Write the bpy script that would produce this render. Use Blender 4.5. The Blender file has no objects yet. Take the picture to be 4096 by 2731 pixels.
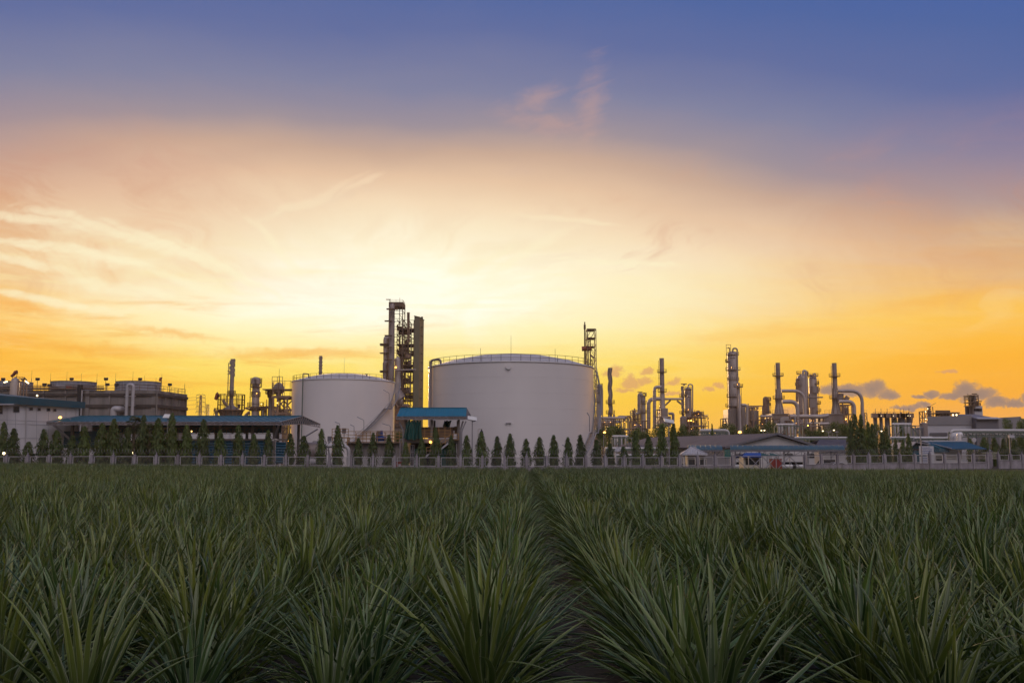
import bpy, math, random
from mathutils import Vector, Matrix
R = math.radians
SC = bpy.context.scene
COL = SC.collection

# ---------------------------------------------------------------- camera
FPX = 3982.0                      # focal length in photograph pixels (35 mm on full frame)
PITCH = math.atan((1825 - 1365.5) / FPX)
CAMZ = 2.4
cam_d = bpy.data.cameras.new('camera'); cam = bpy.data.objects.new('camera', cam_d); COL.objects.link(cam)
cam.location = (0, 0, CAMZ); cam.rotation_euler = (math.pi / 2 + PITCH, 0, 0)
cam_d.sensor_width = 36; cam_d.lens = FPX / 4096 * 36; cam_d.clip_start = 0.1; cam_d.clip_end = 12000
SC.camera = cam
SC.view_settings.view_transform = 'Standard'; SC.view_settings.look = 'None'
SC.view_settings.exposure = 0.0; SC.view_settings.gamma = 1.0
SC.cycles.use_denoising = True
SC.cycles.max_bounces = 6; SC.cycles.transparent_max_bounces = 12

# ---------------------------------------------------------------- sky
SUN_AZ, SUN_EL = -8.6, 8.0        # degrees, clockwise from straight ahead / above the horizon
def srgb(h):
    out = []
    for i in (0, 2, 4):
        c = int(h[i:i + 2], 16) / 255
        out.append(c / 12.92 if c <= 0.04045 else ((c + 0.055) / 1.055) ** 2.4)
    return tuple(out) + (1,)

world = bpy.data.worlds.new('World'); SC.world = world; world.use_nodes = True
wt = world.node_tree; wt.nodes.clear(); WN = wt.nodes; WL = wt.links
def wire(sock, v):
    if hasattr(v, 'is_output'): WL.new(v, sock)
    elif isinstance(v, (tuple, list)): sock.default_value = v
    else: sock.default_value = v
def M(op, a, b=0.0, c=0.0, clamp=False):
    n = WN.new('ShaderNodeMath'); n.operation = op; n.use_clamp = clamp
    wire(n.inputs[0], a); wire(n.inputs[1], b)
    if op in ('MULTIPLY_ADD', 'SMOOTH_MAX', 'SMOOTH_MIN', 'WRAP', 'COMPARE'): wire(n.inputs[2], c)
    return n.outputs[0]
def SM(v, lo, hi, t0=0.0, t1=1.0, kind='SMOOTHSTEP'):
    n = WN.new('ShaderNodeMapRange'); n.interpolation_type = kind; n.clamp = True
    wire(n.inputs[0], v); n.inputs[1].default_value = lo; n.inputs[2].default_value = hi
    n.inputs[3].default_value = t0; n.inputs[4].default_value = t1
    return n.outputs[0]
def MIX(f, a, b, mode='MIX'):
    n = WN.new('ShaderNodeMix'); n.data_type = 'RGBA'; n.blend_type = mode; n.clamp_factor = True
    wire(n.inputs[0], f); wire(n.inputs[6], a); wire(n.inputs[7], b)
    return n.outputs[2]
def RAMP(v, lo, hi, stops):
    n = WN.new('ShaderNodeValToRGB'); cr = n.color_ramp; cr.interpolation = 'LINEAR'
    while len(cr.elements) < len(stops): cr.elements.new(0.5)
    for e, (p, c) in zip(cr.elements, stops): e.position = (p - lo) / (hi - lo)
    for e, (p, c) in zip(cr.elements, stops): e.color = srgb(c) if isinstance(c, str) else c
    WL.new(SM(v, lo, hi, kind='LINEAR'), n.inputs[0])
    return n.outputs[0]
def XYZ(x, y, z):
    n = WN.new('ShaderNodeCombineXYZ'); wire(n.inputs[0], x); wire(n.inputs[1], y); wire(n.inputs[2], z); return n.outputs[0]
def NOISE(vec, scale, detail=4.0, rough=0.55, dist=0.0):
    n = WN.new('ShaderNodeTexNoise'); WL.new(vec, n.inputs['Vector'])
    n.inputs['Scale'].default_value = scale; n.inputs['Detail'].default_value = detail
    n.inputs['Roughness'].default_value = rough; n.inputs['Distortion'].default_value = dist
    return n.outputs[0]

tc = WN.new('ShaderNodeTexCoord'); sep = WN.new('ShaderNodeSeparateXYZ'); WL.new(tc.outputs['Generated'], sep.inputs[0])
dx, dy, dz = sep.outputs[0], sep.outputs[1], sep.outputs[2]
AZ = M('MULTIPLY', M('ARCTAN2', dx, dy), 57.29578)
EL = M('MULTIPLY', M('ARCSINE', dz), 57.29578)
dA = M('SUBTRACT', AZ, SUN_AZ)
absA = M('ABSOLUTE', dA)
# high sky: colour by the distance from the place of the sunset, wider than high
vA = XYZ(AZ, EL, 0.0)
soft = M('MULTIPLY_ADD', NOISE(XYZ(M('MULTIPLY', AZ, 0.05), M('MULTIPLY', EL, 0.16), 3.1), 1.0, 3.0), 3.0, -1.5)
dE = M('MAXIMUM', M('ADD', M('SUBTRACT', EL, SUN_EL + 0.6), soft), 0.0)
kR = M('MULTIPLY_ADD', EL, 0.011, 0.12)
kL = SM(EL, 6.0, 11.0, 0.12, 0.33, 'LINEAR')
kA = M('MULTIPLY_ADD', SM(dA, -1, 1), M('SUBTRACT', kR, kL), kL)
aS = M('MULTIPLY', absA, kA)
S = M('SQRT', M('ADD', M('MULTIPLY', dE, dE), M('MULTIPLY', aS, aS)))
high = RAMP(S, 0, 40, [(0, 'fffce0'), (2.2, 'fff6cc'), (3.8, 'fcecc6'), (5.6, 'f5dab6'), (7.2, 'e6c4a4'), (8.8, 'c9aa96'),
                       (10.4, '9f929a'), (12.5, '8183a0'), (15.2, '626f9f'), (18.2, '5067a0'), (22, '4261a6'), (40, '3a5aa0')])
# low band of saturated yellow and orange
sideA = M('MULTIPLY', absA, SM(dA, -1, 1, 1.55, 1.0))
lowC = RAMP(EL, 0, 11, [(0, 'fbbf52'), (1.5, 'fcc63a'), (3.2, 'fdd246'), (5.2, 'fee268'), (7.2, 'fff2a6'), (11, 'fff0be')])
lowS = RAMP(EL, 0, 11, [(0, 'f0a272'), (1.4, 'f6ab58'), (3.2, 'fcb03a'), (5.2, 'ffb638'), (7.2, 'ffc44c'), (11, 'efbd76')])
low = MIX(SM(sideA, 8, 36), lowC, lowS)
streak = NOISE(XYZ(M('MULTIPLY', AZ, 0.07), M('MULTIPLY_ADD', AZ, 0.05, M('MULTIPLY', EL, 0.55)), 0.7), 1.0, 5.0, 0.6, 0.3)
lowf = SM(M('ADD', EL, M('MULTIPLY_ADD', streak, 7.0, -3.5)), 6.0, 13.0, 1, 0)
base = MIX(lowf, high, low)
# glow round the hidden sun
gn_ = NOISE(XYZ(M('MULTIPLY', AZ, 0.10), M('MULTIPLY', EL, 0.34), 21.0), 1.0, 6.0, 0.6, 0.8)
g1 = M('DIVIDE', dA, SM(dA, -1, 1, 12.0, 12.5)); g2 = M('DIVIDE', M('SUBTRACT', EL, 9.0), SM(EL, 8.5, 9.5, 2.4, 3.4))
gq = M('ADD', M('ADD', M('MULTIPLY', g1, g1), M('MULTIPLY', g2, g2)), M('MULTIPLY_ADD', gn_, 2.6, -1.3))
g = M('POWER', 2.71828, M('MULTIPLY', -1.0, M('MAXIMUM', gq, 0.0)))
base = MIX(M('MULTIPLY', g, 0.95), base, (1.06, 1.03, 0.86, 1))
# fine streaks of cirrus
def az_el(sx, sy):
    u, v = (sx - 2048) / FPX, (1365.5 - sy) / FPX
    d = Vector((u, math.cos(PITCH) - v * math.sin(PITCH), math.sin(PITCH) + v * math.cos(PITCH))).normalized()
    return math.degrees(math.atan2(d.x, d.y)), math.degrees(math.asin(d.z))
relE = M('SUBTRACT', EL, 6.0)
ang = M('ARCTAN2', relE, M('MULTIPLY', dA, 0.55)); radi = M('SQRT', M('ADD', M('MULTIPLY', relE, relE), M('MULTIPLY', M('MULTIPLY', dA, dA), 0.3)))
bend = M('MULTIPLY_ADD', NOISE(XYZ(M('MULTIPLY', AZ, 0.06), M('MULTIPLY', EL, 0.12), 33.0), 1.0, 3.0), 1.1, -0.55)
ci1 = NOISE(XYZ(M('MULTIPLY', M('ADD', ang, bend), 3.6), M('MULTIPLY', radi, 0.16), 5.0), 1.0, 8.0, 0.66, 0.5)
cf = M('MULTIPLY', SM(ci1, 0.46, 0.62), M('MULTIPLY', SM(EL, 5.5, 8.5), SM(EL, 11.5, 15.5, 1, 0)))
cf = M('MULTIPLY', M('MULTIPLY', cf, SM(radi, 4.0, 8.5)), SM(AZ, -6, 16, 1.0, 0.2))
base = MIX(M('MULTIPLY', cf, 0.68), base, MIX(SM(EL, 9, 16), srgb('fff5c8'), srgb('eecbb0')))
dk_ = M('MULTIPLY', M('MULTIPLY', SM(ci1, 0.30, 0.46, 1, 0), SM(absA, 7, 15)), M('MULTIPLY', SM(EL, 6.5, 9.5), SM(EL, 13, 18, 1, 0)))
base = MIX(M('MULTIPLY', dk_, 0.3), base, srgb('d49c80'))
or_ = M('MULTIPLY', M('MULTIPLY', SM(EL, 7.5, 10.5), SM(EL, 14, 19.5, 1, 0)), M('MAXIMUM', SM(AZ, -4, -27, 0, 0.62), SM(AZ, 10, 30, 0, 0.5)))
base = MIX(M('MULTIPLY', or_, SM(ci1, 0.35, 0.62, 1.0, 0.45)), base, MIX(SM(EL, 10, 16), srgb('e9ab62'), srgb('c98f80')))
ci2 = NOISE(XYZ(M('MULTIPLY', AZ, 0.11), M('MULTIPLY', EL, 0.9), 9.0), 1.0, 6.0, 0.6, 0.5)
df = M('MULTIPLY', SM(ci2, 0.5, 0.72), M('MULTIPLY', SM(EL, 2.0, 4.5), SM(EL, 7.0, 10.0, 1, 0)))
df = M('MULTIPLY', df, SM(AZ, -22, 4, 1.0, 0.12))
base = MIX(M('MULTIPLY', df, 0.7), base, srgb('f5a932'))
br = M('MULTIPLY', SM(ci2, 0.36, 0.5, 1, 0), M('MULTIPLY', SM(EL, 3.0, 5.0), SM(EL, 9.0, 13.0, 1, 0)))
base = MIX(M('MULTIPLY', M('MULTIPLY', br, 0.28), SM(AZ, -5, 20, 1.0, 0.15)), base, srgb('fff2b4'))
# separate puffs of cloud: (px, py, half width, half height) as seen, each an ellipse broken up by noise
warp = NOISE(vA, 1.1, 6.0, 0.62); warp2 = NOISE(XYZ(M('ADD', AZ, 40.0), EL, 2.0), 1.1, 6.0, 0.62)
wA = M('ADD', AZ, M('MULTIPLY_ADD', warp, 1.3, -0.65)); wE = M('ADD', EL, M('MULTIPLY_ADD', warp2, 0.9, -0.45))
def puff(sx, sy, hw, hh):
    a, e = az_el(sx, sy); w = hw * 57.3 / FPX; h = hh * 57.3 / FPX
    qx = M('DIVIDE', M('SUBTRACT', wA, a), w); qy = M('DIVIDE', M('SUBTRACT', wE, e), h)
    qy = M('MULTIPLY', qy, SM(qy, -0.3, 0.0, 1.5, 1.0))
    return M('SUBTRACT', 1.0, M('SQRT', M('ADD', M('MULTIPLY', qx, qx), M('MULTIPLY', qy, qy))))
def cloud(lst):
    out = None
    for p in lst:
        q = puff(*p); out = q if out is None else M('MAXIMUM', out, q)
    return out
front = SM(dy, 0.0, 0.2)
grey = cloud([(3325, 1562, 75, 34), (3400, 1562, 90, 36), (3490, 1560, 75, 52), (3560, 1580, 55, 26),
              (3868, 1570, 72, 58), (3925, 1578, 80, 38), (3815, 1584, 60, 24), (3728, 1578, 40, 22), (3680, 1592, 34, 13),
              (3990, 1612, 60, 34), (4050, 1616, 60, 20), (3630, 1634, 80, 18), (3700, 1626, 42, 20), (4140, 1600, 60, 30)])
cdetail = NOISE(vA, 3.0, 7.0, 0.68)
gd = M('ADD', grey, M('MULTIPLY_ADD', cdetail, 0.7, -0.38))
gf = M('MULTIPLY', M('MULTIPLY', SM(gd, 0.0, 0.42), front), 0.92)
gcol = RAMP(gd, 0, 1.0, [(0, 'dba25c'), (0.3, 'b38f72'), (0.6, '9c8378'), (1.0, '907d77')])
base = MIX(gf, base, gcol)
pink = cloud([(2524, 1535, 48, 36), (2570, 1525, 40, 22), (2495, 1562, 50, 16), (2590, 1490, 34, 18), (2690, 1527, 44, 18),
              (2455, 1490, 46, 30), (2830, 1558, 20, 18), (2690, 1577, 42, 12), (2870, 1545, 30, 16), (2610, 1480, 20, 12), (3790, 1486, 30, 10), (3160, 1650, 40, 26)])
pd = M('ADD', pink, M('MULTIPLY_ADD', cdetail, 0.9, -0.45))
pf = M('MULTIPLY', M('MULTIPLY', SM(pd, -0.05, 0.6), front), 0.75)
base = MIX(pf, base, srgb('d9a070'))
# pale wisps high up: (px, py, half width, half height, tilt)
def wisp(sx, sy, hw, hh, tilt):
    a, e = az_el(sx, sy); w = hw * 57.3 / FPX; h = hh * 57.3 / FPX; c, s = math.cos(R(tilt)), math.sin(R(tilt))
    px_, py_ = M('SUBTRACT', wA, a), M('SUBTRACT', wE, e)
    qx = M('DIVIDE', M('ADD', M('MULTIPLY', px_, c), M('MULTIPLY', py_, s)), w)
    qy = M('DIVIDE', M('SUBTRACT', M('MULTIPLY', py_, c), M('MULTIPLY', px_, s)), h)
    return M('SUBTRACT', 1.0, M('SQRT', M('ADD', M('MULTIPLY', qx, qx), M('MULTIPLY', qy, qy))))
ws = None
for p in [(1330, 790, 260, 40, 22), (1130, 850, 160, 30, 20), (2360, 450, 95, 240, -12), (2150, 400, 165, 70, 25), (2200, 500, 340, 80, -12), (2060, 690, 170, 30, 6),
          (2250, 900, 330, 45, -8), (2000, 1010, 260, 60, 20), (250, 900, 420, 50, -8), (600, 960, 420, 60, -14), (1250, 930, 180, 60, -35), (2330, 1090, 160, 50, -20), (400, 1030, 420, 50, -4)]:
    q = wisp(*p); ws = q if ws is None else M('MAXIMUM', ws, q)
fib = NOISE(XYZ(M('MULTIPLY', M('MULTIPLY_ADD', EL, 0.5, AZ), 0.35), M('MULTIPLY', M('MULTIPLY_ADD', AZ, -0.25, EL), 1.3), 1.0), 1.0, 7.0, 0.65, 1.2)
wf = M('MULTIPLY', SM(M('ADD', ws, M('MULTIPLY_ADD', fib, 1.5, -0.80)), -0.05, 1.1), front)
base = MIX(M('MULTIPLY', wf, M('ADD', SM(EL, 10, 14, 0.65, 0.28), SM(EL, 16.5, 18.5, 0, 0.16))), base, MIX(SM(EL, 10, 19), srgb('fff2cc'), srgb('c8a095')))
# thin fibres that fan out of the glow
wL = M('ADD', AZ, M('MULTIPLY_ADD', NOISE(vA, 0.22, 3.0), 2.4, -1.2)); wM = M('ADD', EL, M('MULTIPLY_ADD', NOISE(XYZ(M('ADD', AZ, 70.0), EL, 5.0), 0.25, 3.0), 1.6, -0.8))
def fibre(sx, sy, hw, hh, tilt):
    a, e = az_el(sx, sy); w = hw * 57.3 / FPX; h = hh * 57.3 / FPX; c, s = math.cos(R(tilt)), math.sin(R(tilt))
    px_, py_ = M('SUBTRACT', wL, a), M('SUBTRACT', wM, e)
    qx = M('DIVIDE', M('MULTIPLY_ADD', px_, c, M('MULTIPLY', py_, s)), w); qy = M('DIVIDE', M('MULTIPLY_ADD', py_, c, M('MULTIPLY', px_, -s)), h)
    return M('SUBTRACT', 1.0, M('MULTIPLY_ADD', qx, qx, M('MULTIPLY', qy, qy)))
fs_ = None
for p in [(120, 880, 330, 20, -9), (430, 935, 360, 26, -14), (720, 1010, 330, 22, -19), (300, 1015, 380, 18, -8), (930, 1085, 260, 20, -26), (180, 1195, 380, 22, -4), (560, 1165, 330, 22, -9), (1080, 960, 190, 22, -42),
          (1240, 790, 260, 22, 24), (1450, 735, 130, 16, 24), (2120, 1000, 230, 30, 28), (1900, 1045, 190, 22, 24), (2280, 880, 260, 16, -8), (850, 1160, 300, 24, -14), (2480, 1060, 260, 18, -4), (60, 1030, 260, 22, -10)]:
    q = fibre(*p); fs_ = q if fs_ is None else M('SMOOTH_MAX', fs_, q, 0.3)
ff = M('MULTIPLY', SM(M('ADD', fs_, M('MULTIPLY_ADD', fib, 2.0, -1.05)), -0.3, 1.2), front)
base = MIX(M('MULTIPLY', ff, SM(EL, 10, 16, 0.62, 0.55)), base, MIX(SM(EL, 10, 17), srgb('fff6cf'), srgb('f6d9b8')))
ob = None
for p in [(40, 1340, 300, 75, -4), (330, 1395, 420, 38, -3), (1150, 1415, 560, 34, 2), (700, 1335, 260, 26, -5), (60, 1215, 260, 34, -10), (3050, 1330, 520, 40, 3), (3700, 1210, 420, 44, 6)]:
    q = wisp(*p); ob = q if ob is None else M('MAXIMUM', ob, q)
of_ = M('MULTIPLY', SM(M('ADD', ob, M('MULTIPLY_ADD', NOISE(XYZ(M('MULTIPLY', AZ, 0.22), M('MULTIPLY', EL, 1.5), 4.0), 1.0, 6.0, 0.62, 0.7), 1.7, -0.85)), -0.1, 1.1), front)
base = MIX(M('MULTIPLY', of_, SM(AZ, -2, 8, 0.5, 0.2)), base, srgb('f8a42e'))
# the sky overhead and behind the camera: a tinted Nishita sky mixed with an added bright fill
nish = WN.new('ShaderNodeTexSky'); nish.sky_type = 'NISHITA'; nish.sun_disc = False
nish.sun_elevation = R(SUN_EL); nish.sun_rotation = R(SUN_AZ); nish.air_density = 1.0; nish.dust_density = 1.5; nish.ozone_density = 1.5
nish_tint = MIX(1.0, nish.outputs[0], (0.30, 0.27, 0.28, 1), 'MULTIPLY')
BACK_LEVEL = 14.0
dB = M('SUBTRACT', 180.0, M('ABSOLUTE', M('ADD', AZ, 18.0)))     # added bright patch, out of view, to light tank fronts and field
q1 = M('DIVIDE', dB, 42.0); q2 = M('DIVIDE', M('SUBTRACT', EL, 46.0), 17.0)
fill_patch = M('POWER', 2.71828, M('MULTIPLY', -1.0, M('ADD', M('MULTIPLY', q1, q1), M('MULTIPLY', q2, q2))))
vcol = MIX(fill_patch, RAMP(EL, 0, 90, [(0, (0.17, 0.15, 0.16, 1)), (25, (0.18, 0.17, 0.20, 1)), (60, (0.12, 0.15, 0.24, 1)), (90, (0.08, 0.12, 0.26, 1))]), (2.45, 2.15, 2.30, 1))
behind = MIX(0.75, nish_tint, MIX(1.0, vcol, (BACK_LEVEL,) * 3 + (1,), 'MULTIPLY'))
scaled = MIX(1.0, base, (10.0, 10.0, 10.0, 1), 'MULTIPLY')
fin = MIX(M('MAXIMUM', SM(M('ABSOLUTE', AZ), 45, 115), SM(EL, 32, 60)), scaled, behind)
fin = MIX(SM(EL, -3.0, 0.0, 1, 0), fin, (0.5, 0.4, 0.35, 1))
bgn = WN.new('ShaderNodeBackground'); WL.new(fin, bgn.inputs[0]); bgn.inputs[1].default_value = 0.1
wo = WN.new('ShaderNodeOutputWorld'); WL.new(bgn.outputs[0], wo.inputs[0])

# ---------------------------------------------------------------- sun, veiled by cloud behind the plant
sd = bpy.data.lights.new('sun', 'SUN'); sun = bpy.data.objects.new('sun', sd); COL.objects.link(sun)
sd.energy = 2.2; sd.angle = R(10); sd.color = (1.0, 0.62, 0.30)
sv = Vector((math.sin(R(SUN_AZ)) * math.cos(R(SUN_EL)), math.cos(R(SUN_AZ)) * math.cos(R(SUN_EL)), math.sin(R(SUN_EL))))
sun.rotation_euler = (-sv).to_track_quat('-Z', 'Y').to_euler(); sun.location = sv * 300

# ---------------------------------------------------------------- helpers
CROPS = {0: (0, 0, 1.0), 1: (0, 1440, 3.564), 2: (540, 1400, 3.267), 3: (1100, 1180, 2.239), 4: (1680, 1260, 2.529),
         5: (2320, 1380, 3.135), 6: (2780, 1360, 3.016), 7: (3300, 1400, 3.267), 8: (3640, 1500, 4.02)}
def W(k, x, y, Y):
    """the point at distance Y ahead that the survey sheet k shows at (x, y)"""
    ox, oy, s = CROPS[k]; sx, sy = ox + x / s, oy + y / s
    u, v = (sx - 2048) / FPX, (1365.5 - sy) / FPX
    t = Y / (math.cos(PITCH) - v * math.sin(PITCH))
    return Vector((u * t, Y, CAMZ + t * (math.sin(PITCH) + v * math.cos(PITCH))))
def mpp(k, Y): return Y / FPX / CROPS[k][2]      # metres per sheet pixel at distance Y
def HZ(k): ox, oy, s = CROPS[k]; return (1825 - oy) * s

class MB:
    def __init__(s): s.v, s.f, s.m = [], [], []
    def add(s, vs, fs, mi=0):
        o = len(s.v); s.v += [tuple(p) for p in vs]
        for f in fs: s.f.append([o + i for i in f]); s.m.append(mi)
        return s
    def box(s, c, sz, rz=0, mi=0):
        hx, hy, hz = sz[0] / 2, sz[1] / 2, sz[2] / 2; ca, sa = math.cos(rz), math.sin(rz); vs = []
        for z in (-hz, hz):
            for x, y in ((-hx, -hy), (hx, -hy), (hx, hy), (-hx, hy)):
                vs.append((c[0] + x * ca - y * sa, c[1] + x * sa + y * ca, c[2] + z))
        return s.add(vs, [(0, 3, 2, 1), (4, 5, 6, 7), (0, 1, 5, 4), (1, 2, 6, 5), (2, 3, 7, 6), (3, 0, 4, 7)], mi)
    def beam(s, a, b, w=0.15, h=None, mi=0):
        a, b = Vector(a), Vector(b); d = b - a
        if d.length < 1e-5: return s
        d.normalize(); up = Vector((0, 0, 1)) if abs(d.z) < 0.95 else Vector((0, 1, 0))
        x = d.cross(up).normalized(); y = x.cross(d).normalized(); h = h or w
        vs = [p + x * (i * w / 2) + y * (j * h / 2) for p in (a, b) for i, j in ((-1, -1), (1, -1), (1, 1), (-1, 1))]
        return s.add(vs, [(0, 3, 2, 1), (4, 5, 6, 7), (0, 1, 5, 4), (1, 2, 6, 5), (2, 3, 7, 6), (3, 0, 4, 7)], mi)
    def rings(s, cs, n, mi=0, cap=True, closed=False):
        o = len(s.v); k = len(cs)
        for ring in cs: s.v += [tuple(p) for p in ring]
        for i in range(k if closed else k - 1):
            a, b = o + i * n, o + ((i + 1) % k) * n
            for j in range(n): s.f.append([a + j, a + (j + 1) % n, b + (j + 1) % n, b + j]); s.m.append(mi)
        if cap and not closed:
            s.f.append([o + j for j in range(n)][::-1]); s.m.append(mi)
            s.f.append([o + (k - 1) * n + j for j in range(n)]); s.m.append(mi)
        return s
    def path(s, pts, r, n=8, fillet=0.0, closed=False, mi=0, cap=True):
        pts = [Vector(p) for p in pts]
        if fillet and len(pts) > 2:
            out = [pts[0]]
            for i in range(1, len(pts) - 1):
                p, a, b = pts[i], pts[i - 1], pts[i + 1]
                fl = min(fillet, (a - p).length * 0.49, (b - p).length * 0.49)
                p0, p1 = p + (a - p).normalized() * fl, p + (b - p).normalized() * fl
                for j in range(7):
                    t = j / 6; out.append(p0 * (1 - t) ** 2 + p * 2 * t * (1 - t) + p1 * t * t)
            out.append(pts[-1]); pts = out
        k = len(pts); cs = []; nrm = None
        for i, p in enumerate(pts):
            if closed: d = pts[(i + 1) % k] - pts[i - 1]
            else: d = pts[min(i + 1, k - 1)] - pts[max(i - 1, 0)]
            d.normalize()
            if nrm is None:
                up = Vector((0, 0, 1)) if abs(d.z) < 0.9 else Vector((1, 0, 0)); nrm = d.cross(up).normalized()
            else:
                nrm = (nrm - d * nrm.dot(d)); nrm = nrm.normalized() if nrm.length > 1e-6 else Vector((1, 0, 0))
            bi = d.cross(nrm); rr = r(i / (k - 1)) if callable(r) else r
            cs.append([p + (nrm * math.cos(2 * math.pi * j / n) + bi * math.sin(2 * math.pi * j / n)) * rr for j in range(n)])
        return s.rings(cs, n, mi, cap, closed)
    def tube(s, a, b, r, r2=None, n=8, mi=0):
        a, b = Vector(a), Vector(b); r2 = r if r2 is None else r2
        return s.path([a, b], lambda t: r + (r2 - r) * t, n, mi=mi)
    def lathe(s, cx, cy, prof, n=24, mi=0, cap=True):
        return s.rings([[(cx + r * math.cos(2 * math.pi * j / n), cy + r * math.sin(2 * math.pi * j / n), z) for j in range(n)] for r, z in prof], n, mi, cap)
    def ring(s, cx, cy, z, rad, r, n=32, m=5, a0=0, a1=360, mi=0):
        full = abs(a1 - a0) >= 359.9; k = n if full else n + 1
        return s.path([(cx + rad * math.cos(R(a0 + (a1 - a0) * i / n)), cy + rad * math.sin(R(a0 + (a1 - a0) * i / n)), z) for i in range(k)], r, m, closed=full, mi=mi)
    def prism(s, foot, z0, z1, mi=0):
        n = len(foot); vs = [(p[0], p[1], z0) for p in foot] + [(p[0], p[1], z1) for p in foot]
        return s.add(vs, [list(range(n))[::-1], list(range(n, 2 * n))] + [(i, (i + 1) % n, n + (i + 1) % n, n + i) for i in range(n)], mi)
    def slab(s, pts, th, mi=0):
        pts = [Vector(p) for p in pts]; nn = (pts[1] - pts[0]).cross(pts[2] - pts[0]).normalized()
        if nn.z < 0: pts = pts[::-1]; nn = -nn
        n = len(pts); vs = [p for p in pts] + [p - nn * th for p in pts]
        return s.add(vs, [list(range(n)), list(range(n, 2 * n))[::-1]] + [((i + 1) % n, i, n + i, n + (i + 1) % n) for i in range(n)], mi)
    def wallp(s, pts, vec, mi=0):
        """polygon pushed along vec into a solid"""
        vec = Vector(vec); pts = [Vector(p) for p in pts]; n = len(pts)
        return s.add(pts + [p + vec for p in pts], [list(range(n)), list(range(n, 2 * n))[::-1]] + [((i + 1) % n, i, n + i, n + (i + 1) % n) for i in range(n)], mi)
    def sphere(s, c, r, n=10, k=6, sz=1.0, mi=0):
        return s.lathe(c[0], c[1], [(max(r * math.sin(math.pi * i / k), r * 0.02), c[2] - r * sz * math.cos(math.pi * i / k)) for i in range(k + 1)], n, mi)
    def build(s, name, mat, parent=None, loc=None, smooth=True, ang=38):
        if parent is not None: loc = ROOT[parent.name]
        loc = Vector(loc) if loc is not None else Vector((0, 0, 0))
        me = bpy.data.meshes.new(name); me.from_pydata([(p[0] - loc.x, p[1] - loc.y, p[2] - loc.z) for p in s.v], [], s.f)
        for m in (mat if isinstance(mat, (list, tuple)) else [mat]): me.materials.append(m)
        if any(s.m): me.polygons.foreach_set('material_index', s.m)
        if smooth:
            me.polygons.foreach_set('use_smooth', [True] * len(me.polygons)); me.set_sharp_from_angle(angle=R(ang))
        o = bpy.data.objects.new(name, me); COL.objects.link(o)
        if parent is not None: o.parent = parent; ROOT[o.name] = loc
        else: o.location = loc; ROOT[o.name] = loc
        return o
ROOT = {}
def tag(o, label, cat, group=None, kind=None):
    o['label'] = label; o['category'] = cat
    if group: o['group'] = group
    if kind: o['kind'] = kind
    return o
def thing(name, label, cat, loc, group=None):
    o = bpy.data.objects.new(name, None); COL.objects.link(o); o.location = loc; o.empty_display_size = 0.3
    ROOT[o.name] = Vector(loc)
    return tag(o, label, cat, group)
def setting(o): o['kind'] = 'structure'; return o

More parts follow.
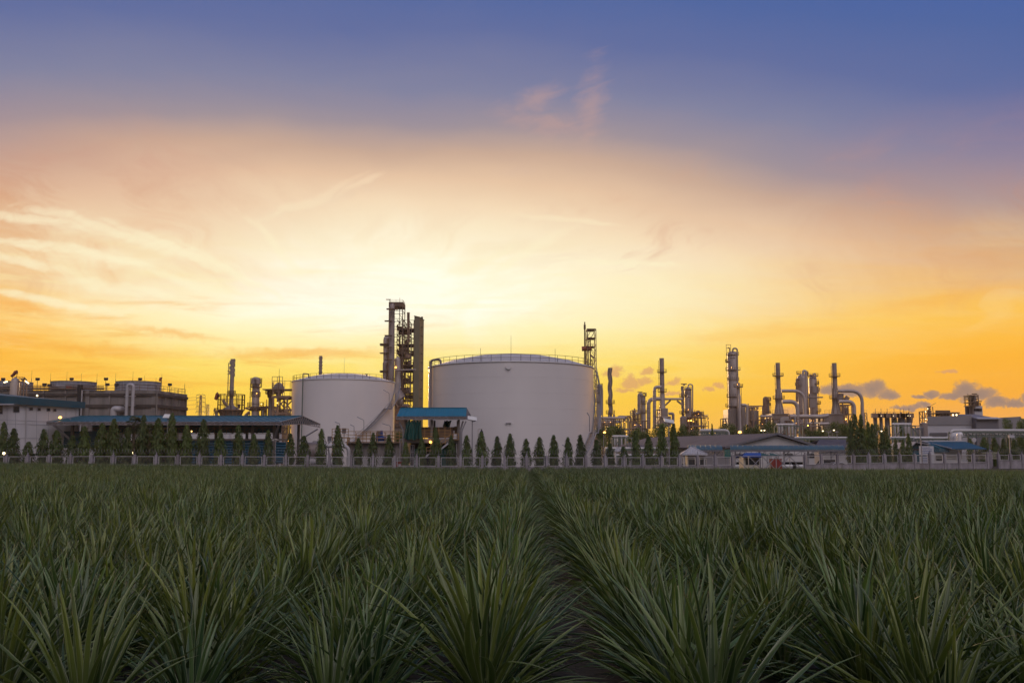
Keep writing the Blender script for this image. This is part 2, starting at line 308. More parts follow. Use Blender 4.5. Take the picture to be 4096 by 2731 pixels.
# ---------------------------------------------------------------- materials
def mat(name, col, rough=0.6, metal=0.0, var=0.15, scale=1.0, streak=0.0, stain=None, stain_amt=0.0, bump=0.0, spec=0.5, trans=0.0, rnd=0.0):
    m = bpy.data.materials.new(name); m.use_nodes = True; nt = m.node_tree; N, L = nt.nodes, nt.links
    b = N['Principled BSDF']; b.inputs['Roughness'].default_value = rough; b.inputs['Metallic'].default_value = metal
    b.inputs['Specular IOR Level'].default_value = spec
    geo = N.new('ShaderNodeNewGeometry'); pos = geo.outputs['Position']
    def noise(vec, sc, det=4):
        n = N.new('ShaderNodeTexNoise'); L.new(vec, n.inputs['Vector']); n.inputs['Scale'].default_value = sc; n.inputs['Detail'].default_value = det; return n.outputs[0]
    def mix(f, a, c2, mode='MIX'):
        n = N.new('ShaderNodeMix'); n.data_type = 'RGBA'; n.blend_type = mode
        for s_, v in ((n.inputs[0], f), (n.inputs[6], a), (n.inputs[7], c2)):
            if hasattr(v, 'is_output'): L.new(v, s_)
            else: s_.default_value = v
        return n.outputs[2]
    def rng(v, lo, hi, a, c2):
        n = N.new('ShaderNodeMapRange'); L.new(v, n.inputs[0])
        for i, q in enumerate((lo, hi, a, c2)): n.inputs[i + 1].default_value = q
        return n.outputs[0]
    c = tuple(col) + (1,)
    out = mix(1.0, c, mix(rng(noise(pos, scale), 0.25, 0.75, 0, 1), (1 - var,) * 3 + (1,), (1 + var,) * 3 + (1,)), 'MULTIPLY')
    if streak:
        vm = N.new('ShaderNodeVectorMath'); vm.operation = 'MULTIPLY'; L.new(pos, vm.inputs[0]); vm.inputs[1].default_value = (1, 1, 0.06)
        out = mix(1.0, out, mix(rng(noise(vm.outputs[0], 1.4 * scale, 6), 0.35, 0.7, 0, 1), (1, 1, 1, 1), (1 - streak,) * 3 + (1,)), 'MULTIPLY')
    if stain:
        vm = N.new('ShaderNodeVectorMath'); vm.operation = 'MULTIPLY'; L.new(pos, vm.inputs[0]); vm.inputs[1].default_value = (1, 1, 0.25)
        out = mix(rng(noise(vm.outputs[0], 0.5 * scale, 7), 0.5, 0.72, 0, stain_amt), out, tuple(stain) + (1,))
    if rnd:
        oi = N.new('ShaderNodeObjectInfo')
        out = mix(1.0, out, mix(oi.outputs['Random'], (1 - rnd, 1 - rnd, 1 - rnd, 1), (1 + rnd, 1 + rnd * 0.8, 1 + rnd * 0.4, 1)), 'MULTIPLY')
    L.new(out, b.inputs['Base Color'])
    if bump:
        bn = N.new('ShaderNodeBump'); bn.inputs['Strength'].default_value = bump; bn.inputs['Distance'].default_value = 0.05
        L.new(noise(pos, 6 * scale), bn.inputs['Height']); L.new(bn.outputs[0], b.inputs['Normal'])
    if trans:
        tr = N.new('ShaderNodeBsdfTranslucent'); L.new(mix(1.0, out, (1.5, 1.7, 0.6, 1), 'MULTIPLY'), tr.inputs[0])
        ms = N.new('ShaderNodeMixShader'); ms.inputs[0].default_value = trans
        o = N['Material Output']; L.new(b.outputs[0], ms.inputs[1]); L.new(tr.outputs[0], ms.inputs[2]); L.new(ms.outputs[0], o.inputs[0])
    return m
def emit(name, col, s):
    m = bpy.data.materials.new(name); m.use_nodes = True; b = m.node_tree.nodes['Principled BSDF']
    b.inputs['Base Color'].default_value = (0.8, 0.7, 0.5, 1); b.inputs['Emission Color'].default_value = tuple(col) + (1,); b.inputs['Emission Strength'].default_value = s
    return m
MT = dict(
    tank=mat('tank_paint', (0.74, 0.70, 0.69), 0.26, var=0.05, scale=0.12, streak=0.07, bump=0.05),
    roofwhite=mat('white_roof_sheet', (0.56, 0.52, 0.49), 0.6, var=0.06, scale=0.3),
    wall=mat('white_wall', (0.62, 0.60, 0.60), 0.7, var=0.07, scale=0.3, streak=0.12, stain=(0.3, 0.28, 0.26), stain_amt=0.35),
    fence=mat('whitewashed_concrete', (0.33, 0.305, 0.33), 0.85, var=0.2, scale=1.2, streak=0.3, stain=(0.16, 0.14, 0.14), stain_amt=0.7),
    concrete=mat('stained_concrete', (0.26, 0.235, 0.22), 0.9, var=0.18, scale=0.4, streak=0.4, stain=(0.05, 0.042, 0.04), stain_amt=0.55, bump=0.2),
    darkcon=mat('dark_wet_concrete', (0.07, 0.058, 0.055), 0.9, var=0.4, scale=0.7),
    fan=mat('ribbed_grey_cladding', (0.36, 0.36, 0.40), 0.6, var=0.12, scale=0.5, streak=0.2),
    clad=mat('aluminium_cladding', (0.45, 0.385, 0.36), 0.45, 0.25, var=0.12, scale=0.25, streak=0.15),
    cladd=mat('dull_cladding', (0.32, 0.265, 0.245), 0.5, 0.2, var=0.15, scale=0.25, streak=0.2),
    stack=mat('weathered_stack_steel', (0.31, 0.25, 0.235), 0.6, 0.1, var=0.14, scale=0.3, streak=0.2),
    pipe=mat('grey_pipe', (0.45, 0.43, 0.44), 0.5, 0.15, var=0.1),
    steel=mat('rusty_steelwork', (0.25, 0.165, 0.115), 0.7, 0.1, var=0.3, scale=0.8),
    dsteel=mat('dark_steelwork', (0.15, 0.10, 0.07), 0.7, 0.1, var=0.3, scale=0.8),
    gal=mat('galvanised_steel', (0.30, 0.29, 0.31), 0.5, 0.3, var=0.15),
    gsteel=mat('green_grey_steel', (0.12, 0.15, 0.13), 0.6, var=0.15),
    rail=mat('ochre_railing', (0.34, 0.19, 0.07), 0.6, var=0.2),
    brownrail=mat('brown_railing', (0.20, 0.125, 0.08), 0.6, var=0.2),
    teal=mat('blue_roof_sheet', (0.010, 0.155, 0.24), 0.42, var=0.12, scale=0.5),
    tealpale=mat('faded_blue_roof_sheet', (0.020, 0.125, 0.175), 0.42, var=0.12, scale=0.5),
    carport=mat('faded_carport_sheet', (0.055, 0.115, 0.13), 0.5, var=0.2, scale=0.6, streak=0.2),
    tealdark=mat('dark_teal_sheet', (0.012, 0.075, 0.11), 0.5, var=0.15, scale=0.5),
    louv=mat('blue_louvre_sheet', (0.012, 0.105, 0.18), 0.5, var=0.12, scale=0.6),
    bluetarp=mat('bright_blue_roof', (0.015, 0.07, 0.30), 0.5, var=0.1),
    tarp=mat('green_tarpaulin', (0.012, 0.085, 0.075), 0.7, var=0.25, scale=0.9),
    fascia=mat('weathered_fascia', (0.19, 0.165, 0.15), 0.75, var=0.15),
    olive=mat('olive_cladding_panel', (0.17, 0.15, 0.095), 0.6, var=0.08, scale=0.2),
    greyroof=mat('dark_grey_roof', (0.095, 0.085, 0.10), 0.75, var=0.2, scale=0.3, streak=0.2),
    ltgrey=mat('light_grey_sheet', (0.46, 0.45, 0.48), 0.6, var=0.06, scale=0.2),
    mdgrey=mat('mid_grey_sheet', (0.235, 0.225, 0.24), 0.6, var=0.06, scale=0.2),
    dkgrey=mat('dark_grey_sheet', (0.15, 0.145, 0.165), 0.6, var=0.06, scale=0.2),
    dark=mat('dark_interior', (0.022, 0.02, 0.022), 0.9, var=0.3),
    glass=mat('dark_window_glass', (0.025, 0.028, 0.03), 0.12, var=0.1),
    red=mat('faded_red_paint', (0.34, 0.055, 0.045), 0.6, var=0.2),
    rust=mat('orange_red_sheet', (0.26, 0.07, 0.04), 0.7, var=0.25),
    cream=mat('cream_paint', (0.50, 0.46, 0.38), 0.7, var=0.12),
    black=mat('black_cladding', (0.018, 0.018, 0.022), 0.6, var=0.2),
    rubber=mat('tyre_rubber', (0.02, 0.02, 0.02), 0.9, var=0.2),
    silver=mat('silver_car_paint', (0.42, 0.42, 0.44), 0.3, 0.4, var=0.05), blackcar=mat('dark_car_paint', (0.03, 0.03, 0.035), 0.25, 0.2, var=0.05),
    whitecar=mat('white_car_paint', (0.62, 0.62, 0.63), 0.3, var=0.05),
    sign=mat('sign_board', (0.55, 0.55, 0.58), 0.6, var=0.05), signgreen=mat('green_sign_board', (0.02, 0.14, 0.12), 0.6, var=0.1),
    solar=mat('pale_lamp_panel', (0.72, 0.70, 0.66), 0.25, var=0.05),
    bark=mat('bark', (0.10, 0.075, 0.055), 0.9, var=0.3, scale=3),
    leafd=mat('dark_tree_leaves', (0.066, 0.104, 0.020), 0.55, var=0.45, scale=1.3, trans=0.3, rnd=0.22),
    leafb=mat('broad_tree_leaves', (0.075, 0.115, 0.028), 0.6, var=0.5, scale=0.35, trans=0.25, rnd=0.25),
    leafp=mat('palm_leaves', (0.05, 0.062, 0.025), 0.5, var=0.4, scale=1.5, trans=0.2),
    soil=mat('dark_soil', (0.035, 0.028, 0.02), 0.95, var=0.4, scale=2.0, bump=0.5),
    ground=mat('dusty_ground', (0.085, 0.08, 0.06), 0.95, var=0.3, scale=0.15),
    asphalt=mat('yard_asphalt', (0.07, 0.068, 0.07), 0.9, var=0.2, scale=0.4),
    lamp=emit('warm_lamp_glow', (1.0, 0.42, 0.06), 8), lampw=emit('white_lamp_glow', (1.0, 0.78, 0.42), 3.5),
    lampy=emit('yellow_lamp_glow', (1.0, 0.60, 0.14), 5),
)
def alpha_mat(name, col, a):
    m = bpy.data.materials.new(name); m.use_nodes = True; nt = m.node_tree; b = nt.nodes['Principled BSDF']
    b.inputs['Base Color'].default_value = tuple(col) + (1,); b.inputs['Alpha'].default_value = a; b.inputs['Roughness'].default_value = 0.7
    return m
MT['wire'] = alpha_mat('chain_link_wire', (0.12, 0.11, 0.11), 0.25)

# ================================================================ the setting: ground
def sst(a, b, x):
    t = min(1, max(0, (x - a) / (b - a))); return t * t * (3 - 2 * t)
def gz(x, y):
    return -0.28 * sst(25, 110, y) * (1 - sst(131, 137, y)) - 0.2 * sst(10, 70, x) * sst(25, 110, y) * (1 - sst(116, 130, y)) + 0.62 * sst(-8, -70, x) * sst(40, 128, y) * (1 - sst(136, 142, y)) + 0.38 * sst(15, 75, x) * sst(130, 152, y) * (1 - sst(200, 240, y))
g = MB(); g.add([(-1600, -150, -0.34), (1600, -150, -0.34), (1600, 2600, -0.34), (-1600, 2600, -0.34)], [(0, 1, 2, 3)])
setting(g.build('ground', MT['ground']))
g = MB(); nx, ny = 50, 60
vs = [(-160 + 320 * i / nx, -20 + 264 * j / ny) for j in range(ny + 1) for i in range(nx + 1)]
g.add([(x, y, gz(x, y)) for x, y in vs], [(j * (nx + 1) + i, j * (nx + 1) + i + 1, (j + 1) * (nx + 1) + i + 1, (j + 1) * (nx + 1) + i) for j in range(ny) for i in range(nx)])
setting(g.build('field_soil', MT['soil']))

# ================================================================ perimeter fence
FA, FB, FC = Vector((-92, 141, 0)), Vector((2, 138, 0)), Vector((78.5, 165.5, 0))
def fence_sections(name, label, segs, step, spike_every=2, wall_h=1.0, zb=None, panels=True):
    """segs: list of (start, end); one fence of concrete posts, a low wall, framed wire panels and a coil of razor wire"""
    root = thing(name, label, 'fence', segs[0][0])
    wl = MB(); rz = MB(); cap = MB()
    for a, b in segs:
        a, b = Vector(a), Vector(b); L_ = (b - a).length; n = max(1, round(L_ / step)); d = (b - a).normalized(); ang = math.atan2(d.y, d.x)
        zz = lambda p: gz(p.x, p.y) if zb is None else zb
        for i in range(n + 1):
            p = a + d * (L_ * i / n); z = zz(p) - 0.1
            rr = random.Random(int(p.x * 13 + p.y * 7))
            m = MB(); m.box((p.x, p.y, z + 1.27), (0.36, 0.36, 2.54), ang); m.box((p.x, p.y, z + 2.57), (0.30, 0.30, 0.08), ang)
            if i % spike_every == 0: m.box((p.x, p.y, z + 2.75), (0.14, 0.14, 0.34), ang)
            m.build('post', MT['fence'], root)
            # cranked arm carrying the razor wire
            cap.path([(p.x, p.y, z + 2.5), (p.x, p.y, z + 2.85), (p.x - d.y * -0.25, p.y - 0.25, z + 3.15)], 0.03, 5)
            if i == n: break
            q = a + d * (L_ * (i + 1) / n); z2 = zz(q) - 0.1
            e0, e1 = p + d * 0.21, q - d * 0.21
            wl.wallp([(e0.x - d.y * -0.09, e0.y - d.x * 0.09, z - 0.3), (e1.x - d.y * -0.09, e1.y - d.x * 0.09, z2 - 0.3), (e1.x - d.y * -0.09, e1.y - d.x * 0.09, z2 + wall_h), (e0.x - d.y * -0.09, e0.y - d.x * 0.09, z + wall_h)], (-d.y * 0.18, d.x * 0.18, 0))
            wl.wallp([(e0.x - d.y * -0.14, e0.y - d.x * 0.14, z + wall_h), (e1.x - d.y * -0.14, e1.y - d.x * 0.14, z2 + wall_h), (e1.x - d.y * -0.14, e1.y - d.x * 0.14, z2 + wall_h + 0.09), (e0.x - d.y * -0.14, e0.y - d.x * 0.14, z + wall_h + 0.09)], (-d.y * 0.28, d.x * 0.28, 0))
            pm = MB(); f0, f1 = p + d * 0.36, q - d * 0.36; zl, zh = z + wall_h + 0.2, z + 2.35; zl2, zh2 = z2 + wall_h + 0.2, z2 + 2.35
            for s_, e_ in (((f0.x, f0.y, zl), (f1.x, f1.y, zl2)), ((f0.x, f0.y, zh), (f1.x, f1.y, zh2)), ((f0.x, f0.y, zl), (f0.x, f0.y, zh)), ((f1.x, f1.y, zl2), (f1.x, f1.y, zh2))):
                pm.beam(s_, e_, 0.075)
            for h in (0.3, 0.7):
                for u_, w_ in ((p + d * 0.2, f0), (f1, q - d * 0.2)):
                    pm.beam((u_.x, u_.y, zl + h), (w_.x, w_.y, zl + h), 0.05)
            pm.add([(f0.x, f0.y, zl), (f1.x, f1.y, zl2), (f1.x, f1.y, zh2), (f0.x, f0.y, zh)], [(0, 1, 2, 3)], 1)
            pm.build('wire_panel', [MT['pipe'], MT['wire']], root, smooth=False)
        turns = int(L_ / 0.42); pts = []
        for i in range(turns * 8):
            t = i / (turns * 8); p = a + (b - a) * t; th = i / 8 * 2 * math.pi
            pts.append((p.x + 0.05 * math.cos(th), p.y, zz(p) + 2.85 + 0.33 * math.sin(th) + 0.0) if False else (p.x + d.x * 0.16 * math.cos(th), p.y + d.y * 0.16 * math.cos(th) - 0.22 * math.cos(th), zz(p) + 2.95 + 0.32 * math.sin(th)))
        rz.path(pts, 0.011, 3)
    wl.build('low_wall', MT['fence'], root, smooth=False)
    cap.build('wire_arms', MT['gal'], root); rz.build('razor_wire', MT['gal'], root)
    return root
def on_fence(sx):
    """point of the fence line that lies at photograph column sx"""
    for a, b in ((FA, FB), (FB, FC)):
        for i in range(401):
            p = a + (b - a) * (i / 400)
            if 2048 + p.x / (p.y * 0.9932) * FPX >= sx: return p
    return FC
GA, GB = on_fence(2926), on_fence(3216)
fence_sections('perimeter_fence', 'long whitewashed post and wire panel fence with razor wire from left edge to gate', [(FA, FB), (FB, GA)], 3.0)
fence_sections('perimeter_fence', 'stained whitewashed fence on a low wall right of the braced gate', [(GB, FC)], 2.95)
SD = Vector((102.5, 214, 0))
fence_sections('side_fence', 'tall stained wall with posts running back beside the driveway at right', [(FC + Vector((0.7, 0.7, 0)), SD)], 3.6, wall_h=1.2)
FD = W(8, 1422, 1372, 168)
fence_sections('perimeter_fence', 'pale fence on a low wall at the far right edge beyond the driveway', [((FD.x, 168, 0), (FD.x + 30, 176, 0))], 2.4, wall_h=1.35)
# gate of crossed bars
root = thing('sliding_gate', 'wide grey metal gate with crossed diagonal bars closing the entrance', 'gate', GA)
d = (GB - GA).normalized(); Lg = (GB - GA).length; n = 5
fr = MB(); br_ = MB()
for i in range(n + 1):
    p = GA + d * (0.35 + (Lg - 0.7) * i / n); fr.beam((p.x, p.y, 0.25), (p.x, p.y, 2.45), 0.1)
    if i < n:
        q = GA + d * (0.35 + (Lg - 0.7) * (i + 1) / n)
        if i % 2: br_.beam((p.x, p.y + 0.06, 0.3), (q.x, q.y + 0.06, 2.4), 0.09)
        else: br_.beam((p.x, p.y + 0.06, 2.4), (q.x, q.y + 0.06, 0.3), 0.09)
        if 0 < i < 4: br_.beam((p.x, p.y - 0.06, 0.3 if i % 2 == 0 else 2.4), (q.x, q.y - 0.06, 2.4 if i % 2 == 0 else 0.3), 0.09)
a, b = GA + d * 0.3, GB - d * 0.3
for z in (0.22, 2.48): fr.beam((a.x, a.y, z), (b.x, b.y, z), 0.11)
fr.build('frame', MT['gal'], root); br_.build('cross_bars', MT['gal'], root)

# ================================================================ trees
def leaf_mesh_columnar(seed, n=1500, droop=1.0):
    """unit columnar crown: height 1, radius 0.14, layered drooping leaf blades"""
    rr = random.Random(seed); m = MB(); lob = [rr.uniform(0, 6.28) for _ in range(6)]
    for i in range(n):
        t = rr.random() ** 1.15
        prof = min(1, (1 - t) * 2.1 + 0.10) ** 0.8 * (0.78 + 0.22 * min(1, t * 8))
        a = rr.uniform(0, 2 * math.pi)
        rad = 0.135 * prof * (0.80 + 0.28 * math.sin(2 * a + lob[0] + t * 9) * math.sin(17 * t + lob[1] + a) + rr.uniform(-0.12, 0.24))
        r0 = rad * (rr.random() ** 0.45)
        z = t; L_ = rr.uniform(0.035, 0.075) * (0.6 + 0.5 * prof); w = L_ * 0.24
        c, s_ = math.cos(a), math.sin(a); tilt = R(rr.uniform(35, 82)) * droop
        out = Vector((c * math.cos(tilt), s_ * math.cos(tilt), -math.sin(tilt))); side = Vector((-s_, c, rr.uniform(-0.5, 0.5))).normalized()
        p0 = Vector((c * r0, s_ * r0, z)); p1 = p0 + out * L_ * 0.5; p2 = p0 + out * L_ + Vector((0, 0, -0.25 * L_))
        m.add([p0, p1 + side * w, p2, p1 - side * w], [(0, 1, 2, 3)])
    return m
CROWNS = {}
def crown_mesh(seed):
    if seed not in CROWNS:
        m = leaf_mesh_columnar(seed); me = bpy.data.meshes.new('crown'); me.from_pydata(m.v, [], m.f); me.materials.append(MT['leafd']); CROWNS[seed] = me
        t = MB(); t.path([(0, 0, -0.13), (0.004, 0, 0.2), (0, 0.003, 0.6), (0, 0, 0.97)], lambda q: 0.014 * (1 - q) + 0.002, 7); tm = bpy.data.meshes.new('trunk'); tm.from_pydata(t.v, [], t.f); tm.materials.append(MT['bark']); CROWNS[(seed, 't')] = tm
    return CROWNS[seed], CROWNS[(seed, 't')]
tree_n = 0
def columnar(k, x, yt, wd, Y, label, group='columnar trees along the fence', gap=0.3):
    global tree_n
    tree_n += 1; rr = random.Random(tree_n * 5)
    top = W(k, x, yt, Y); wm = wd * mpp(k, Y); zb = gz(top.x, Y)
    root = thing('columnar_tree', label, 'tree', (top.x, Y, zb), group)
    h = top.z - zb - gap; cm, tm = crown_mesh(rr.randrange(6)); rz = rr.uniform(0, 6.28); tl = (rr.uniform(-0.02, 0.02), rr.uniform(-0.02, 0.02))
    for nm, me in (('crown', cm), ('trunk', tm)):
        o = bpy.data.objects.new(nm, me); COL.objects.link(o); o.parent = root; o.location = (0, 0, gap)
        o.scale = (wm / 0.205, wm / 0.205, h) if nm == 'crown' else (h * 0.85, h * 0.85, h); o.rotation_euler = (tl[0], tl[1], rz); ROOT[o.name] = Vector(root.location)
ORD = ['first', 'second', 'third', 'fourth', 'fifth', 'sixth', 'seventh', 'eighth', 'ninth', 'tenth']
def tree_run(k, lst, Ys, where, side='from the left'):
    srt = sorted(range(len(lst)), key=lambda i: lst[i][1])
    for i, (x, yt, wd) in enumerate(lst):
        pre = 'tallest, ' if i == srt[0] and len(lst) > 2 else ('shortest, ' if i == srt[-1] and len(lst) > 2 else '')
        columnar(k, x, yt, wd, Ys if not callable(Ys) else Ys(i), '%sdark columnar tree, %s %s %s' % (pre, ORD[i], side, where))
def yf(k):   # a row a few metres behind the fence
    ox, oy, s = CROPS[k]
    def f_(lst, off=4.5): return lambda i: on_fence(ox + lst[i][0] / s).y + off
    return f_
l = [(60, 870, 130), (210, 965, 160), (415, 1155, 150), (640, 975, 140), (815, 990, 170)]; tree_run(1, l, yf(1)(l), 'before the white wall at left edge')
l = [(1040, 1065, 140), (1215, 935, 150), (1455, 890, 160), (1635, 825, 170), (1820, 950, 150)]; tree_run(1, l, yf(1)(l), 'before the long canopy left half')
l = [(100, 840, 130), (320, 880, 160), (490, 815, 130), (680, 970, 140)]; tree_run(2, l, yf(2)(l), 'right of the palms before the long canopy')
l = [(905, 895, 140), (1115, 1035, 130), (1360, 965, 120), (1560, 1090, 115), (1745, 1035, 110), (2025, 1080, 110)]; tree_run(2, l, yf(2)(l), 'before the blue louvred wall')
l = [(258, 1255, 90), (420, 1192, 75), (570, 1160, 80), (742, 1275, 72), (877, 1225, 68), (1022, 1245, 75)]; tree_run(3, l, yf(3)(l), 'in front of the smaller white tank')
l = [(1170, 1310, 60), (1310, 1270, 75), (1440, 1180, 80)]; tree_run(3, l, yf(3)(l), 'before the blue roofed shelter')
l = [(315, 1210, 80), (470, 1210, 85), (628, 1175, 100), (780, 1220, 85), (913, 1192, 90), (1070, 1245, 85), (1212, 1228, 95), (1352, 1208, 90), (1497, 1230, 85), (1625, 1205, 85)]
tree_run(4, l, yf(4)(l), 'in the row before the large white tank')
l = [(215, 1180, 110), (380, 1225, 90), (540, 1265, 110), (700, 1065, 100), (860, 1130, 110), (1015, 990, 110), (1165, 970, 100)]; tree_run(5, l, yf(5)(l), 'between the large tank and white gazebo')
columnar(5, 1660, 975, 38, 232, 'small lone columnar tree standing above the grey warehouse roof at its left')
l = [(325, 905, 95), (395, 825, 125), (470, 830, 105), (560, 930, 100), (612, 955, 105), (745, 1080, 95), (820, 1090, 85), (915, 1150, 65), (1010, 1160, 75), (1085, 1080, 75)]
tree_run(7, l, yf(7)(l), 'in the dense clump right of the carport')
l = [(960, 1010, 90), (1180, 990, 150), (1350, 1000, 130), (1500, 1010, 110), (1670, 1030, 130)]; tree_run(8, l, lambda i: 208 + i * 0.6, 'under the pipe bridge at far right')

def broad_mesh(seed, n=2600):
    """unit broad tree, height 1, crown radius about 0.45"""
    rr = random.Random(seed); lobes = []
    for i in range(11):
        a = rr.uniform(0, 6.28); q = rr.uniform(0.05, 0.30); lobes.append((q * math.cos(a), q * math.sin(a), rr.uniform(0.42, 0.82), rr.uniform(0.12, 0.21)))
    m = MB()
    for i in range(n):
        lx, ly, lz, lr = rr.choice(lobes); v = Vector((rr.gauss(0, 1), rr.gauss(0, 1), rr.gauss(0, 1))).normalized() * lr * rr.random() ** 0.33
        p = Vector((lx, ly, lz)) + Vector((v.x * 1.15, v.y * 1.15, v.z * 0.8)); s_ = rr.uniform(0.012, 0.026)
        nn = Vector((rr.gauss(0, 1), rr.gauss(0, 1), rr.gauss(0, 1) + 0.8)).normalized(); a = nn.orthogonal().normalized(); a = Matrix.Rotation(rr.uniform(0, 6.28), 3, nn) @ a; b = nn.cross(a)
        m.add([p - a * s_, p + b * s_ * 0.6, p + a * s_, p - b * s_ * 0.6], [(0, 1, 2, 3)])
    t = MB(); t.path([(0, 0, -0.03), (0.01, 0, 0.2), (0, 0.01, 0.42)], lambda q: 0.032 - 0.012 * q, 8)
    for lx, ly, lz, lr in lobes[:7]: t.path([(0, 0.01, 0.36), (lx * 0.5, ly * 0.5, (0.36 + lz) / 2), (lx, ly, lz)], lambda q: 0.016 * (1 - q) + 0.003, 5)
    return m, t
BROAD = []
for s_ in range(4):
    m, t = broad_mesh(50 + s_); me = bpy.data.meshes.new('crown'); me.from_pydata(m.v, [], m.f); me.materials.append(MT['leafb'])
    tm = bpy.data.meshes.new('trunk'); tm.from_pydata(t.v, [], t.f); tm.materials.append(MT['bark']); BROAD.append((me, tm))
def broad(k, x, yt, wd, Y, label, i, group='broad trees before the refinery'):
    top = W(k, x, yt, Y); wm = wd * mpp(k, Y); root = thing('broad_tree', label, 'tree', (top.x, Y, 0), group); h = top.z * 1.13
    for nm, me in zip(('crown', 'trunk'), BROAD[i % 4]):
        o = bpy.data.objects.new(nm, me); COL.objects.link(o); o.parent = root; o.scale = (wm / 0.82, wm / 0.82, h); o.rotation_euler = (0, 0, i * 1.7); ROOT[o.name] = Vector(root.location)
bl = [(5, 250, 995, 150, 262, 'dark dense broad tree right beside the large white tank'),
      (5, 390, 1040, 230, 300, 'broad tree behind the small lit street lamp by the large tank'),
      (5, 520, 1005, 260, 290, 'light green spreading tree before the pipe rack'),
      (5, 690, 1040, 220, 300, 'broad tree behind the horizontal vessel frame'),
      (5, 830, 1045, 240, 285, 'broad tree below the two bent flue ducts'),
      (5, 1000, 1010, 240, 295, 'broad tree just below the tall flue stack'),
      (5, 1180, 1030, 220, 305, 'broad tree behind the pair of tallest fence trees'),
      (5, 1270, 1000, 230, 285, 'light green broad tree left of the grey warehouse roof'),
      (5, 1400, 1035, 220, 280, 'low broad tree at the left end of the warehouse roof'),
      (6, 330, 1030, 180, 330, 'dark round tree below the tallest column, left side'),
      (6, 470, 1010, 200, 320, 'dark broad tree right under the tallest column'),
      (6, 610, 1035, 180, 330, 'low dark tree behind the orange street lamp'),
      (6, 720, 1000, 200, 325, 'dark broad tree below the open steel frame'),
      (6, 850, 1005, 190, 320, 'dark tree left of the white pipe manifold'),
      (6, 960, 1005, 120, 330, 'narrow dark tree touching the white pipe manifold'),
      (6, 1370, 1060, 190, 320, 'low dark tree right of the white pipe manifold'),
      (6, 1500, 1040, 220, 318, 'dark tree behind the double armed street lamp, left one'),
      (6, 1640, 1010, 230, 325, 'tall dark tree behind the double armed street lamp'),
      (6, 1790, 1015, 220, 320, 'dark tree at right of the double armed street lamp'),
      (7, 250, 965, 200, 330, 'dark broad tree behind the tall clump of columnar trees'),
      (7, 540, 980, 160, 330, 'dark tree between clump and grey silos'),
      (7, 660, 985, 150, 320, 'dark tree below the leftmost grey silo'),
      (7, 760, 1000, 190, 315, 'dark broad tree below the middle grey silos'),
      (7, 960, 930, 190, 330, 'dark tree crown rising behind the right pipe manifold'),
      (3, 1105, 1190, 120, 262, 'bright green tree seen between small tank and shelter'),
      (8, 1560, 735, 200, 262, 'light green broad tree over the pipe bridge, left of two'),
      (8, 1740, 705, 260, 268, 'larger light green broad tree over the pipe bridge at right edge'),
      (8, 1800, 1000, 240, 216, 'dark broad tree under the pipe bridge at the right edge')]
for i, (k, x, yt, wd, Y, lab) in enumerate(bl): broad(k, x, yt, wd, Y, lab, i)

def palm(k, x, yt, Y, label):
    top = W(k, x, yt, Y); root = thing('fan_palm', label, 'palm', (top.x, Y, 0.0), 'fan palms under the canopy edge'); rr = random.Random(int(x)); h = top.z - 0.9
    t = MB(); t.path([(top.x, Y, 0), (top.x + 0.1, Y, h * 0.5), (top.x, Y, h)], lambda q: 0.24 - 0.05 * q, 9); t.build('trunk', MT['bark'], root)
    m = MB()
    for i in range(46):
        a = rr.uniform(0, 6.28); el = R(rr.uniform(-65, 75)); d_ = Vector((math.cos(a) * math.cos(el), math.sin(a) * math.cos(el), math.sin(el))); L_ = rr.uniform(0.7, 1.0)
        c = Vector((top.x, Y, h)) + d_ * L_; sd_ = d_.cross(Vector((0, 0, 1))).normalized(); up = sd_.cross(d_)
        for j in range(9):
            b_ = R(-80 + 20 * j); tip = c + (d_ * math.cos(b_) + sd_ * math.sin(b_)) * 0.75 + Vector((0, 0, -0.25)); md = (c + tip) / 2 + up * 0.05
            n_ = (d_ * -math.sin(b_) + sd_ * math.cos(b_)) * 0.06; m.add([c, md + n_, tip, md - n_], [(0, 1, 2, 3)])
        m.beam((top.x, Y, h), c, 0.03)
    m.build('crown', MT['leafp'], root, smooth=False)
palm(1, 1910, 830, 150, 'bushy fan palm left of two before the long canopy')
palm(2, 195, 985, 151, 'low fan palm right of two before the long canopy')

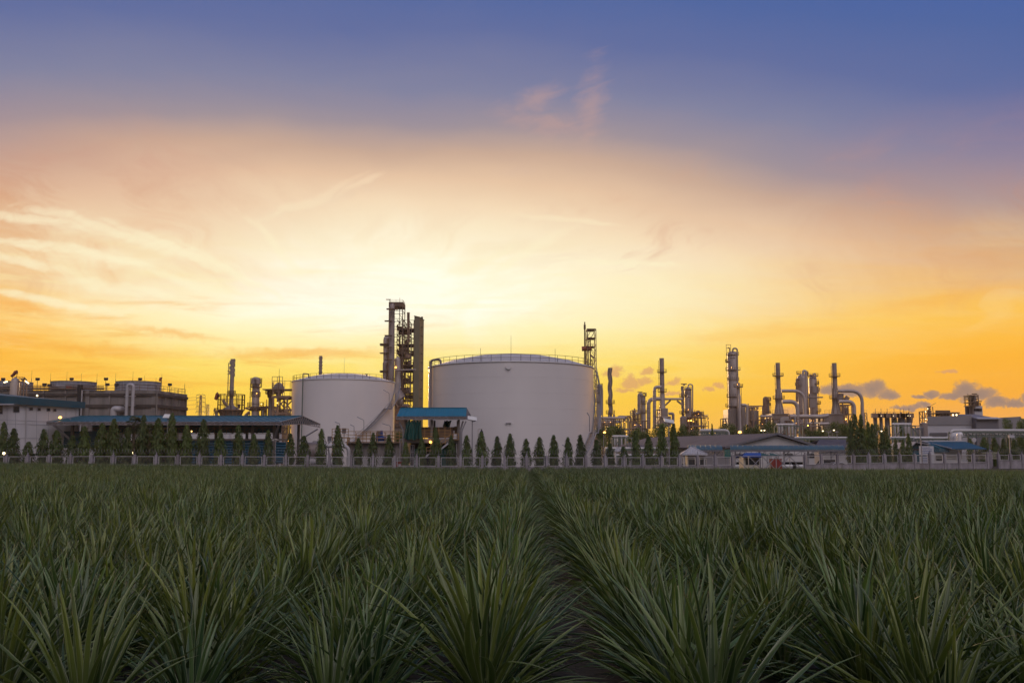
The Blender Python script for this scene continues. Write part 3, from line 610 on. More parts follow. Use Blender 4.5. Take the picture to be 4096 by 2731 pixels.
# ================================================================ storage tanks
def railing(mb, pts, h=1.1, step=1.6, r=0.035, closed=False, rails=2):
    """posts and rails along a polyline"""
    pts = [Vector(p) for p in pts]; segs = list(zip(pts, pts[1:] + ([pts[0]] if closed else [])))[:len(pts) - (0 if closed else 1)]
    for a, b in segs:
        n = max(1, round((b - a).length / step))
        for i in range(n + 1):
            p = a + (b - a) * (i / n); mb.beam(p, p + Vector((0, 0, h)), r * 2)
        for j in range(1, rails + 1): mb.beam(a + Vector((0, 0, h * j / rails)), b + Vector((0, 0, h * j / rails)), r * 2)
def circ(cx, cy, z, rad, n, a0=0, a1=360):
    full = abs(a1 - a0) > 359
    return [(cx + rad * math.cos(R(a0 + (a1 - a0) * i / n)), cy + rad * math.sin(R(a0 + (a1 - a0) * i / n)), z) for i in range(n if full else n + 1)]
def tank(name, label, cx, cy, rad, top, dome, nrail, stairs, extra):
    root = thing(name, label, 'storage tank', (cx, cy, 0), 'white storage tanks')
    sh = MB(); sh.lathe(cx, cy, [(rad, -0.3), (rad, top)], 96, cap=False)
    for z in [top * i / 7 for i in range(1, 7)]: sh.ring(cx, cy, z, rad + 0.004, 0.016, 96, 4)
    sh.ring(cx, cy, top - 0.1, rad + 0.05, 0.12, 96, 6); sh.build('shell', MT['tank'], root)
    dm = MB(); dm.lathe(cx, cy, [(rad, top), (rad * 0.75, top + dome * 0.45), (rad * 0.45, top + dome * 0.8), (rad * 0.2, top + dome * 0.96), (0.05, top + dome)], 72, cap=False)
    dm.build('dome_roof', MT['roofwhite'], root)
    rl = MB(); railing(rl, circ(cx, cy, top, rad - 0.1, nrail), 1.15, 99, 0.03, True); rl.build('railing', MT['brownrail'], root)
    # stair wound round the shell: (angle0, z0) -> (angle1, z1), angles from the +X axis, with landings
    st = MB(); sr = MB()
    for (a0, z0, a1, z1) in stairs:
        n = max(2, int(abs(z1 - z0) / 0.26) or 6); pa = []
        for i in range(n + 1):
            t = i / n; a = R(a0 + (a1 - a0) * t); z = z0 + (z1 - z0) * t; c, s_ = math.cos(a), math.sin(a)
            st.beam((cx + c * (rad + 0.05), cy + s_ * (rad + 0.05), z), (cx + c * (rad + 1.25), cy + s_ * (rad + 1.25), z), 0.3, 0.05)
            pa.append((cx + c * (rad + 1.25), cy + s_ * (rad + 1.25), z))
            if i % 3 == 0: sr.beam(pa[-1], Vector(pa[-1]) + Vector((0, 0, 1.1)), 0.05)
        st.path(pa, 0.12, 5); st.path([(cx + (p[0] - cx) * (rad + 0.1) / (rad + 1.25), cy + (p[1] - cy) * (rad + 0.1) / (rad + 1.25), p[2]) for p in pa], 0.1, 5)
        for h in (0.55, 1.1): sr.path([(p[0], p[1], p[2] + h) for p in pa], 0.035, 4)
    st.build('stair', MT['gal'], root); sr.build('stair_railing', MT['gal'], root)
    return root
BT = (W(0, 2044, 1825, 178).x, 178.0, 14.75); bt_top = W(0, 2044, 1443, 178 - 14.75).z
cx, cy, rad = BT
t = tank('storage_tank', 'largest white cylindrical tank, right of the blue roofed shelter', cx, cy, rad, bt_top, 2.55, 56,
         [(-47, 0.4, -24, 6.4), (-24, 6.4, -20, 6.4), (-20, 6.4, 14, bt_top)], None)
m = MB(); xl = W(4, 125, 600, 172).x
ang = math.radians(203); ex, ey = cx + (rad + 0.35) * math.cos(ang), cy + (rad + 0.35) * math.sin(ang); ang2 = math.radians(212)
ix, iy = cx + (rad - 0.5) * math.cos(ang2), cy + (rad - 0.5) * math.sin(ang2)
m.path([(ex, ey, 1), (ex, ey, bt_top + 0.95), (ix, iy, bt_top + 0.95), (ix, iy, bt_top - 0.3)], 0.2, 10, 0.7)
m.build('overflow_pipe', MT['cladd'], t)
m = MB(); p = W(4, 895, 523, cy - rad)
m.tube((p.x, cy - rad + 0.4, p.z), (p.x, cy - rad - 0.25, p.z), 0.34, n=16); m.tube((p.x, cy - rad - 0.25, p.z), (p.x, cy - rad - 0.33, p.z), 0.44, n=16); m.build('nozzle', MT['tank'], t)
m = MB(); p = W(4, 895, 1097, cy - rad)
m.box((p.x, cy - rad - 0.05, p.z + 0.1), (0.9, 0.2, 0.08))
for s_ in (-0.3, 0.3): m.tube((p.x + s_, cy - rad, p.z), (p.x + s_, cy - rad - 0.3, p.z), 0.12, n=10)
m.build('level_bracket', MT['gal'], t)
m = MB(); p = W(4, 700, 450, cy); m.lathe(p.x, cy - 9, [(0.16, bt_top + 0.3), (0.16, bt_top + 1.25), (0.26, bt_top + 1.25), (0.26, bt_top + 1.4)], 10); m.build('roof_vent', MT['cladd'], t)
m = MB(); m.tube((cx, cy, bt_top + 2.4), (cx, cy, bt_top + 6.0), 0.035, 0.02, 5)
for a in (110, 70, 250, 300): m.tube((cx + rad * math.cos(R(a)), cy + rad * math.sin(R(a)), bt_top), (cx + rad * math.cos(R(a)), cy + rad * math.sin(R(a)), bt_top + 2.2), 0.03, n=5)
m.build('lightning_rods', MT['dsteel'], t)
ST = (W(0, 1370, 1825, 225).x, 225.0, 11.45); st_top = W(0, 1370, 1513, 225 - 11.45).z
cx, cy, rad = ST
t = tank('storage_tank', 'smaller white cylindrical tank with a long diagonal stair on its right', cx, cy, rad, st_top, 2.0, 42,
         [(-74, 4.8, -31, 12.8), (-31, 12.8, -25, 12.8), (-25, 12.8, 8, st_top)], None)
m = MB(); p = W(3, 270, 900, cy - 7)
m.path([(p.x, cy - rad * 0.85, 2), (p.x, cy - rad * 0.85, st_top + 1.2), (p.x + 0.9, cy - rad * 0.7, st_top + 1.2), (p.x + 0.9, cy - rad * 0.7, st_top)], 0.13, 8, 0.4); m.build('overflow_pipe', MT['gsteel'], t)
m = MB(); m.tube((cx, cy, st_top + 1.9), (cx, cy, st_top + 5.6), 0.035, 0.02, 5)
m.tube((cx + 6, cy - 6, st_top + 0.5), (cx + 6, cy - 6, st_top + 1.3), 0.16, n=8); m.box((cx + 6, cy - 6, st_top + 1.35), (0.7, 0.4, 0.12)); m.build('roof_vent', MT['cladd'], t)

# ================================================================ left: white building
root = thing('white_building', 'white walled building with dark teal roof at the left edge', 'building', (-82, 160, 0))
A = W(1, 0, 1372, 160); B = W(1, 1092, 1372, 172); dv = Vector((B.x - A.x, 12, 0)).normalized(); P0 = Vector((A.x, 160, 0)) - dv * 20; P1 = Vector((B.x, 172, 0)); back = Vector((-14, 8, 0))
ez0, ez1 = 10.95, W(1, 1092, 690, 172).z
m = MB(); m.wallp([P0, P1, P1 + Vector((0, 0, ez1)), P0 + Vector((0, 0, ez0 + 0.2))], back)
m.build('wall', MT['wall'], root, smooth=False)
m = MB(); o = dv.cross(Vector((0, 0, 1))); E0, E1 = P0 + o * 0.7, P1 + o * 0.7 + dv * 0.7
f0, f1 = E0 + Vector((0, 0, ez0 + 0.1)), E1 + Vector((0, 0, W(1, 1125, 686, E1.y).z)); g0, g1 = E0 + Vector((0, 0, ez0 + 1.55)), E1 + Vector((0, 0, W(1, 1125, 598, E1.y).z))
m.wallp([f0, f1, g1, g0], -o * 0.5); m.build('fascia', MT['tealdark'], root, smooth=False)
m = MB(); r0, r1 = g0 + back * 0.7 + Vector((0, 0, 1.9)), W(1, 900, 573, 181)
m.slab([g0 - o * 0.25 + Vector((0, 0, 0.01)), g1 - o * 0.25 + Vector((0, 0, 0.01)), r1, r0], 0.12); m.build('roof', MT['tealdark'], root, smooth=False)
def on_wall(x, y):
    """point on the front wall plane seen at sheet 1 (x, y)"""
    d_ = W(1, x, y, 1.0) - Vector((0, 0, CAMZ)); n_ = o
    t_ = (P0 - Vector((0, 0, CAMZ))).dot(n_) / d_.dot(n_); return Vector((0, 0, CAMZ)) + d_ * t_
def wall_box(x0, y0, x1, y1, grow=0.0, out=0.06):
    a, b, c, e = on_wall(x0, y1), on_wall(x1, y1), on_wall(x1, y0), on_wall(x0, y0); ctr = (a + b + c + e) / 4
    q = [p + (p - ctr).normalized() * grow + o * out for p in (a, b, c, e)]; mm = MB(); mm.wallp(q, -o * (out + 0.05)); return mm
for (x0, y0, x1, y1) in ((190, 660, 270, 740), (419, 676, 464, 714), (536, 682, 576, 720), (669, 686, 711, 726), (758, 697, 797, 729), (-60, 642, 33, 765)):
    fr = wall_box(x0, y0, x1, y1, 0.12, 0.05).build('window', MT['gal'], root, smooth=False)
    wall_box(x0, y0, x1, y1, -0.03, 0.08).build('pane', MT['glass'], fr, smooth=False)
aw = wall_box(-80, 622, 152, 640, 0, 0.9); aw.build('awning', MT['ltgrey'], root, smooth=False)
sm_ = MB()
for (xa, ya, xb, yb) in ((0, 850, 900, 884), (0, 905, 890, 928), (0, 1108, 880, 1118)): sm_.beam(on_wall(xa, ya) + o * 0.02, on_wall(xb, yb) + o * 0.02, 0.05)
for x in (100, 220, 520, 690, 940): sm_.beam(on_wall(x, 690) + o * 0.02, on_wall(x, 1360) + o * 0.02, 0.04)
sm_.build('panel_seams', MT['fan'], root, smooth=False)
pp = MB(); pp.tube(on_wall(372, 640) + o * 0.12, on_wall(350, 1360) + o * 0.12, 0.09); pp.tube(on_wall(1078, 690) + o * 0.12, on_wall(1072, 1360) + o * 0.12, 0.09); pp.build('downpipe', MT['pipe'], root)
lp = MB(); lp.sphere(W(1, 530, 505, 168.0), 0.16, 8, 5); lp.build('lamp', MT['lampw'], root)

# ================================================================ left: cooling tower block
root = thing('cooling_tower', 'long stained concrete cooling tower block with round fan stacks on top', 'building', (-100, 236, 0))
cz = W(1, 1170, 432, 230).z; foot = [(-136, 230), (W(2, 268, 860, 230).x, 230), (W(2, 662, 860, 244.5).x, 244.5), (-133.5, 244.5)]
m = MB(); m.prism(foot, 0, cz); m.build('wall', MT['concrete'], root, smooth=False)
m = MB(); bx, by = foot[1]
zm = W(1, 1500, 655, 230).z
for z, h in ((zm, 1.3), (cz - 1.0, 1.1)):
    m.box(((-136 + bx) / 2, 229.72, z), (136 + bx, 0.2, h * 0.55)); a = Vector((bx, 230, z)); b = Vector((foot[2][0], 244.5, z)); dd = (b - a).normalized(); nn = Vector((dd.y, -dd.x, 0))
    m.wallp([a + Vector((0, 0, -h * .28)), b + Vector((0, 0, -h * .28)), b + Vector((0, 0, h * .28)), a + Vector((0, 0, h * .28))], nn * 0.5)
m.build('stain_band', MT['darkcon'], root, smooth=False)
m = MB()
for i in range(10):
    x = bx - 0.5 - i * 5.1; m.box((x, 229.85, cz / 2), (0.9 if i % 3 == 0 else 0.35, 0.32, cz - 0.1))
a = Vector((bx, 230, 0)); b = Vector((foot[2][0], 244.5, 0))
for t_ in (0.02, 0.28, 0.51, 0.75, 0.985):
    p = a + (b - a) * t_; m.box((p.x + 0.1, p.y, cz / 2), (0.32, 0.7, cz - 0.1), 0.16)
m.build('pilasters', MT['concrete'], root, smooth=False)
m = MB(); x0 = W(1, 1097, 700, 229).x; x1 = W(1, 1150, 700, 229).x; m.box(((x0 + x1) / 2, 229.2, cz / 2 + 0.6), (x1 - x0, 1.1, cz + 1.2)); m.build('riser_duct', MT['black'], root, smooth=False)
m = MB(); m.tube((W(1, 1157, 700, 229).x, 229, 0), (W(1, 1157, 700, 229).x, 229, cz), 0.18, n=8); m.build('riser_pipe', MT['pipe'], root)
for sx in (38, 294.5, 554.5):
    px_ = W(0, sx, 1540, 237.2).x; zt = W(0, sx, 1523, 233).z; m = MB(); Rr = 5.05
    m.lathe(px_, 237.2, [(Rr * 0.98, cz), (Rr * 0.97, cz + (zt - cz) * 0.6), (Rr * 1.0, zt - 0.15), (Rr * 1.03, zt), (Rr * 0.95, zt), (Rr * 0.93, cz)], 48, cap=False)
    for q in (0.15, 0.42, 0.7): m.ring(px_, 237.2, cz + (zt - cz) * q, Rr + 0.02, 0.09, 48, 5)
    for j in range(36): a_ = j * 10; m.beam((px_ + (Rr + 0.03) * math.cos(R(a_)), 237.2 + (Rr + 0.03) * math.sin(R(a_)), cz), (px_ + (Rr + 0.03) * math.cos(R(a_)), 237.2 + (Rr + 0.03) * math.sin(R(a_)), zt), 0.1)
    m.build('fan_stack', MT['fan'], root)
m = MB(); railing(m, [(-136, 230.2, cz), (bx - 0.2, 230.2, cz), (foot[2][0] - 0.2, 244.3, cz), (-133.5, 244.3, cz)], 1.2, 1.9, 0.035, True); m.build('railing', MT['brownrail'], root)
m = MB(); m.tube((-136, 229.6, cz + 0.35), (bx - 12, 229.6, cz + 0.35), 0.22, n=8); m.tube((-136, 229.4, cz + 0.85), (bx - 12, 229.4, cz + 0.85), 0.12, n=8); m.build('roof_pipe', MT['dsteel'], root)
m = MB(); mo = Vector((W(1, 880, 405, 230).x, 230.6, cz))
m.box(mo + Vector((0, 0, 0.7)), (1.5, 1.0, 1.2)); m.tube(mo + Vector((-1.6, 0, 0.9)), mo + Vector((0, 0, 0.9)), 0.5, n=10); m.build('fan_motor', MT['fan'], root)
m = MB(); m.tube(mo + Vector((0.9, 0, 0.7)), mo + Vector((1.9, 0, 0.7)), 0.42, n=10); m.build('red_motor', MT['red'], root)
m = MB(); xa, xb = W(1, 1803, 700, 227).x, W(1, 1888, 700, 227).x; zt = W(1, 1845, 350, 227).z
m.path([(xa, 227, 0), (xa, 227, zt), (xb, 227, zt), (xb, 227, 0)], 0.36, 12, 1.2)
for z in (cz - 1.5, zm): m.box(((xa + xb) / 2, 227, z), (xb - xa + 1.2, 0.25, 0.12))
m.build('loop_pipe', MT['pipe'], root)
m = MB(); p = W(1, 1605, 760, 227); q = W(1, 1700, 700, 228); m.path([(p.x, 227.5, 0), (p.x, 227.5, q.z), (q.x, 227.5, q.z), (q.x, 229.9, q.z)], 0.75, 14, 2.2); m.build('inlet_elbow', MT['pipe'], root)
m = MB(); a = W(2, 325, 560, 235)
for s_ in (-0.28, 0.28): m.beam((a.x + s_ * .3, 234 + s_, 4), (a.x + s_ * .3, 234 + s_, cz + 1), 0.07)
for z in [4 + 0.7 * i for i in range(20)]: m.beam((a.x - .09, 233.7, z), (a.x + .09, 234.3, z), 0.06)
for z in (zm, cz - 2.6, zm - 2.8): m.box((a.x + 0.1, 233.2, z), (0.5, 2.2, 0.1))
m.build('ladder', MT['brownrail'], root)
m = MB()
for x, yt in ((455, 150), (725, 185), (957, 165), (1162, 190), (1385, 195), (1652, 185), (1898, 160)):
    p = W(1, x, yt, 243); m.tube((p.x, 243, cz), (p.x, 243, (cz + p.z) / 2 + 1), 0.06, n=5); m.tube((p.x, 243, (cz + p.z) / 2 + 1), (p.x, 243, p.z), 0.028, n=4)
for x, yt in ((127, 330), (276, 360), (352, 310), (651, 430)):
    p = W(2, x, yt, 243); m.tube((p.x, 243, cz), (p.x, 243, (cz + p.z) / 2 + 1), 0.06, n=5); m.tube((p.x, 243, (cz + p.z) / 2 + 1), (p.x, 243, p.z), 0.028, n=4)
m.build('lightning_rods', MT['dsteel'], root)
fl = [(1, 45, 270, 236, 'floodlight above the leftmost fan stack at frame edge'), (1, 535, 270, 231, 'taller floodlight pole left of the middle fan stack'), (1, 632, 347, 231, 'short floodlight pole left of the middle fan stack'),
      (1, 705, 357, 231, 'twin floodlight pole touching the middle fan stack'), (1, 1020, 268, 242, 'floodlight rising behind the middle fan stack'), (1, 1510, 268, 232, 'taller floodlight pole between the two right fan stacks'),
      (1, 1528, 347, 231, 'short floodlight pole between the two right fan stacks'), (1, 1658, 353, 231, 'short floodlight pole touching the right fan stack'), (2, 65, 378, 241, 'floodlight behind the right fan stack'), (2, 453, 450, 236, 'floodlight pole at the right end of the cooling tower roof')]
for k, x, y, Y, lab in fl:
    p = W(k, x, y, Y); r_ = thing('floodlight_pole', lab, 'floodlight', (p.x, Y, cz), 'floodlights on the cooling tower'); m = MB(); m.tube((p.x, Y, cz), (p.x, Y, p.z), 0.06, n=6); m.build('pole', MT['dsteel'], r_)
    m = MB(); m.box((p.x + 0.1, Y - 0.1, p.z), (0.95, 0.5, 0.55), 0.3); m.beam((p.x - 0.4, Y, p.z - 0.3), (p.x + 0.4, Y, p.z - 0.3), 0.1); m.build('lamp_head', MT['black'], r_)
def windsock(k, xp, y0, y1, xt, yt, Y, label, rad=0.55, zb=0):
    p0, p1, tip = W(k, xp, y0, Y), W(k, xp, y1, Y), W(k, xt, yt, Y); r_ = thing('windsock', label, 'windsock', (p1.x, Y, p0.z)); m = MB(); m.tube((p1.x, Y, p0.z), (p1.x, Y, p1.z), 0.09, 0.05, 6); m.build('pole', MT['dsteel'], r_)
    m = MB(); d_ = tip - p1; m.path([p1, p1 + d_ * 0.28 + Vector((0, 0, 0.25)), p1 + d_ * 0.6, tip], lambda t_: rad * (1 - 0.45 * t_), 12); m.build('sock', MT['rust'], r_)
windsock(1, 243, 285, 172, 160, 232, 231, 'drooping dark orange windsock above the silver vessel at left edge', 0.5)
windsock(2, 1092, 860, 580, 1050, 645, 262, 'drooping orange windsock between pylons and the platform stack', 0.75)
windsock(2, 343, 545, 372, 320, 403, 240, 'curled dark windsock at the right end of the cooling tower', 0.42)
# vessel cluster at the far left
root = thing('pressure_vessel', 'silver vessel with pipes and lit lamps before the leftmost fan stack', 'vessel', W(1, 250, 470, 200).xy.to_3d())
m = MB(); a = W(1, 215, 300, 200); rv = 62 * mpp(1, 200)
m.lathe(a.x, 200, [(rv, 6), (rv, a.z - 0.5), (rv * 0.75, a.z + 0.4), (0.05, a.z + 0.8)], 20); m.build('shell', MT['clad'], root)
m = MB(); b = W(1, 290, 300, 200)
for j in range(5): m.path([(b.x + j * 0.5 - 0.8, 199.5 + 0.2 * j, 6), (b.x + j * 0.5 - 0.8, 199.5 + 0.2 * j, a.z - 1 + 0.3 * j), (b.x + j * 0.6 - 1.8, 200, a.z + 0.2 * j)], 0.14, 7, 0.5)
m.build('pipes', MT['steel'], root)
m = MB(); c = W(1, 350, 260, 200); m.tube(W(1, 325, 295, 200), c, 0.2, n=8); railing(m, [W(1, 175, 290, 200), W(1, 320, 290, 200)], 0.7, 0.8); m.build('top_valve', MT['dsteel'], root)
for (xa, ya, xb, yb) in ((55, 318, 105, 304), (362, 298, 390, 318), (392, 322, 410, 330)):
    m = MB(); m.beam(W(1, xa, ya, 198), W(1, xb, yb, 198), 0.2); m.build('lamp', MT['lampw'], root)

# ================================================================ left: long open canopy
def truss_band(mb, a, b, h, n, w=0.09, diag='z', mi=0, y=0):
    a, b = Vector(a), Vector(b); u = Vector((0, 0, h))
    mb.beam(a, b, w, mi=mi); mb.beam(a + u, b + u, w, mi=mi)
    for i in range(n + 1):
        p = a + (b - a) * (i / n); mb.beam(p, p + u, w * 0.8, mi=mi)
        if i < n:
            q = a + (b - a) * ((i + 1) / n)
            if diag == 'z' or i % 2: mb.beam(p, q + u, w * 0.8, mi=mi)
            else: mb.beam(p + u, q, w * 0.8, mi=mi)
root = thing('open_canopy', 'long open shed with a blue sheet roof and grey lattice eaves', 'canopy', (-58, 170, 0))
eL, eR = W(1, 670, 875, 165), W(2, 1920, 934, 165); eL.z = eR.z = (eL.z + eR.z) / 2
sk = Vector((3.8, 13, 0)); rL, rR = eL + sk * 0.52, W(3, 250, 1090, 171.8); rR = eR + sk * 0.52; zr = W(2, 1500, 862, 171.8).z; rL.z = rR.z = zr; bL, bR = eL + sk, eR + sk
rL.x = W(1, 1300, 797, 171.8).x - 2.0
m = MB(); n = 36
m.slab([eL, eR, rR, rL], 0.08); m.slab([rL, rR, bR, bL], 0.08)
for i in range(n + 1):
    t_ = i / n; p, q = eL + (eR - eL) * t_, rL + (rR - rL) * t_; m.beam(p + Vector((0, 0, 0.03)), q + Vector((0, 0, 0.03)), 0.1, 0.1)
m.beam(rL + Vector((0, 0, 0.05)), rR + Vector((0, 0, 0.05)), 0.4, 0.1); m.build('roof', MT['tealpale'], root, smooth=False)
ef = 45 * mpp(2, 165)
m = MB(); a, b = eL + Vector((0, -0.05, -ef)), eR + Vector((0, -0.05, -ef)); m.box(((a.x + b.x) / 2, 165.02, a.z + ef / 2), (b.x - a.x, 0.1, ef)); m.build('fascia_panel', MT['fascia'], root, smooth=False)
m = MB(); truss_band(m, a + Vector((0, -0.1, 0.05)), b + Vector((0, -0.1, 0.05)), ef - 0.1, 42, 0.085); m.build('fascia_truss', MT['fence'], root, smooth=False)
for e_, r_, b_ in ((eL, rL, bL), (eR, rR, bR)):
    m = MB(); dz_ = Vector((0, 0, -1.3))
    for p, q in ((e_, r_), (r_, b_)):
        m.beam(p, q, 0.14); m.beam(p + Vector((0, 0, -ef)), q + dz_, 0.14) if p is e_ else m.beam(p + dz_, q + Vector((0, 0, -ef)), 0.14)
        for i in range(9):
            t0, t1 = i / 9, (i + 1) / 9; lo = lambda t_: (p + (q - p) * t_) + ((Vector((0, 0, -ef)) * (1 - t_) + dz_ * t_) if p is e_ else (dz_ * (1 - t_) + Vector((0, 0, -ef)) * t_))
            m.beam(lo(t0), p + (q - p) * t1, 0.09); m.beam(lo(t1), p + (q - p) * t1, 0.08)
    m.build('gable_truss', MT['gal'], root, smooth=False)
cols = [eL + sk * 0.22 + Vector((2.2, 0, 0))] + [eL.lerp(eR, t_) + sk * 0.2 for t_ in (0.42, 0.56, 0.70, 0.84)] + [eR + sk * 0.2 + Vector((-2.6, 0, 0))]
colb = [p + sk * 0.62 for p in cols]
cz_ = eL.z
for p in cols + colb:
    m = MB(); m.box((p.x, p.y, cz_ / 2), (0.42, 0.42, cz_)); m.build('column', MT['fascia'], root, smooth=False)
m = MB()
m.beam((cols[-1].x, cols[-1].y, cz_ - 3.4), eR + Vector((-0.5, 0, -ef)), 0.28); m.beam((cols[0].x, cols[0].y, cz_ - 3.2), eL + Vector((1.2, 0, -ef)), 0.28)
m.beam((colb[-1].x, colb[-1].y, cz_ - 3.0), bR + Vector((-0.4, 0, -0.9)), 0.2); m.build('knee_brace', MT['gal'], root, smooth=False)
m = MB(); truss_band(m, (eL.x + 4, 169, cz_ - 1.9), (eR.x, 169, cz_ - 1.9), 1.0, 34, 0.09, 'x'); m.build('inner_truss', MT['dsteel'], root, smooth=False)
m = MB(); m.box(((eL.x + eR.x) / 2 + 1, 173.5, cz_ - 0.9), (eR.x - eL.x - 6, 0.15, 1.5)); m.build('rear_fascia', MT['tealdark'], root, smooth=False)
def louvre(k, x0, x1, y0, y1, Y, n, name='louvred_wall', mt='louv'):
    a, b = W(k, x0, y1, Y), W(k, x1, y0, Y); mm = MB(); mm.box(((a.x + b.x) / 2, Y + 0.1, (a.z + b.z) / 2), (b.x - a.x, 0.08, b.z - a.z))
    for i in range(n):
        z = a.z + (b.z - a.z) * (i + 0.5) / n; h = (b.z - a.z) / n * 0.5; mm.wallp([(a.x, Y, z - h * .6), (b.x, Y, z - h * .6), (b.x, Y - 0.16, z + h * .2), (a.x, Y - 0.16, z + h * .2)], (0, 0.03, h * .8))
    return mm.build(name, MT[mt], root, smooth=False)
louvre(1, 905, 1390, 1012, 1250, 168.2, 8, mt='tealdark')
louvre(2, 735, 1830, 1178, 1490, 168.2, 9); louvre(2, 1835, 1975, 1200, 1480, 168.0, 8, 'side_louvre')
m = MB(); a, b = W(2, 735, 1160, 168), W(2, 2000, 1178, 168); m.box(((a.x + b.x) / 2, 168.05, (a.z + b.z) / 2), (b.x - a.x, 0.4, 0.28)); m.build('wall_capping', MT['fascia'], root, smooth=False)
m = MB(); a, b = W(1, 900, 1400, 168), W(1, 1395, 1252, 168); m.box(((a.x + b.x) / 2, 168.3, b.z / 2), (b.x - a.x, 0.2, b.z)); m.build('base_wall', MT['wall'], root, smooth=False)
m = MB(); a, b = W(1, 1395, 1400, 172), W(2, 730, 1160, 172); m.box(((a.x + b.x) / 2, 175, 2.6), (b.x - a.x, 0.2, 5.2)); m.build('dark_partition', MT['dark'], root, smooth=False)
m = MB(); a, b = W(1, 1510, 1400, 170), W(1, 1725, 1035, 170); m.box(((a.x + b.x) / 2, 171.0, b.z / 2), (b.x - a.x, 0.2, b.z)); m.build('white_partition', MT['wall'], root, smooth=False)
m = MB(); a, b = W(2, 160, 1170, 168), W(2, 735, 1170, 168); m.box(((a.x + b.x) / 2, 168.3, a.z), (b.x - a.x, 0.2, 0.22)); m.build('cross_rail', MT['gal'], root, smooth=False)
# pale store tanks seen through the canopy
for i, (x0, x1, yt, Y, lab) in enumerate(((700, 1225, 1040, 196, 'pale white store building seen under the canopy, left of two'), (1230, 1800, 1048, 198, 'pale white store building seen under the canopy, right of two'))):
    a, b = W(2, x0, yt, Y), W(2, x1, yt, Y); rr_ = thing('store_building', lab, 'building', ((a.x + b.x) / 2, Y + 4, 0))
    m = MB(); m.box(((a.x + b.x) / 2, Y + 4, a.z / 2), (b.x - a.x - 0.05, 8, a.z)); m.build('wall', MT['wall'], rr_, smooth=False)
    m = MB(); m.slab([(a.x - 0.05, Y - 0.3, a.z + 0.02), (b.x - 0.1, Y - 0.3, a.z + 0.02), (b.x - 0.1, Y + 8.2, a.z + 0.8), (a.x - 0.05, Y + 8.2, a.z + 0.8)], 0.12); m.build('roof', MT['ltgrey'], rr_, smooth=False)
    m = MB(); m.tube((b.x - 0.5, Y - 0.1, 0), (b.x - 0.5, Y - 0.1, a.z), 0.12); m.build('downpipe', MT['wall'], rr_)

# ================================================================ blue roofed shelter before the tanks   (sheet 9: close survey of the shelter, 10: of the tower)
CROPS[9] = (1540, 1600, 5.6); CROPS[10] = (1500, 1190, 2.958)
SY = 150.0
root = thing('roofed_shelter', 'raised open shelter with a bright blue roof, between the two white tanks', 'shelter', (W(9, 1050, 1400, SY).x, SY + 3, 0))
e0, e1 = W(9, 262, 355, SY), W(9, 1815, 358, SY); e0.z = e1.z = (e0.z + e1.z) / 2
r0, r1 = W(9, 345, 175, SY + 3.2), W(9, 1830, 175, SY + 3.2); r0.z = r1.z = (r0.z + r1.z) / 2
b0, b1 = e0 + Vector((1.2, 6.6, 0)), W(9, 1865, 455, SY + 6.6); b1.z = e0.z; b1.x = e1.x + 0.6
m = MB(); m.slab([e0, e1, r1, r0], 0.07); m.slab([r0, r1, b1, b0], 0.07)
for i in range(14):
    t_ = (i + 0.45) / 14; m.beam(e0.lerp(e1, t_) + Vector((0, 0, 0.03)), r0.lerp(r1, t_) + Vector((0, 0, 0.03)), 0.07, 0.09)
m.beam(r0 + Vector((0, 0, 0.03)), r1 + Vector((0, 0, 0.03)), 0.3, 0.08)
m.build('roof', MT['teal'], root, smooth=False)
fh = 75 * mpp(9, SY); m = MB(); m.box(((e0.x + e1.x) / 2, SY + 0.02, e0.z - fh / 2 - 0.05), (e1.x - e0.x, 0.08, fh)); m.build('fascia_panel', MT['fascia'], root, smooth=False)
m = MB(); truss_band(m, e0 + Vector((0, -0.07, -fh)), e1 + Vector((0, -0.07, -fh)), fh - 0.08, 11, 0.075); m.build('fascia_truss', MT['fence'], root, smooth=False)
m = MB(); m.wallp([e1 + Vector((0.02, 0, -0.1)), r1 + Vector((0.02, 0, -0.1)), b1 + Vector((0.02, 0, -0.1)), b1 + Vector((0.02, 0, -fh)), e1 + Vector((0.02, 0, -fh))], (0.08, 0, 0)); m.build('gable_panel', MT['dkgrey'], root, smooth=False)
for x, dy_ in ((1048, 1.0), (1108, 5.6), (1650, 1.0), (1628, 5.6), (465, 1.0), (480, 5.6)):
    p = W(9, x, 600, SY + dy_); m = MB(); m.box((p.x, SY + dy_, (e0.z - fh) / 2), (0.34 if dy_ < 2 else 0.3, 0.34, e0.z - fh)); m.build('column', MT['fascia'], root, smooth=False)
for (xa, ya, xb, yb) in ((1750, 470, 1680, 690), (320, 490, 405, 680)):
    m = MB(); p = W(9, xa, ya, SY + 0.7); q = W(9, xb, yb, SY + 0.9); m.beam(p, q, 0.2); m.build('knee_brace', MT['gal'], root, smooth=False)
for pts, rp, fl_ in (([(1815, 470, .3), (1720, 690, .3), (1705, 1440, .3)], .1, .3), ([(1685, 690, .9), (1685, 1440, .9)], .12, 0), ([(410, 680, .9), (410, 1440, .9)], .12, 0), ([(400, 880, 0), (335, 880, 0), (335, 1440, 0)], .06, .1)):
    m = MB(); m.path([W(9, x, y, SY + d_) for x, y, d_ in pts], rp, 7, fl_); m.build('downpipe', MT['gal'], root)
dz0 = W(9, 800, 955, SY + 1).z; dz1 = W(9, 800, 865, SY + 1).z; dxa, dxb = W(9, 440, 900, SY + 1).x, W(9, 1650, 900, SY + 1).x
m = MB(); m.box(((dxa + dxb) / 2, SY + 3.6, (dz0 + dz1) / 2), (dxb - dxa, 5.6, dz1 - dz0)); m.build('deck', MT['fascia'], root, smooth=False)
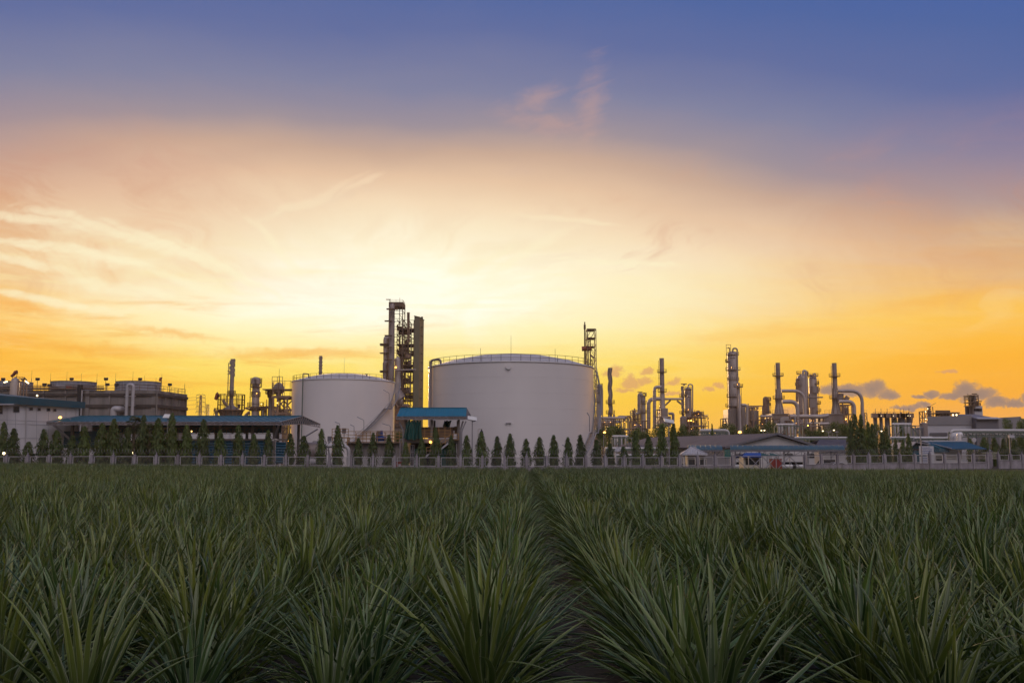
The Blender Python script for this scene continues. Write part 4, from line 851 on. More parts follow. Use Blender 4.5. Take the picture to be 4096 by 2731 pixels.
m = MB(); rz_ = W(9, 1000, 605, SY + 1).z; x8, x9 = W(9, 815, 600, SY + 1).x, W(9, 1470, 600, SY + 1).x
for z in [dz1 + (rz_ - dz1) * q for q in (0.22, 0.45, 0.72)]: m.beam((x8, SY + 0.85, z), (x9, SY + 0.85, z), 0.09)
for x in (888, 1205, 1342, 1466): m.beam((W(9, x, 700, SY + .85).x, SY + 0.8, dz1), (W(9, x, 700, SY + .85).x, SY + 0.8, rz_), 0.09)
m.build('ochre_railing', MT['rail'], root, smooth=False)
m = MB()
for i in range(5): m.box(((x8 + x9) / 2, SY + 3.4, dz1 + 0.35 + i * (rz_ - dz1 - 0.3) / 5), (x9 - x8 + 0.5, 3.0, 0.28))
m.box(((x8 + x9) / 2, SY + 3.4, rz_ - 0.05), (x9 - x8 + 0.6, 3.4, 0.16)); m.build('filter_rack', MT['brownrail'], root, smooth=False)
m = MB(); p = W(9, 1520, 640, SY + 3); m.tube(p - Vector((0.4, 0, 0)), p + Vector((0.55, 0, 0)), 0.28, n=10); m.box(p + Vector((0.5, 0, -0.2)), (0.5, 0.6, 1.1)); m.lathe(p.x - 0.1, SY + 3, [(0.12, dz1), (0.12, p.z - 0.2)], 8); m.build('pump', MT['dsteel'], root)
# stairs
m = MB(); p0, p1 = W(9, 1240, 1090, SY - 0.1), W(9, 1460, 920, SY - 0.1)
def steps(mb, a, b, n, wy, th=0.05):
    a, b = Vector(a), Vector(b)
    for i in range(n):
        t_ = (i + 0.5) / n; p = a.lerp(b, t_); mb.box((p.x, p.y + wy / 2, p.z), (abs(b.x - a.x) / n * 1.1, wy, th))
    for y in (0, wy): mb.beam(a + Vector((0, y, -0.08)), b + Vector((0, y, -0.08)), 0.07, 0.22)
steps(m, p0, p1, 8, 0.8); q0, q1 = W(9, 880, 1280, SY - .1), W(9, 965, 1205, SY - .1); steps(m, q0, q1, 5, 0.8); m.box(((q1.x + W(9, 1240, 1205, SY).x) / 2, SY + .3, q1.z), (W(9, 1240, 1205, SY).x - q1.x, .8, 0.08)); m.build('stair', MT['ltgrey'], root, smooth=False)
m = MB(); hh = Vector((0, 0, 1.0))
for pa, pb in ((p0, p1),): 
    m.beam(pa + hh, pb + hh, 0.09); m.beam(pa + hh * .5, pb + hh * .5, 0.07)
    for t_ in (0, .5, 1): m.beam(pa.lerp(pb, t_), pa.lerp(pb, t_) + hh, 0.08)
a, b = W(9, 1520, 885, SY), W(9, 1650, 885, SY); railing(m, [a, b], 0.9, 1.2, 0.045); m.box(((a.x + b.x) / 2, SY + .5, a.z), (b.x - a.x, 1.2, 0.08))
a, b = W(9, 930, 1205, SY), W(9, 1080, 1205, SY); railing(m, [a, b], 1.0, 0.9, 0.045); m.build('stair_railing', MT['rail'], root, smooth=False)
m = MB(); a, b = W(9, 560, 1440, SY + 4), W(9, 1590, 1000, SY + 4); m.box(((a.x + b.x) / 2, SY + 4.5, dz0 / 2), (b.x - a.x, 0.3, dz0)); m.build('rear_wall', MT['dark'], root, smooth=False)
m = MB(); a, b = W(9, 1250, 1440, SY + 2), W(9, 1410, 1085, SY + 2); m.box(((a.x + b.x) / 2, SY + 2.3, b.z / 2), (b.x - a.x, 0.2, b.z)); a, b = W(9, 655, 1440, SY + 2), W(9, 900, 1085, SY + 2); m.box(((a.x + b.x) / 2, SY + 2.3, b.z / 2), (b.x - a.x, 0.2, b.z)); m.build('green_panel', MT['tarp'], root, smooth=False)
m = MB(); a, b = W(9, 570, 1280, SY + 1.5), W(9, 650, 1000, SY + 1.5)
for t_ in (0, .33, .66, 1): m.beam((a.x, SY + 1.5, 1 + (b.z - 1) * t_), (b.x, SY + 1.5, 1 + (b.z - 1) * t_), 0.09)
for x in (a.x, b.x, (a.x + b.x) / 2): m.beam((x, SY + 1.5, 0), (x, SY + 1.5, b.z), 0.09)
m.build('pipe_rack', MT['gal'], root, smooth=False)
m = MB(); m.sphere(W(9, 1023, 937, SY + 0.6), 0.2, 10, 6); m.build('lamp', MT['lamp'], root)
def curtain(name, label, tl, tr, bl, br, folds, notch):
    mm = MB(); nx_, nz_ = 48, 10; vs = []
    for j in range(nz_ + 1):
        t_ = j / nz_
        for i in range(nx_ + 1):
            u = i / nx_; p = Vector(tl).lerp(Vector(tr), u).lerp(Vector(bl).lerp(Vector(br), u), t_); amp = 0.10 + 0.16 * t_
            p.y += amp * math.sin(u * folds * 6.28 + 1.3 * math.sin(t_ * 2)) + 0.05 * math.sin(u * 41); p.x += 0.04 * math.sin(9 * u + 3 * t_)
            if j == 0: p.z -= notch * max(0, math.sin(u * folds * 6.28)) ** 3
            if j == nz_: p.z += 0.25 * math.sin(u * 3.14) * -1 + 0.08 * math.sin(u * 19)
            vs.append(p)
    mm.add(vs, [(j * (nx_ + 1) + i, j * (nx_ + 1) + i + 1, (j + 1) * (nx_ + 1) + i + 1, (j + 1) * (nx_ + 1) + i) for j in range(nz_) for i in range(nx_)])
    return tag(mm.build(name, MT['tarp'], None, Vector(bl)), label, 'tarpaulin')
curtain('tarpaulin', 'large dark green tarpaulin gathered at the top, hanging at the left of the blue shelter', W(9, 490, 445, SY + .3), W(9, 805, 455, SY + .3), W(9, 405, 850, SY + .2), W(9, 830, 850, SY + .2), 5, 0.45)
curtain('tarpaulin', 'small dark strip of tarpaulin tied slanting under the right of the blue shelter', W(9, 1330, 455, SY + 4), W(9, 1490, 455, SY + 4), W(9, 1285, 590, SY + 4), W(9, 1455, 590, SY + 4), 2, 0.3)
p = W(9, 335, 1390, 146.0); root = thing('hose_box', 'red hose box with a white lid behind the fence, left of the shelter', 'hose box', (p.x, 146, 0))
m = MB(); m.box((p.x, 146, 0.95), (1.3, 0.6, 1.5)); m.build('cabinet', MT['red'], root, smooth=False); m = MB(); m.box((p.x - 0.1, 145.95, 1.76), (0.95, 0.8, 0.1)); m.build('lid', MT['ltgrey'], root, smooth=False); m = MB(); m.box((p.x, 145.68, 1.05), (0.35, 0.03, 0.55)); m.build('label_plate', MT['sign'], root, smooth=False)

# ---------------------------------------------------------------- concrete basin with a railed walkway before the smaller tank
root = thing('treatment_basin', 'stained grey concrete basin with ochre railed walkway before the smaller tank', 'basin', (W(3, 880, 1400, 186).x, 186, 0))
a, b = W(3, 650, 1480, 185), W(3, 1120, 1325, 185); m = MB(); m.box(((a.x + b.x) / 2, 190, b.z / 2), (b.x - a.x, 10, b.z)); 
for i in range(9): m.box((a.x + (b.x - a.x) * (i + .5) / 9, 184.9, b.z / 2), (0.4, 0.3, b.z - 0.3))
m.build('wall', MT['concrete'], root, smooth=False)
m = MB(); wz = W(3, 800, 1318, 184).z; m.box(((a.x + b.x) / 2, 184.6, wz), (b.x - a.x + 0.6, 1.3, 0.2))
for i in range(14): m.beam((a.x + (b.x - a.x) * i / 13, 184.9, wz - 0.1), (a.x + (b.x - a.x) * i / 13, 184.9, wz - 0.9), 0.1)
m.build('walkway', MT['brownrail'], root, smooth=False)
m = MB(); railing(m, [(a.x + .2, 184, wz + .1), (b.x, 184, wz + .1)], 1.9, 1.35, 0.05, rails=3); railing(m, [(a.x + .2, 194, wz + .1), (b.x, 194, wz + .1)], 1.9, 1.8, 0.05, rails=3); m.build('railing', MT['rail'], root, smooth=False)
p0, p1 = W(3, 510, 1310, 184), W(3, 655, 1300, 184); m = MB(); pz = W(3, 580, 1275, 184).z; m.box(((p0.x + p1.x) / 2, 185, pz), (p1.x - p0.x, 2.4, 0.15))
for x in (p0.x + .1, p1.x - .1):
    for y in (184, 186): m.beam((x, y, 0), (x, y, pz), 0.16)
railing(m, [(p0.x, 184, pz), (p1.x, 184, pz)], 1.6, 1.3, 0.05, rails=3); steps(m, W(3, 640, 1340, 183.5), W(3, 655, 1290, 183.5), 5, 0.8); m.build('stair_platform', MT['rail'], root, smooth=False)
for x, yt in ((490, 1268), (620, 1195), (928, 1218)):
    p = W(3, x, yt, 184.5); m = MB(); m.tube((p.x, 184.5, pz - 1), (p.x, 184.5, p.z), 0.07, n=6); m.box((p.x, 184.4, p.z - 0.4), (0.7, 0.4, 0.95)); m.build('control_box', MT['dkgrey'], root, smooth=False)
m = MB(); p = W(3, 948, 1285, 184.6); m.tube(p + Vector((-.8, 0, 0)), p + Vector((.9, 0, 0)), 0.5, n=10); m.tube(p + Vector((.1, 0, .4)), p + Vector((.1, 0, 1.5)), 0.3, 0.25, 8); m.build('pump', MT['bluetarp'], root)
root = thing('water_pipe', 'thick grey pipe bending down behind the fence, left of the concrete basin', 'pipe', (W(3, 480, 1350, 178).x, 178, 0))
m = MB(); m.path([W(3, 290, 1350, 178), W(3, 660, 1350, 178), Vector((W(3, 665, 1350, 178).x, 178, 0))], 0.34, 12, 1.1); m.build('main_pipe', MT['pipe'], root)
m = MB()
for x in (340, 420, 480): m.path([W(3, x, 1520, 179), W(3, x, 1310, 179), W(3, x + 40, 1310, 179), W(3, x + 40, 1520, 179)], 0.1, 6, .2)
m.build('branch_pipes', MT['gal'], root)
for x in (345, 490): m = MB(); m.tube(W(3, x - 28, 1495, 176), W(3, x + 45, 1495, 176), 0.75, n=14); m.build('filter_vessel', MT['pipe'], root)
p = W(3, 345, 1395, 176.5); root = thing('round_vessel', 'dull round steel vessel behind the fence at the canopy end', 'vessel', (p.x, 177, 0)); m = MB(); m.tube((p.x - 1.6, 177, p.z), (p.x + 1.6, 177, p.z), 1.5, n=20); m.build('shell', MT['cladd'], root)
m = MB()
for s_ in (-1, 1): m.box((p.x + s_, 177, (p.z - 1.2) / 2), (0.3, 1.8, p.z - 1.0))
m.build('saddle', MT['dsteel'], root, smooth=False)
root = thing('picket_fence', 'short pale picket fence behind the panels before the concrete basin', 'fence', (W(3, 800, 1490, 160).x, 160, 0))
m = MB(); a, b = W(3, 640, 1520, 160), W(3, 1060, 1450, 160)
for i in range(45): x = a.x + (b.x - a.x) * i / 44; m.beam((x, 160, 0), (x, 160, b.z + 0.15 * (i % 2)), 0.09)
for z in (b.z * .3, b.z * .85): m.beam((a.x, 160, z), (b.x, 160, z), 0.09)
m.build('pickets', MT['wall'], root, smooth=False)

# ================================================================ lamps and poles
def lamp_arm(k, xp, yb, yt, xh, yh, Y, label, mt='gal'):
    b, t_, h = W(k, xp, yb, Y), W(k, xp, yt, Y), W(k, xh, yh, Y); r_ = thing('lamp_post', label, 'lamp post', b, 'unlit lamp posts with slanting arms'); m = MB(); m.path([b, t_, t_ + (h - t_) * 0.25 + Vector((0, 0, 0.1)), t_ + (h - t_) * 0.5], 0.07, 6, 0.3); m.build('pole', MT[mt], r_)
    m = MB(); m.beam(t_ + (h - t_) * 0.35, h, 0.34, 0.16); m.build('lamp_head', MT['fan'], r_)
lamp_arm(3, 1023, 1000, 880, 970, 848, 212, 'lamp post high on the stair of the smaller tank')
lamp_arm(3, 796, 1240, 1122, 735, 1090, 202, 'lamp post at the foot of the smaller tank stair')
lamp_arm(3, 709, 1255, 1178, 675, 1158, 195, 'low lamp post left of the smaller tank stair foot')
lamp_arm(3, 580, 1230, 1155, 538, 1135, 195, 'low lamp post at left over the small railed platform')
lamp_arm(3, 1033, 1260, 1172, 962, 1150, 195, 'lamp post low at the right side of the smaller tank')
lamp_arm(4, 1715, 1180, 1030, 1690, 985, 163, 'lamp post on the landing of the largest tank stair')
lamp_arm(4, 1475, 1440, 1330, 1437, 1310, 161, 'low lamp post at the right foot of the largest tank')
def solar(k, xp, yb, xa, ya, xb, yb2, Y, label):
    p = W(k, xp, yb, Y); a, b = W(k, xa, ya, Y), W(k, xb, yb2, Y); c = (a + b) / 2; r_ = thing('solar_lamp', label, 'street lamp', (p.x, Y, 0), 'solar street lamps'); m = MB(); m.tube((p.x, Y, 0), (p.x, Y, c.z - 0.1), 0.1, 0.07, 8); m.build('pole', MT['gal'], r_)
    m = MB(); e_ = Vector((0, 0.75, 0.55)); m.slab([a - e_ * .5, b - e_ * .5, b + e_ * .5, a + e_ * .5], 0.07); m.build('solar_panel', MT['solar'], r_, smooth=False)
    m = MB(); m.beam((p.x, Y, c.z - 0.5), (p.x + 0.5, Y - 0.5, c.z - 0.4), 0.14); m.build('lamp_head', MT['dkgrey'], r_, smooth=False)
solar(2, 405, 1480, 372, 858, 453, 860, 146, 'street lamp with a flat pale panel before the long blue canopy')
solar(4, 527, 1500, 482, 1034, 574, 1050, 147, 'street lamp with a tilted pale panel right of the blue roofed shelter')
solar(5, 1120, 1420, 1055, 935, 1178, 960, 149, 'street lamp with a tilted pale panel between two tall columnar trees')
p = W(4, 588, 1450, 148); root = thing('camera_pole', 'white pole with a dome camera before the largest white tank', 'camera pole', (p.x, 148, 0)); t_ = W(4, 588, 1150, 148)
m = MB(); m.path([(p.x, 148, 0), (p.x, 148, t_.z), (p.x + 0.55, 148, t_.z)], 0.09, 8, 0.12); m.build('pole', MT['roofwhite'], root); m = MB(); m.tube((p.x + .5, 148, t_.z), (p.x + .5, 148, t_.z - .3), 0.08); m.sphere((p.x + 0.5, 148, t_.z - 0.48), 0.24, 12, 8); m.build('dome_camera', MT['black'], root)
p = W(2, 1818, 1180, 164.3); root = thing('security_camera', 'pair of white security cameras on the canopy column at its right end', 'camera', p); m = MB()
m.beam(p + Vector((-.6, -.25, 0)), p + Vector((.05, -.25, .06)), 0.16); m.beam(p + Vector((.15, -.25, .22)), p + Vector((.75, -.25, .1)), 0.16); m.beam(p + Vector((0, 0, -.2)), p + Vector((0, -.25, .25)), 0.1); m.build('camera_pair', MT['roofwhite'], root, smooth=False)
def street_lamp(k, heads, xp, yb, yt, Y, label, r=0.22, mt='lamp', tilt=True):
    b, t_ = W(k, xp, yb, Y), W(k, xp, yt, Y); r_ = thing('street_lamp', label, 'street lamp', (b.x, Y, max(b.z, 0)), 'lit street lamps'); m = MB(); m.tube((b.x, Y, max(b.z, 0)), t_, 0.09, 0.06, 7)
    for hx, hy in heads: h = W(k, hx, hy, Y); m.path([t_, t_ + (h - t_) * 0.35 + Vector((0, 0, 0.25 * abs(h.x - t_.x) * .4)), h], 0.05, 6, 0.4)
    m.build('pole', MT['gal'], r_)
    for i, (hx, hy) in enumerate(heads):
        h = W(k, hx, hy, Y); m = MB(); m.path([h + Vector((-r * 1.3, 0, -.02)), h, h + Vector((r * 1.3, 0, .02))], lambda q: r * (0.45 + 0.55 * math.sin(math.pi * q)), 10); m.build('lamp', MT[mt], r_)
street_lamp(1, [(858, 816)], 1010, 850, 838, 166.5, 'orange lit street lamp over the left end of the long canopy', 0.2)
street_lamp(5, [(308, 1092)], 297, 1290, 1100, 240, 'single orange lit lamp on a pole right of the largest tank', 0.22)
street_lamp(6, [(541, 1110)], 541, 1150, 1118, 250, 'bright orange lamp above the ridge of the grey warehouse, left of centre', 0.3)
street_lamp(6, [(838, 1088), (800, 1090)], 822, 1140, 1112, 255, 'yellow lit lamp left of the white pipe manifold', 0.15, 'lampw')
street_lamp(6, [(1676, 1086), (1542, 1096)], 1611, 1175, 1112, 250, 'double armed lamp post before the dark trees, only its right lamp bright', 0.15, 'lampw')
street_lamp(7, [(738, 1058)], 690, 1110, 1062, 255, 'white lit lamp between the clump of trees and the silos', 0.15, 'lampw')
for k, x, y, Y, r_, lab, mt in ((1, 55, 1327, 143, 0.2, 'round white lamp glowing above the fence at far left', 'lampw'), (1, 1886, 1322, 145, 0.15, 'small round lamp glowing at the foot of the left palm', 'lampw')):
    p = W(k, x, y, Y); rr_ = thing('garden_lamp', lab, 'lamp', (p.x, Y, 0)); m = MB(); m.tube((p.x, Y, 0), (p.x, Y, p.z), 0.05, n=6); m.build('pole', MT['gal'], rr_); m = MB(); m.sphere(p, r_, 10, 8); m.build('lamp', MT[mt], rr_)
p = W(2, 739, 1060, 166.2); rr_ = thing('hanging_lamp', 'orange lamp glowing under the long canopy roof', 'lamp', p); m = MB(); m.tube(p, p + Vector((0, 0, 1.6)), 0.03, n=5); m.build('cord', MT['dsteel'], rr_); m = MB(); m.sphere(p, 0.11, 10, 8); m.build('lamp', MT['lampy'], rr_)

# ================================================================ refinery: reusable builders
def lit(mb_root, pts, r, mt='lamp'):
    r = r * 0.6
    for p in pts: m = MB(); m.sphere(p, r, 8, 5); m.build('lamp', MT[mt], mb_root)
def plat(mb, rl, cx, cy, z, r0, r1, a0=0, a1=360, h=1.2):
    n = 20; full = abs(a1 - a0) > 359; pts0, pts1 = circ(cx, cy, z, r0, n, a0, a1), circ(cx, cy, z, r1, n, a0, a1); k = len(pts0)
    cs = [[a, b, (b[0], b[1], z + 0.22), (a[0], a[1], z + 0.22)] for a, b in zip(pts0, pts1)]; mb.rings(cs, 4, closed=full)
    railing(rl, circ(cx, cy, z + 0.2, r1, n if full else n - 4, a0, a1), h, 99, 0.03, full)
def column(name, label, k, x0, x1, yt, Y, plats=(), top='dome', mt='clad', rings=8, cat='process column', group='process columns of the refinery', taper=1.0, yb=None, ladder=-1, lamps=(), zb=0.0, rmul=1.9):
    p = W(k, (x0 + x1) / 2, yt, Y); r = (x1 - x0) / 2 * mpp(k, Y) * 0.993; cx, cy = W(k, (x0 + x1) / 2, yt + 200, Y).x, Y; zt = p.z
    root = thing(name, label, cat, (cx, cy, zb), group); m = MB()
    prof = [(r * taper, zb), (r, zt - (r * 0.7 if top == 'dome' else 0))]
    if top == 'dome': prof += [(r * 0.93, zt - r * 0.42), (r * 0.72, zt - r * 0.18), (r * 0.4, zt - 0.03), (0.05, zt)]
    else: prof += [(r * 1.06, zt - 0.01), (r * 1.06, zt), (r * 0.9, zt), (r * 0.88, zt - 2)]
    m.lathe(cx, cy, prof, 26, cap=(top == 'dome')); H = zt - zb
    for i in range(1, rings): z = zb + H * i / rings; rr_ = r * (taper + (1 - taper) * (z - zb) / H); m.ring(cx, cy, z, rr_, 0.10, 26, 5)
    m.build('shell', MT[mt], root)
    d_ = MB(); l_ = MB()
    for pl in plats:
        y, w = pl[0], pl[1] * 0.45; a0, a1 = (pl[2], pl[3]) if len(pl) > 2 else (0, 360); z = W(k, (x0 + x1) / 2, y, Y).z; plat(d_, l_, cx, cy, z, r * 0.98, r + w, a0, a1)
    if plats: d_.build('platform', MT['steel'], root, smooth=False); l_.build('railing', MT['steel'], root, smooth=False)
    if ladder:
        m = MB(); lx = cx + ladder * (r + 0.45)
        for s_ in (-.25, .25): m.beam((lx, cy - r * .3 + s_, zb + 4), (lx, cy - r * .3 + s_, zt - 1), 0.09)
        z = zb + 4
        while z < zt - 1: m.beam((lx, cy - r * .3 - .25, z), (lx, cy - r * .3 + .25, z), 0.06); z += 0.8
        nh = int((zt - zb) / 2.4)
        for i in range(2, nh): m.ring(lx, cy - r * .3, zb + i * 2.4, 0.38, 0.025, 8, 4)
        m.build('ladder', MT['steel'], root, smooth=False)
    if lamps: lit(root, [W(k, x, y, Y - r - 0.6) for x, y in lamps], 0.2)
    return root, cx, cy, r, zt
def loop_pipe(root, k, pts, Y, r, name='overhead_pipe', mt='clad', fil=2.0, n=12, dyy=0.0):
    m = MB(); m.path([W(k, x, y, Y + dyy) for x, y in pts], r, n, fil); return m.build(name, MT[mt], root)
def clutter(root, x0, x1, z0, z1, Y0, Y1, nx_, nz_, seed, npipe=10, nves=3, nlamp=2, brace=True, w=0.28, mt='steel', rail=True, pr=(0.1, 0.3), lampr=0.15):
    """open steel frame with decks, railings, pipes and small vessels"""
    rr = random.Random(seed); fr = MB(); rl = MB()
    xs = [x0 + (x1 - x0) * i / nx_ for i in range(nx_ + 1)]; zs = [z0 + (z1 - z0) * j / nz_ for j in range(nz_ + 1)]
    for x in xs:
        for y in (Y0, Y1): fr.beam((x, y, z0 - 0.5), (x, y, z1), w)
    for j, z in enumerate(zs[1:], 1):
        for y in (Y0, Y1): fr.beam((x0, y, z), (x1, y, z), w * 0.8)
        for x in xs: fr.beam((x, Y0, z), (x, Y1, z), w * 0.7)
        if rr.random() < 0.75:
            a, b = (0, nx_) if rr.random() < .6 else sorted(rr.sample(range(nx_ + 1), 2)); dk = MB(); dk.box(((xs[a] + xs[b]) / 2, (Y0 + Y1) / 2, z + w * .42), (xs[b] - xs[a], Y1 - Y0, 0.12)); dk.build('deck', MT[mt], root, smooth=False)
            if rail: railing(rl, [(xs[a], Y0, z + .2), (xs[b], Y0, z + .2)], 1.1, 1.8, 0.028)
    if brace:
        for j in range(nz_):
            i = rr.randrange(nx_)
            for y in (Y0, Y1):
                if rr.random() < .5: fr.beam((xs[i], y, zs[j]), (xs[i + 1], y, zs[j + 1]), w * .6)
                else: fr.beam((xs[i + 1], y, zs[j]), (xs[i], y, zs[j + 1]), w * .6)
    fr.build('steel_frame', MT[mt], root, smooth=False)
    if rl.v: rl.build('railing', MT[mt], root, smooth=False)
    for i in range(npipe):
        m = MB(); r = rr.uniform(*pr); y = rr.uniform(Y0 - .6, Y1); xa, xb = sorted((rr.uniform(x0, x1), rr.uniform(x0, x1))); za, zb_ = rr.uniform(z0, z1), rr.uniform(z0, z1); t_ = rr.random()
        if t_ < .35: m.path([(xa, y, z0), (xa, y, max(za, z0 + 1.5)), (xb, y, max(za, z0 + 1.5)), (xb, y, z0 + 0.3)], r, 8, r * 3)
        elif t_ < .7: m.path([(x0 - .5, y, za), (xb, y, za), (xb, y + .3, zb_)], r, 8, r * 3)
        else: m.tube((xa, y, z0), (xa, y, z1 + rr.uniform(-1, 1.5)), r, n=8)
        m.build('pipe', MT[rr.choice(['pipe', 'clad', 'cladd', mt])], root)
    for i in range(nves):
        m = MB(); j = rr.randrange(nz_); z = zs[j] + .2; x = rr.uniform(x0 + 1, x1 - 1); y = (Y0 + Y1) / 2 + rr.uniform(-1, 1); r = rr.uniform(.5, 1.1) * min(1.2, (zs[1] - zs[0]) / 4)
        hh_ = (zs[1] - zs[0]) * .75
        if rr.random() < .5: m.lathe(x, y, [(r * .3, z), (r, z + .4), (r, z + hh_ - .5), (r * .5, z + hh_), (.05, z + hh_ + .1)], 14)
        else: m.path([(x - r * 1.8, y, z + r), (x - r * 1.5, y, z + r), (x + r * 1.5, y, z + r), (x + r * 1.8, y, z + r)], lambda q: r if .1 < q < .9 else r * .5, 12)
        m.build('vessel', MT[rr.choice(['clad', 'cladd', 'pipe'])], root)
    lit(root, [(rr.uniform(x0, x1), Y0 - .4, rr.choice(zs[:-1]) + (zs[1] - zs[0]) * .7) for _ in range(nlamp)], lampr, 'lamp')
def xz(k, x0, x1, yb, yt, Y):
    a, b = W(k, x0, yb, Y), W(k, x1, yt, Y); return a.x, b.x, max(0, a.z), b.z

# ================================================================ main tower structure between the tanks
TY = 330.0
root = thing('process_tower', 'tallest steel frame tower with a slim column and an olive panel, between the white tanks', 'tower', (W(10, 330, 1300, TY).x, TY, 0))
# left lattice
x0, x1, z0, z1 = xz(10, 150, 328, 1400, 62, TY); fr = MB(); lv = 17
for x in (x0, x1):
    for y in (TY, TY + 7): fr.beam((x, y, 0), (x, y, z1 + (0.2 if x == x0 else 0)), 0.26)
for j in range(lv + 1):
    z = z1 * (1 - j / (lv + 3))
    for y in (TY, TY + 7): fr.beam((x0, y, z), (x1, y, z), 0.15)
    for x in (x0, x1): fr.beam((x, TY, z), (x, TY + 7, z), 0.14)
    z2 = z1 * (1 - (j + 1) / (lv + 3)); xm = x0 + (x1 - x0) * 0.55
    fr.beam((x0, TY, z), (x0 + 1.6, TY, z2), 0.09); fr.beam((x0 + 1.6, TY, z), (x0, TY, z2), 0.09)
    if j % 2: fr.beam((xm, TY + 7, z), (x1, TY + 7, z2), 0.16)
    else: fr.beam((x1, TY, z), (xm, TY, z2), 0.16)
    fr.beam((xm + 0.6, TY + 3.5, z), (xm + 0.6, TY + 3.5, z2), 0.2)
fr.build('lattice_frame', MT['dsteel'], root, smooth=False)
m = MB(); m.box(((x0 + x1) / 2, TY + 3.5, z1 - 0.5), (x1 - x0 + 0.3, 7.4, 1.5)); m.build('top_deck', MT['dsteel'], root, smooth=False)
for j in (3, 6, 9, 12): z = z1 * (1 - j / (lv + 3)); m = MB(); m.box((x0 + (x1 - x0) * .76, TY + 3.5, z), ((x1 - x0) * .46, 6.5, 0.15)); m.build('lattice_deck', MT['dsteel'], root, smooth=False)
m = MB(); railing(m, [(x0, TY, z1 + .3), (x1, TY, z1 + .3), (x1, TY + 7, z1 + .3), (x0, TY + 7, z1 + .3)], 0.75, 2.2, 0.03, True); m.box((x0 - .3, TY, z1 + 1.1), (1.6, .6, .2)); m.beam((x1 - 1, TY, z1), (x1 - 1, TY, z1 + 1.7), .1); m.build('railing', MT['rail'], root, smooth=False)
# slim column inside, widening downwards
m = MB(); pr_ = []
for y, w in ((100, 56), (160, 60), (162, 64), (300, 64), (470, 66), (475, 68), (660, 70), (860, 72), (905, 72), (1000, 60), (1160, 62)):
    p = W(10, 205, y, TY); pr_.append((w / 2 * mpp(10, TY), p.z))
ccx = W(10, 207, 600, TY).x; m.lathe(ccx, TY - 2.4, [(pr_[-1][0], 0)] + pr_[::-1] + [(0.4, pr_[0][1] + .5)], 24)
for y in (160, 240, 300, 470, 520, 605, 660, 750, 855, 905): z = W(10, 205, y, TY).z; m.ring(ccx, TY - 2.4, z, 0.98, 0.07, 24, 5)
m.build('slim_column', MT['cladd'], root)
m = MB()
for y in (160, 300, 470, 605, 750): p = W(10, 200, y, TY); m.box((p.x + (0.6 if y == 160 else -.6), TY - 4.6, p.z), (3.6 if y == 160 else 2.4, 1.2, .35))
m.build('column_brackets', MT['dsteel'], root, smooth=False)
loop_pipe(root, 10, [(170, 480), (128, 480), (128, 1000)], TY, 0.85, 'side_duct', 'clad', 2.5, dyy=-.5)
loop_pipe(root, 10, [(150, 770), (118, 770), (118, 1000)], TY, 0.75, 'side_duct', 'cladd', 2.2, dyy=-1.2)
loop_pipe(root, 10, [(250, 720), (268, 740), (268, 1060), (235, 1180)], TY, 1.0, 'side_duct', 'clad', 2.0, dyy=-1.0)
m = MB(); m.path([W(10, 235, 1150, TY - 2), W(10, 300, 1230, TY - 2), W(10, 330, 1230, TY - 2)], lambda q: 2.6 - q, 12, 1.5); m.build('inclined_duct', MT['cladd'], root)
m = MB(); 
for y in (550, 565, 658, 868, 882): p = W(10, 118, y, TY - 1); m.box((p.x, TY - 1, p.z), (3.2, 2.4, 0.22))
m.build('small_platforms', MT['dsteel'], root, smooth=False)
# right frame with floors and equipment
x0, x1, z0, z1 = xz(10, 250, 462, 1320, 268, TY); ys = [268, 325, 375, 440, 492, 555, 610, 660, 740, 800, 860, 930, 1000, 1065, 1130, 1215, 1300]
zl = [W(10, 300, y, TY).z for y in ys]; fr = MB(); dk = MB(); rl = MB(); rr = random.Random(4)
xs = [x0, x0 + (x1 - x0) * .36, x0 + (x1 - x0) * .68, x1]
for x in xs:
    for y in (TY, TY + 9): fr.beam((x, y, 0), (x, y, zl[0] if x > x0 + 1 else zl[1]), 0.24)
for j, z in enumerate(zl):
    xa = xs[0] if j > 0 else xs[1]
    for y in (TY, TY + 9): fr.beam((xa, y, z), (x1, y, z), 0.24 if j in (2, 5, 7, 10) else 0.14)
    for x in xs: fr.beam((x, TY, z), (x, TY + 9, z), 0.2)
    if j in (2, 5, 7, 9, 10, 12, 14, 15): dk = MB(); dk.box(((xa + x1) / 2, TY + 4.5, z + .2), (x1 - xa, 9, 0.14)); dk.build('floor_deck', MT['dsteel'], root, smooth=False); railing(rl, [(xa, TY, z + .3), (x1, TY, z + .3)], 1.3, 2.2, 0.03)
    if j < len(zl) - 1:
        i = rr.randrange(3); fr.beam((xs[i], TY, z), (xs[i + 1], TY, zl[j + 1]), 0.16)
fr.build('floor_frame', MT['dsteel'], root, smooth=False); rl.build('floor_railing', MT['steel'], root, smooth=False)
for i in range(18):
    j = rr.choice([2, 4, 5, 6, 7, 8, 9, 10, 11, 12, 13, 14]); z = zl[j + 1] + .3; h = min(zl[j] - z, 5.5); x = rr.uniform(x0 + 1.2, x1 - 1.2); r = rr.uniform(.4, 1.1); m = MB(); y = TY + rr.uniform(.5, 7)
    if rr.random() < .6: m.lathe(x, y, [(r * .5, z), (r, z + .4), (r, z + h * .75), (r * .5, z + h * .95), (.05, z + h)], 12)
    else: m.tube((x - r * 1.6, y, z + r), (x + r * 1.6, y, z + r), r * .8, n=12)
    m.build('vessel', MT[rr.choice(['steel', 'dsteel', 'cladd'])], root)
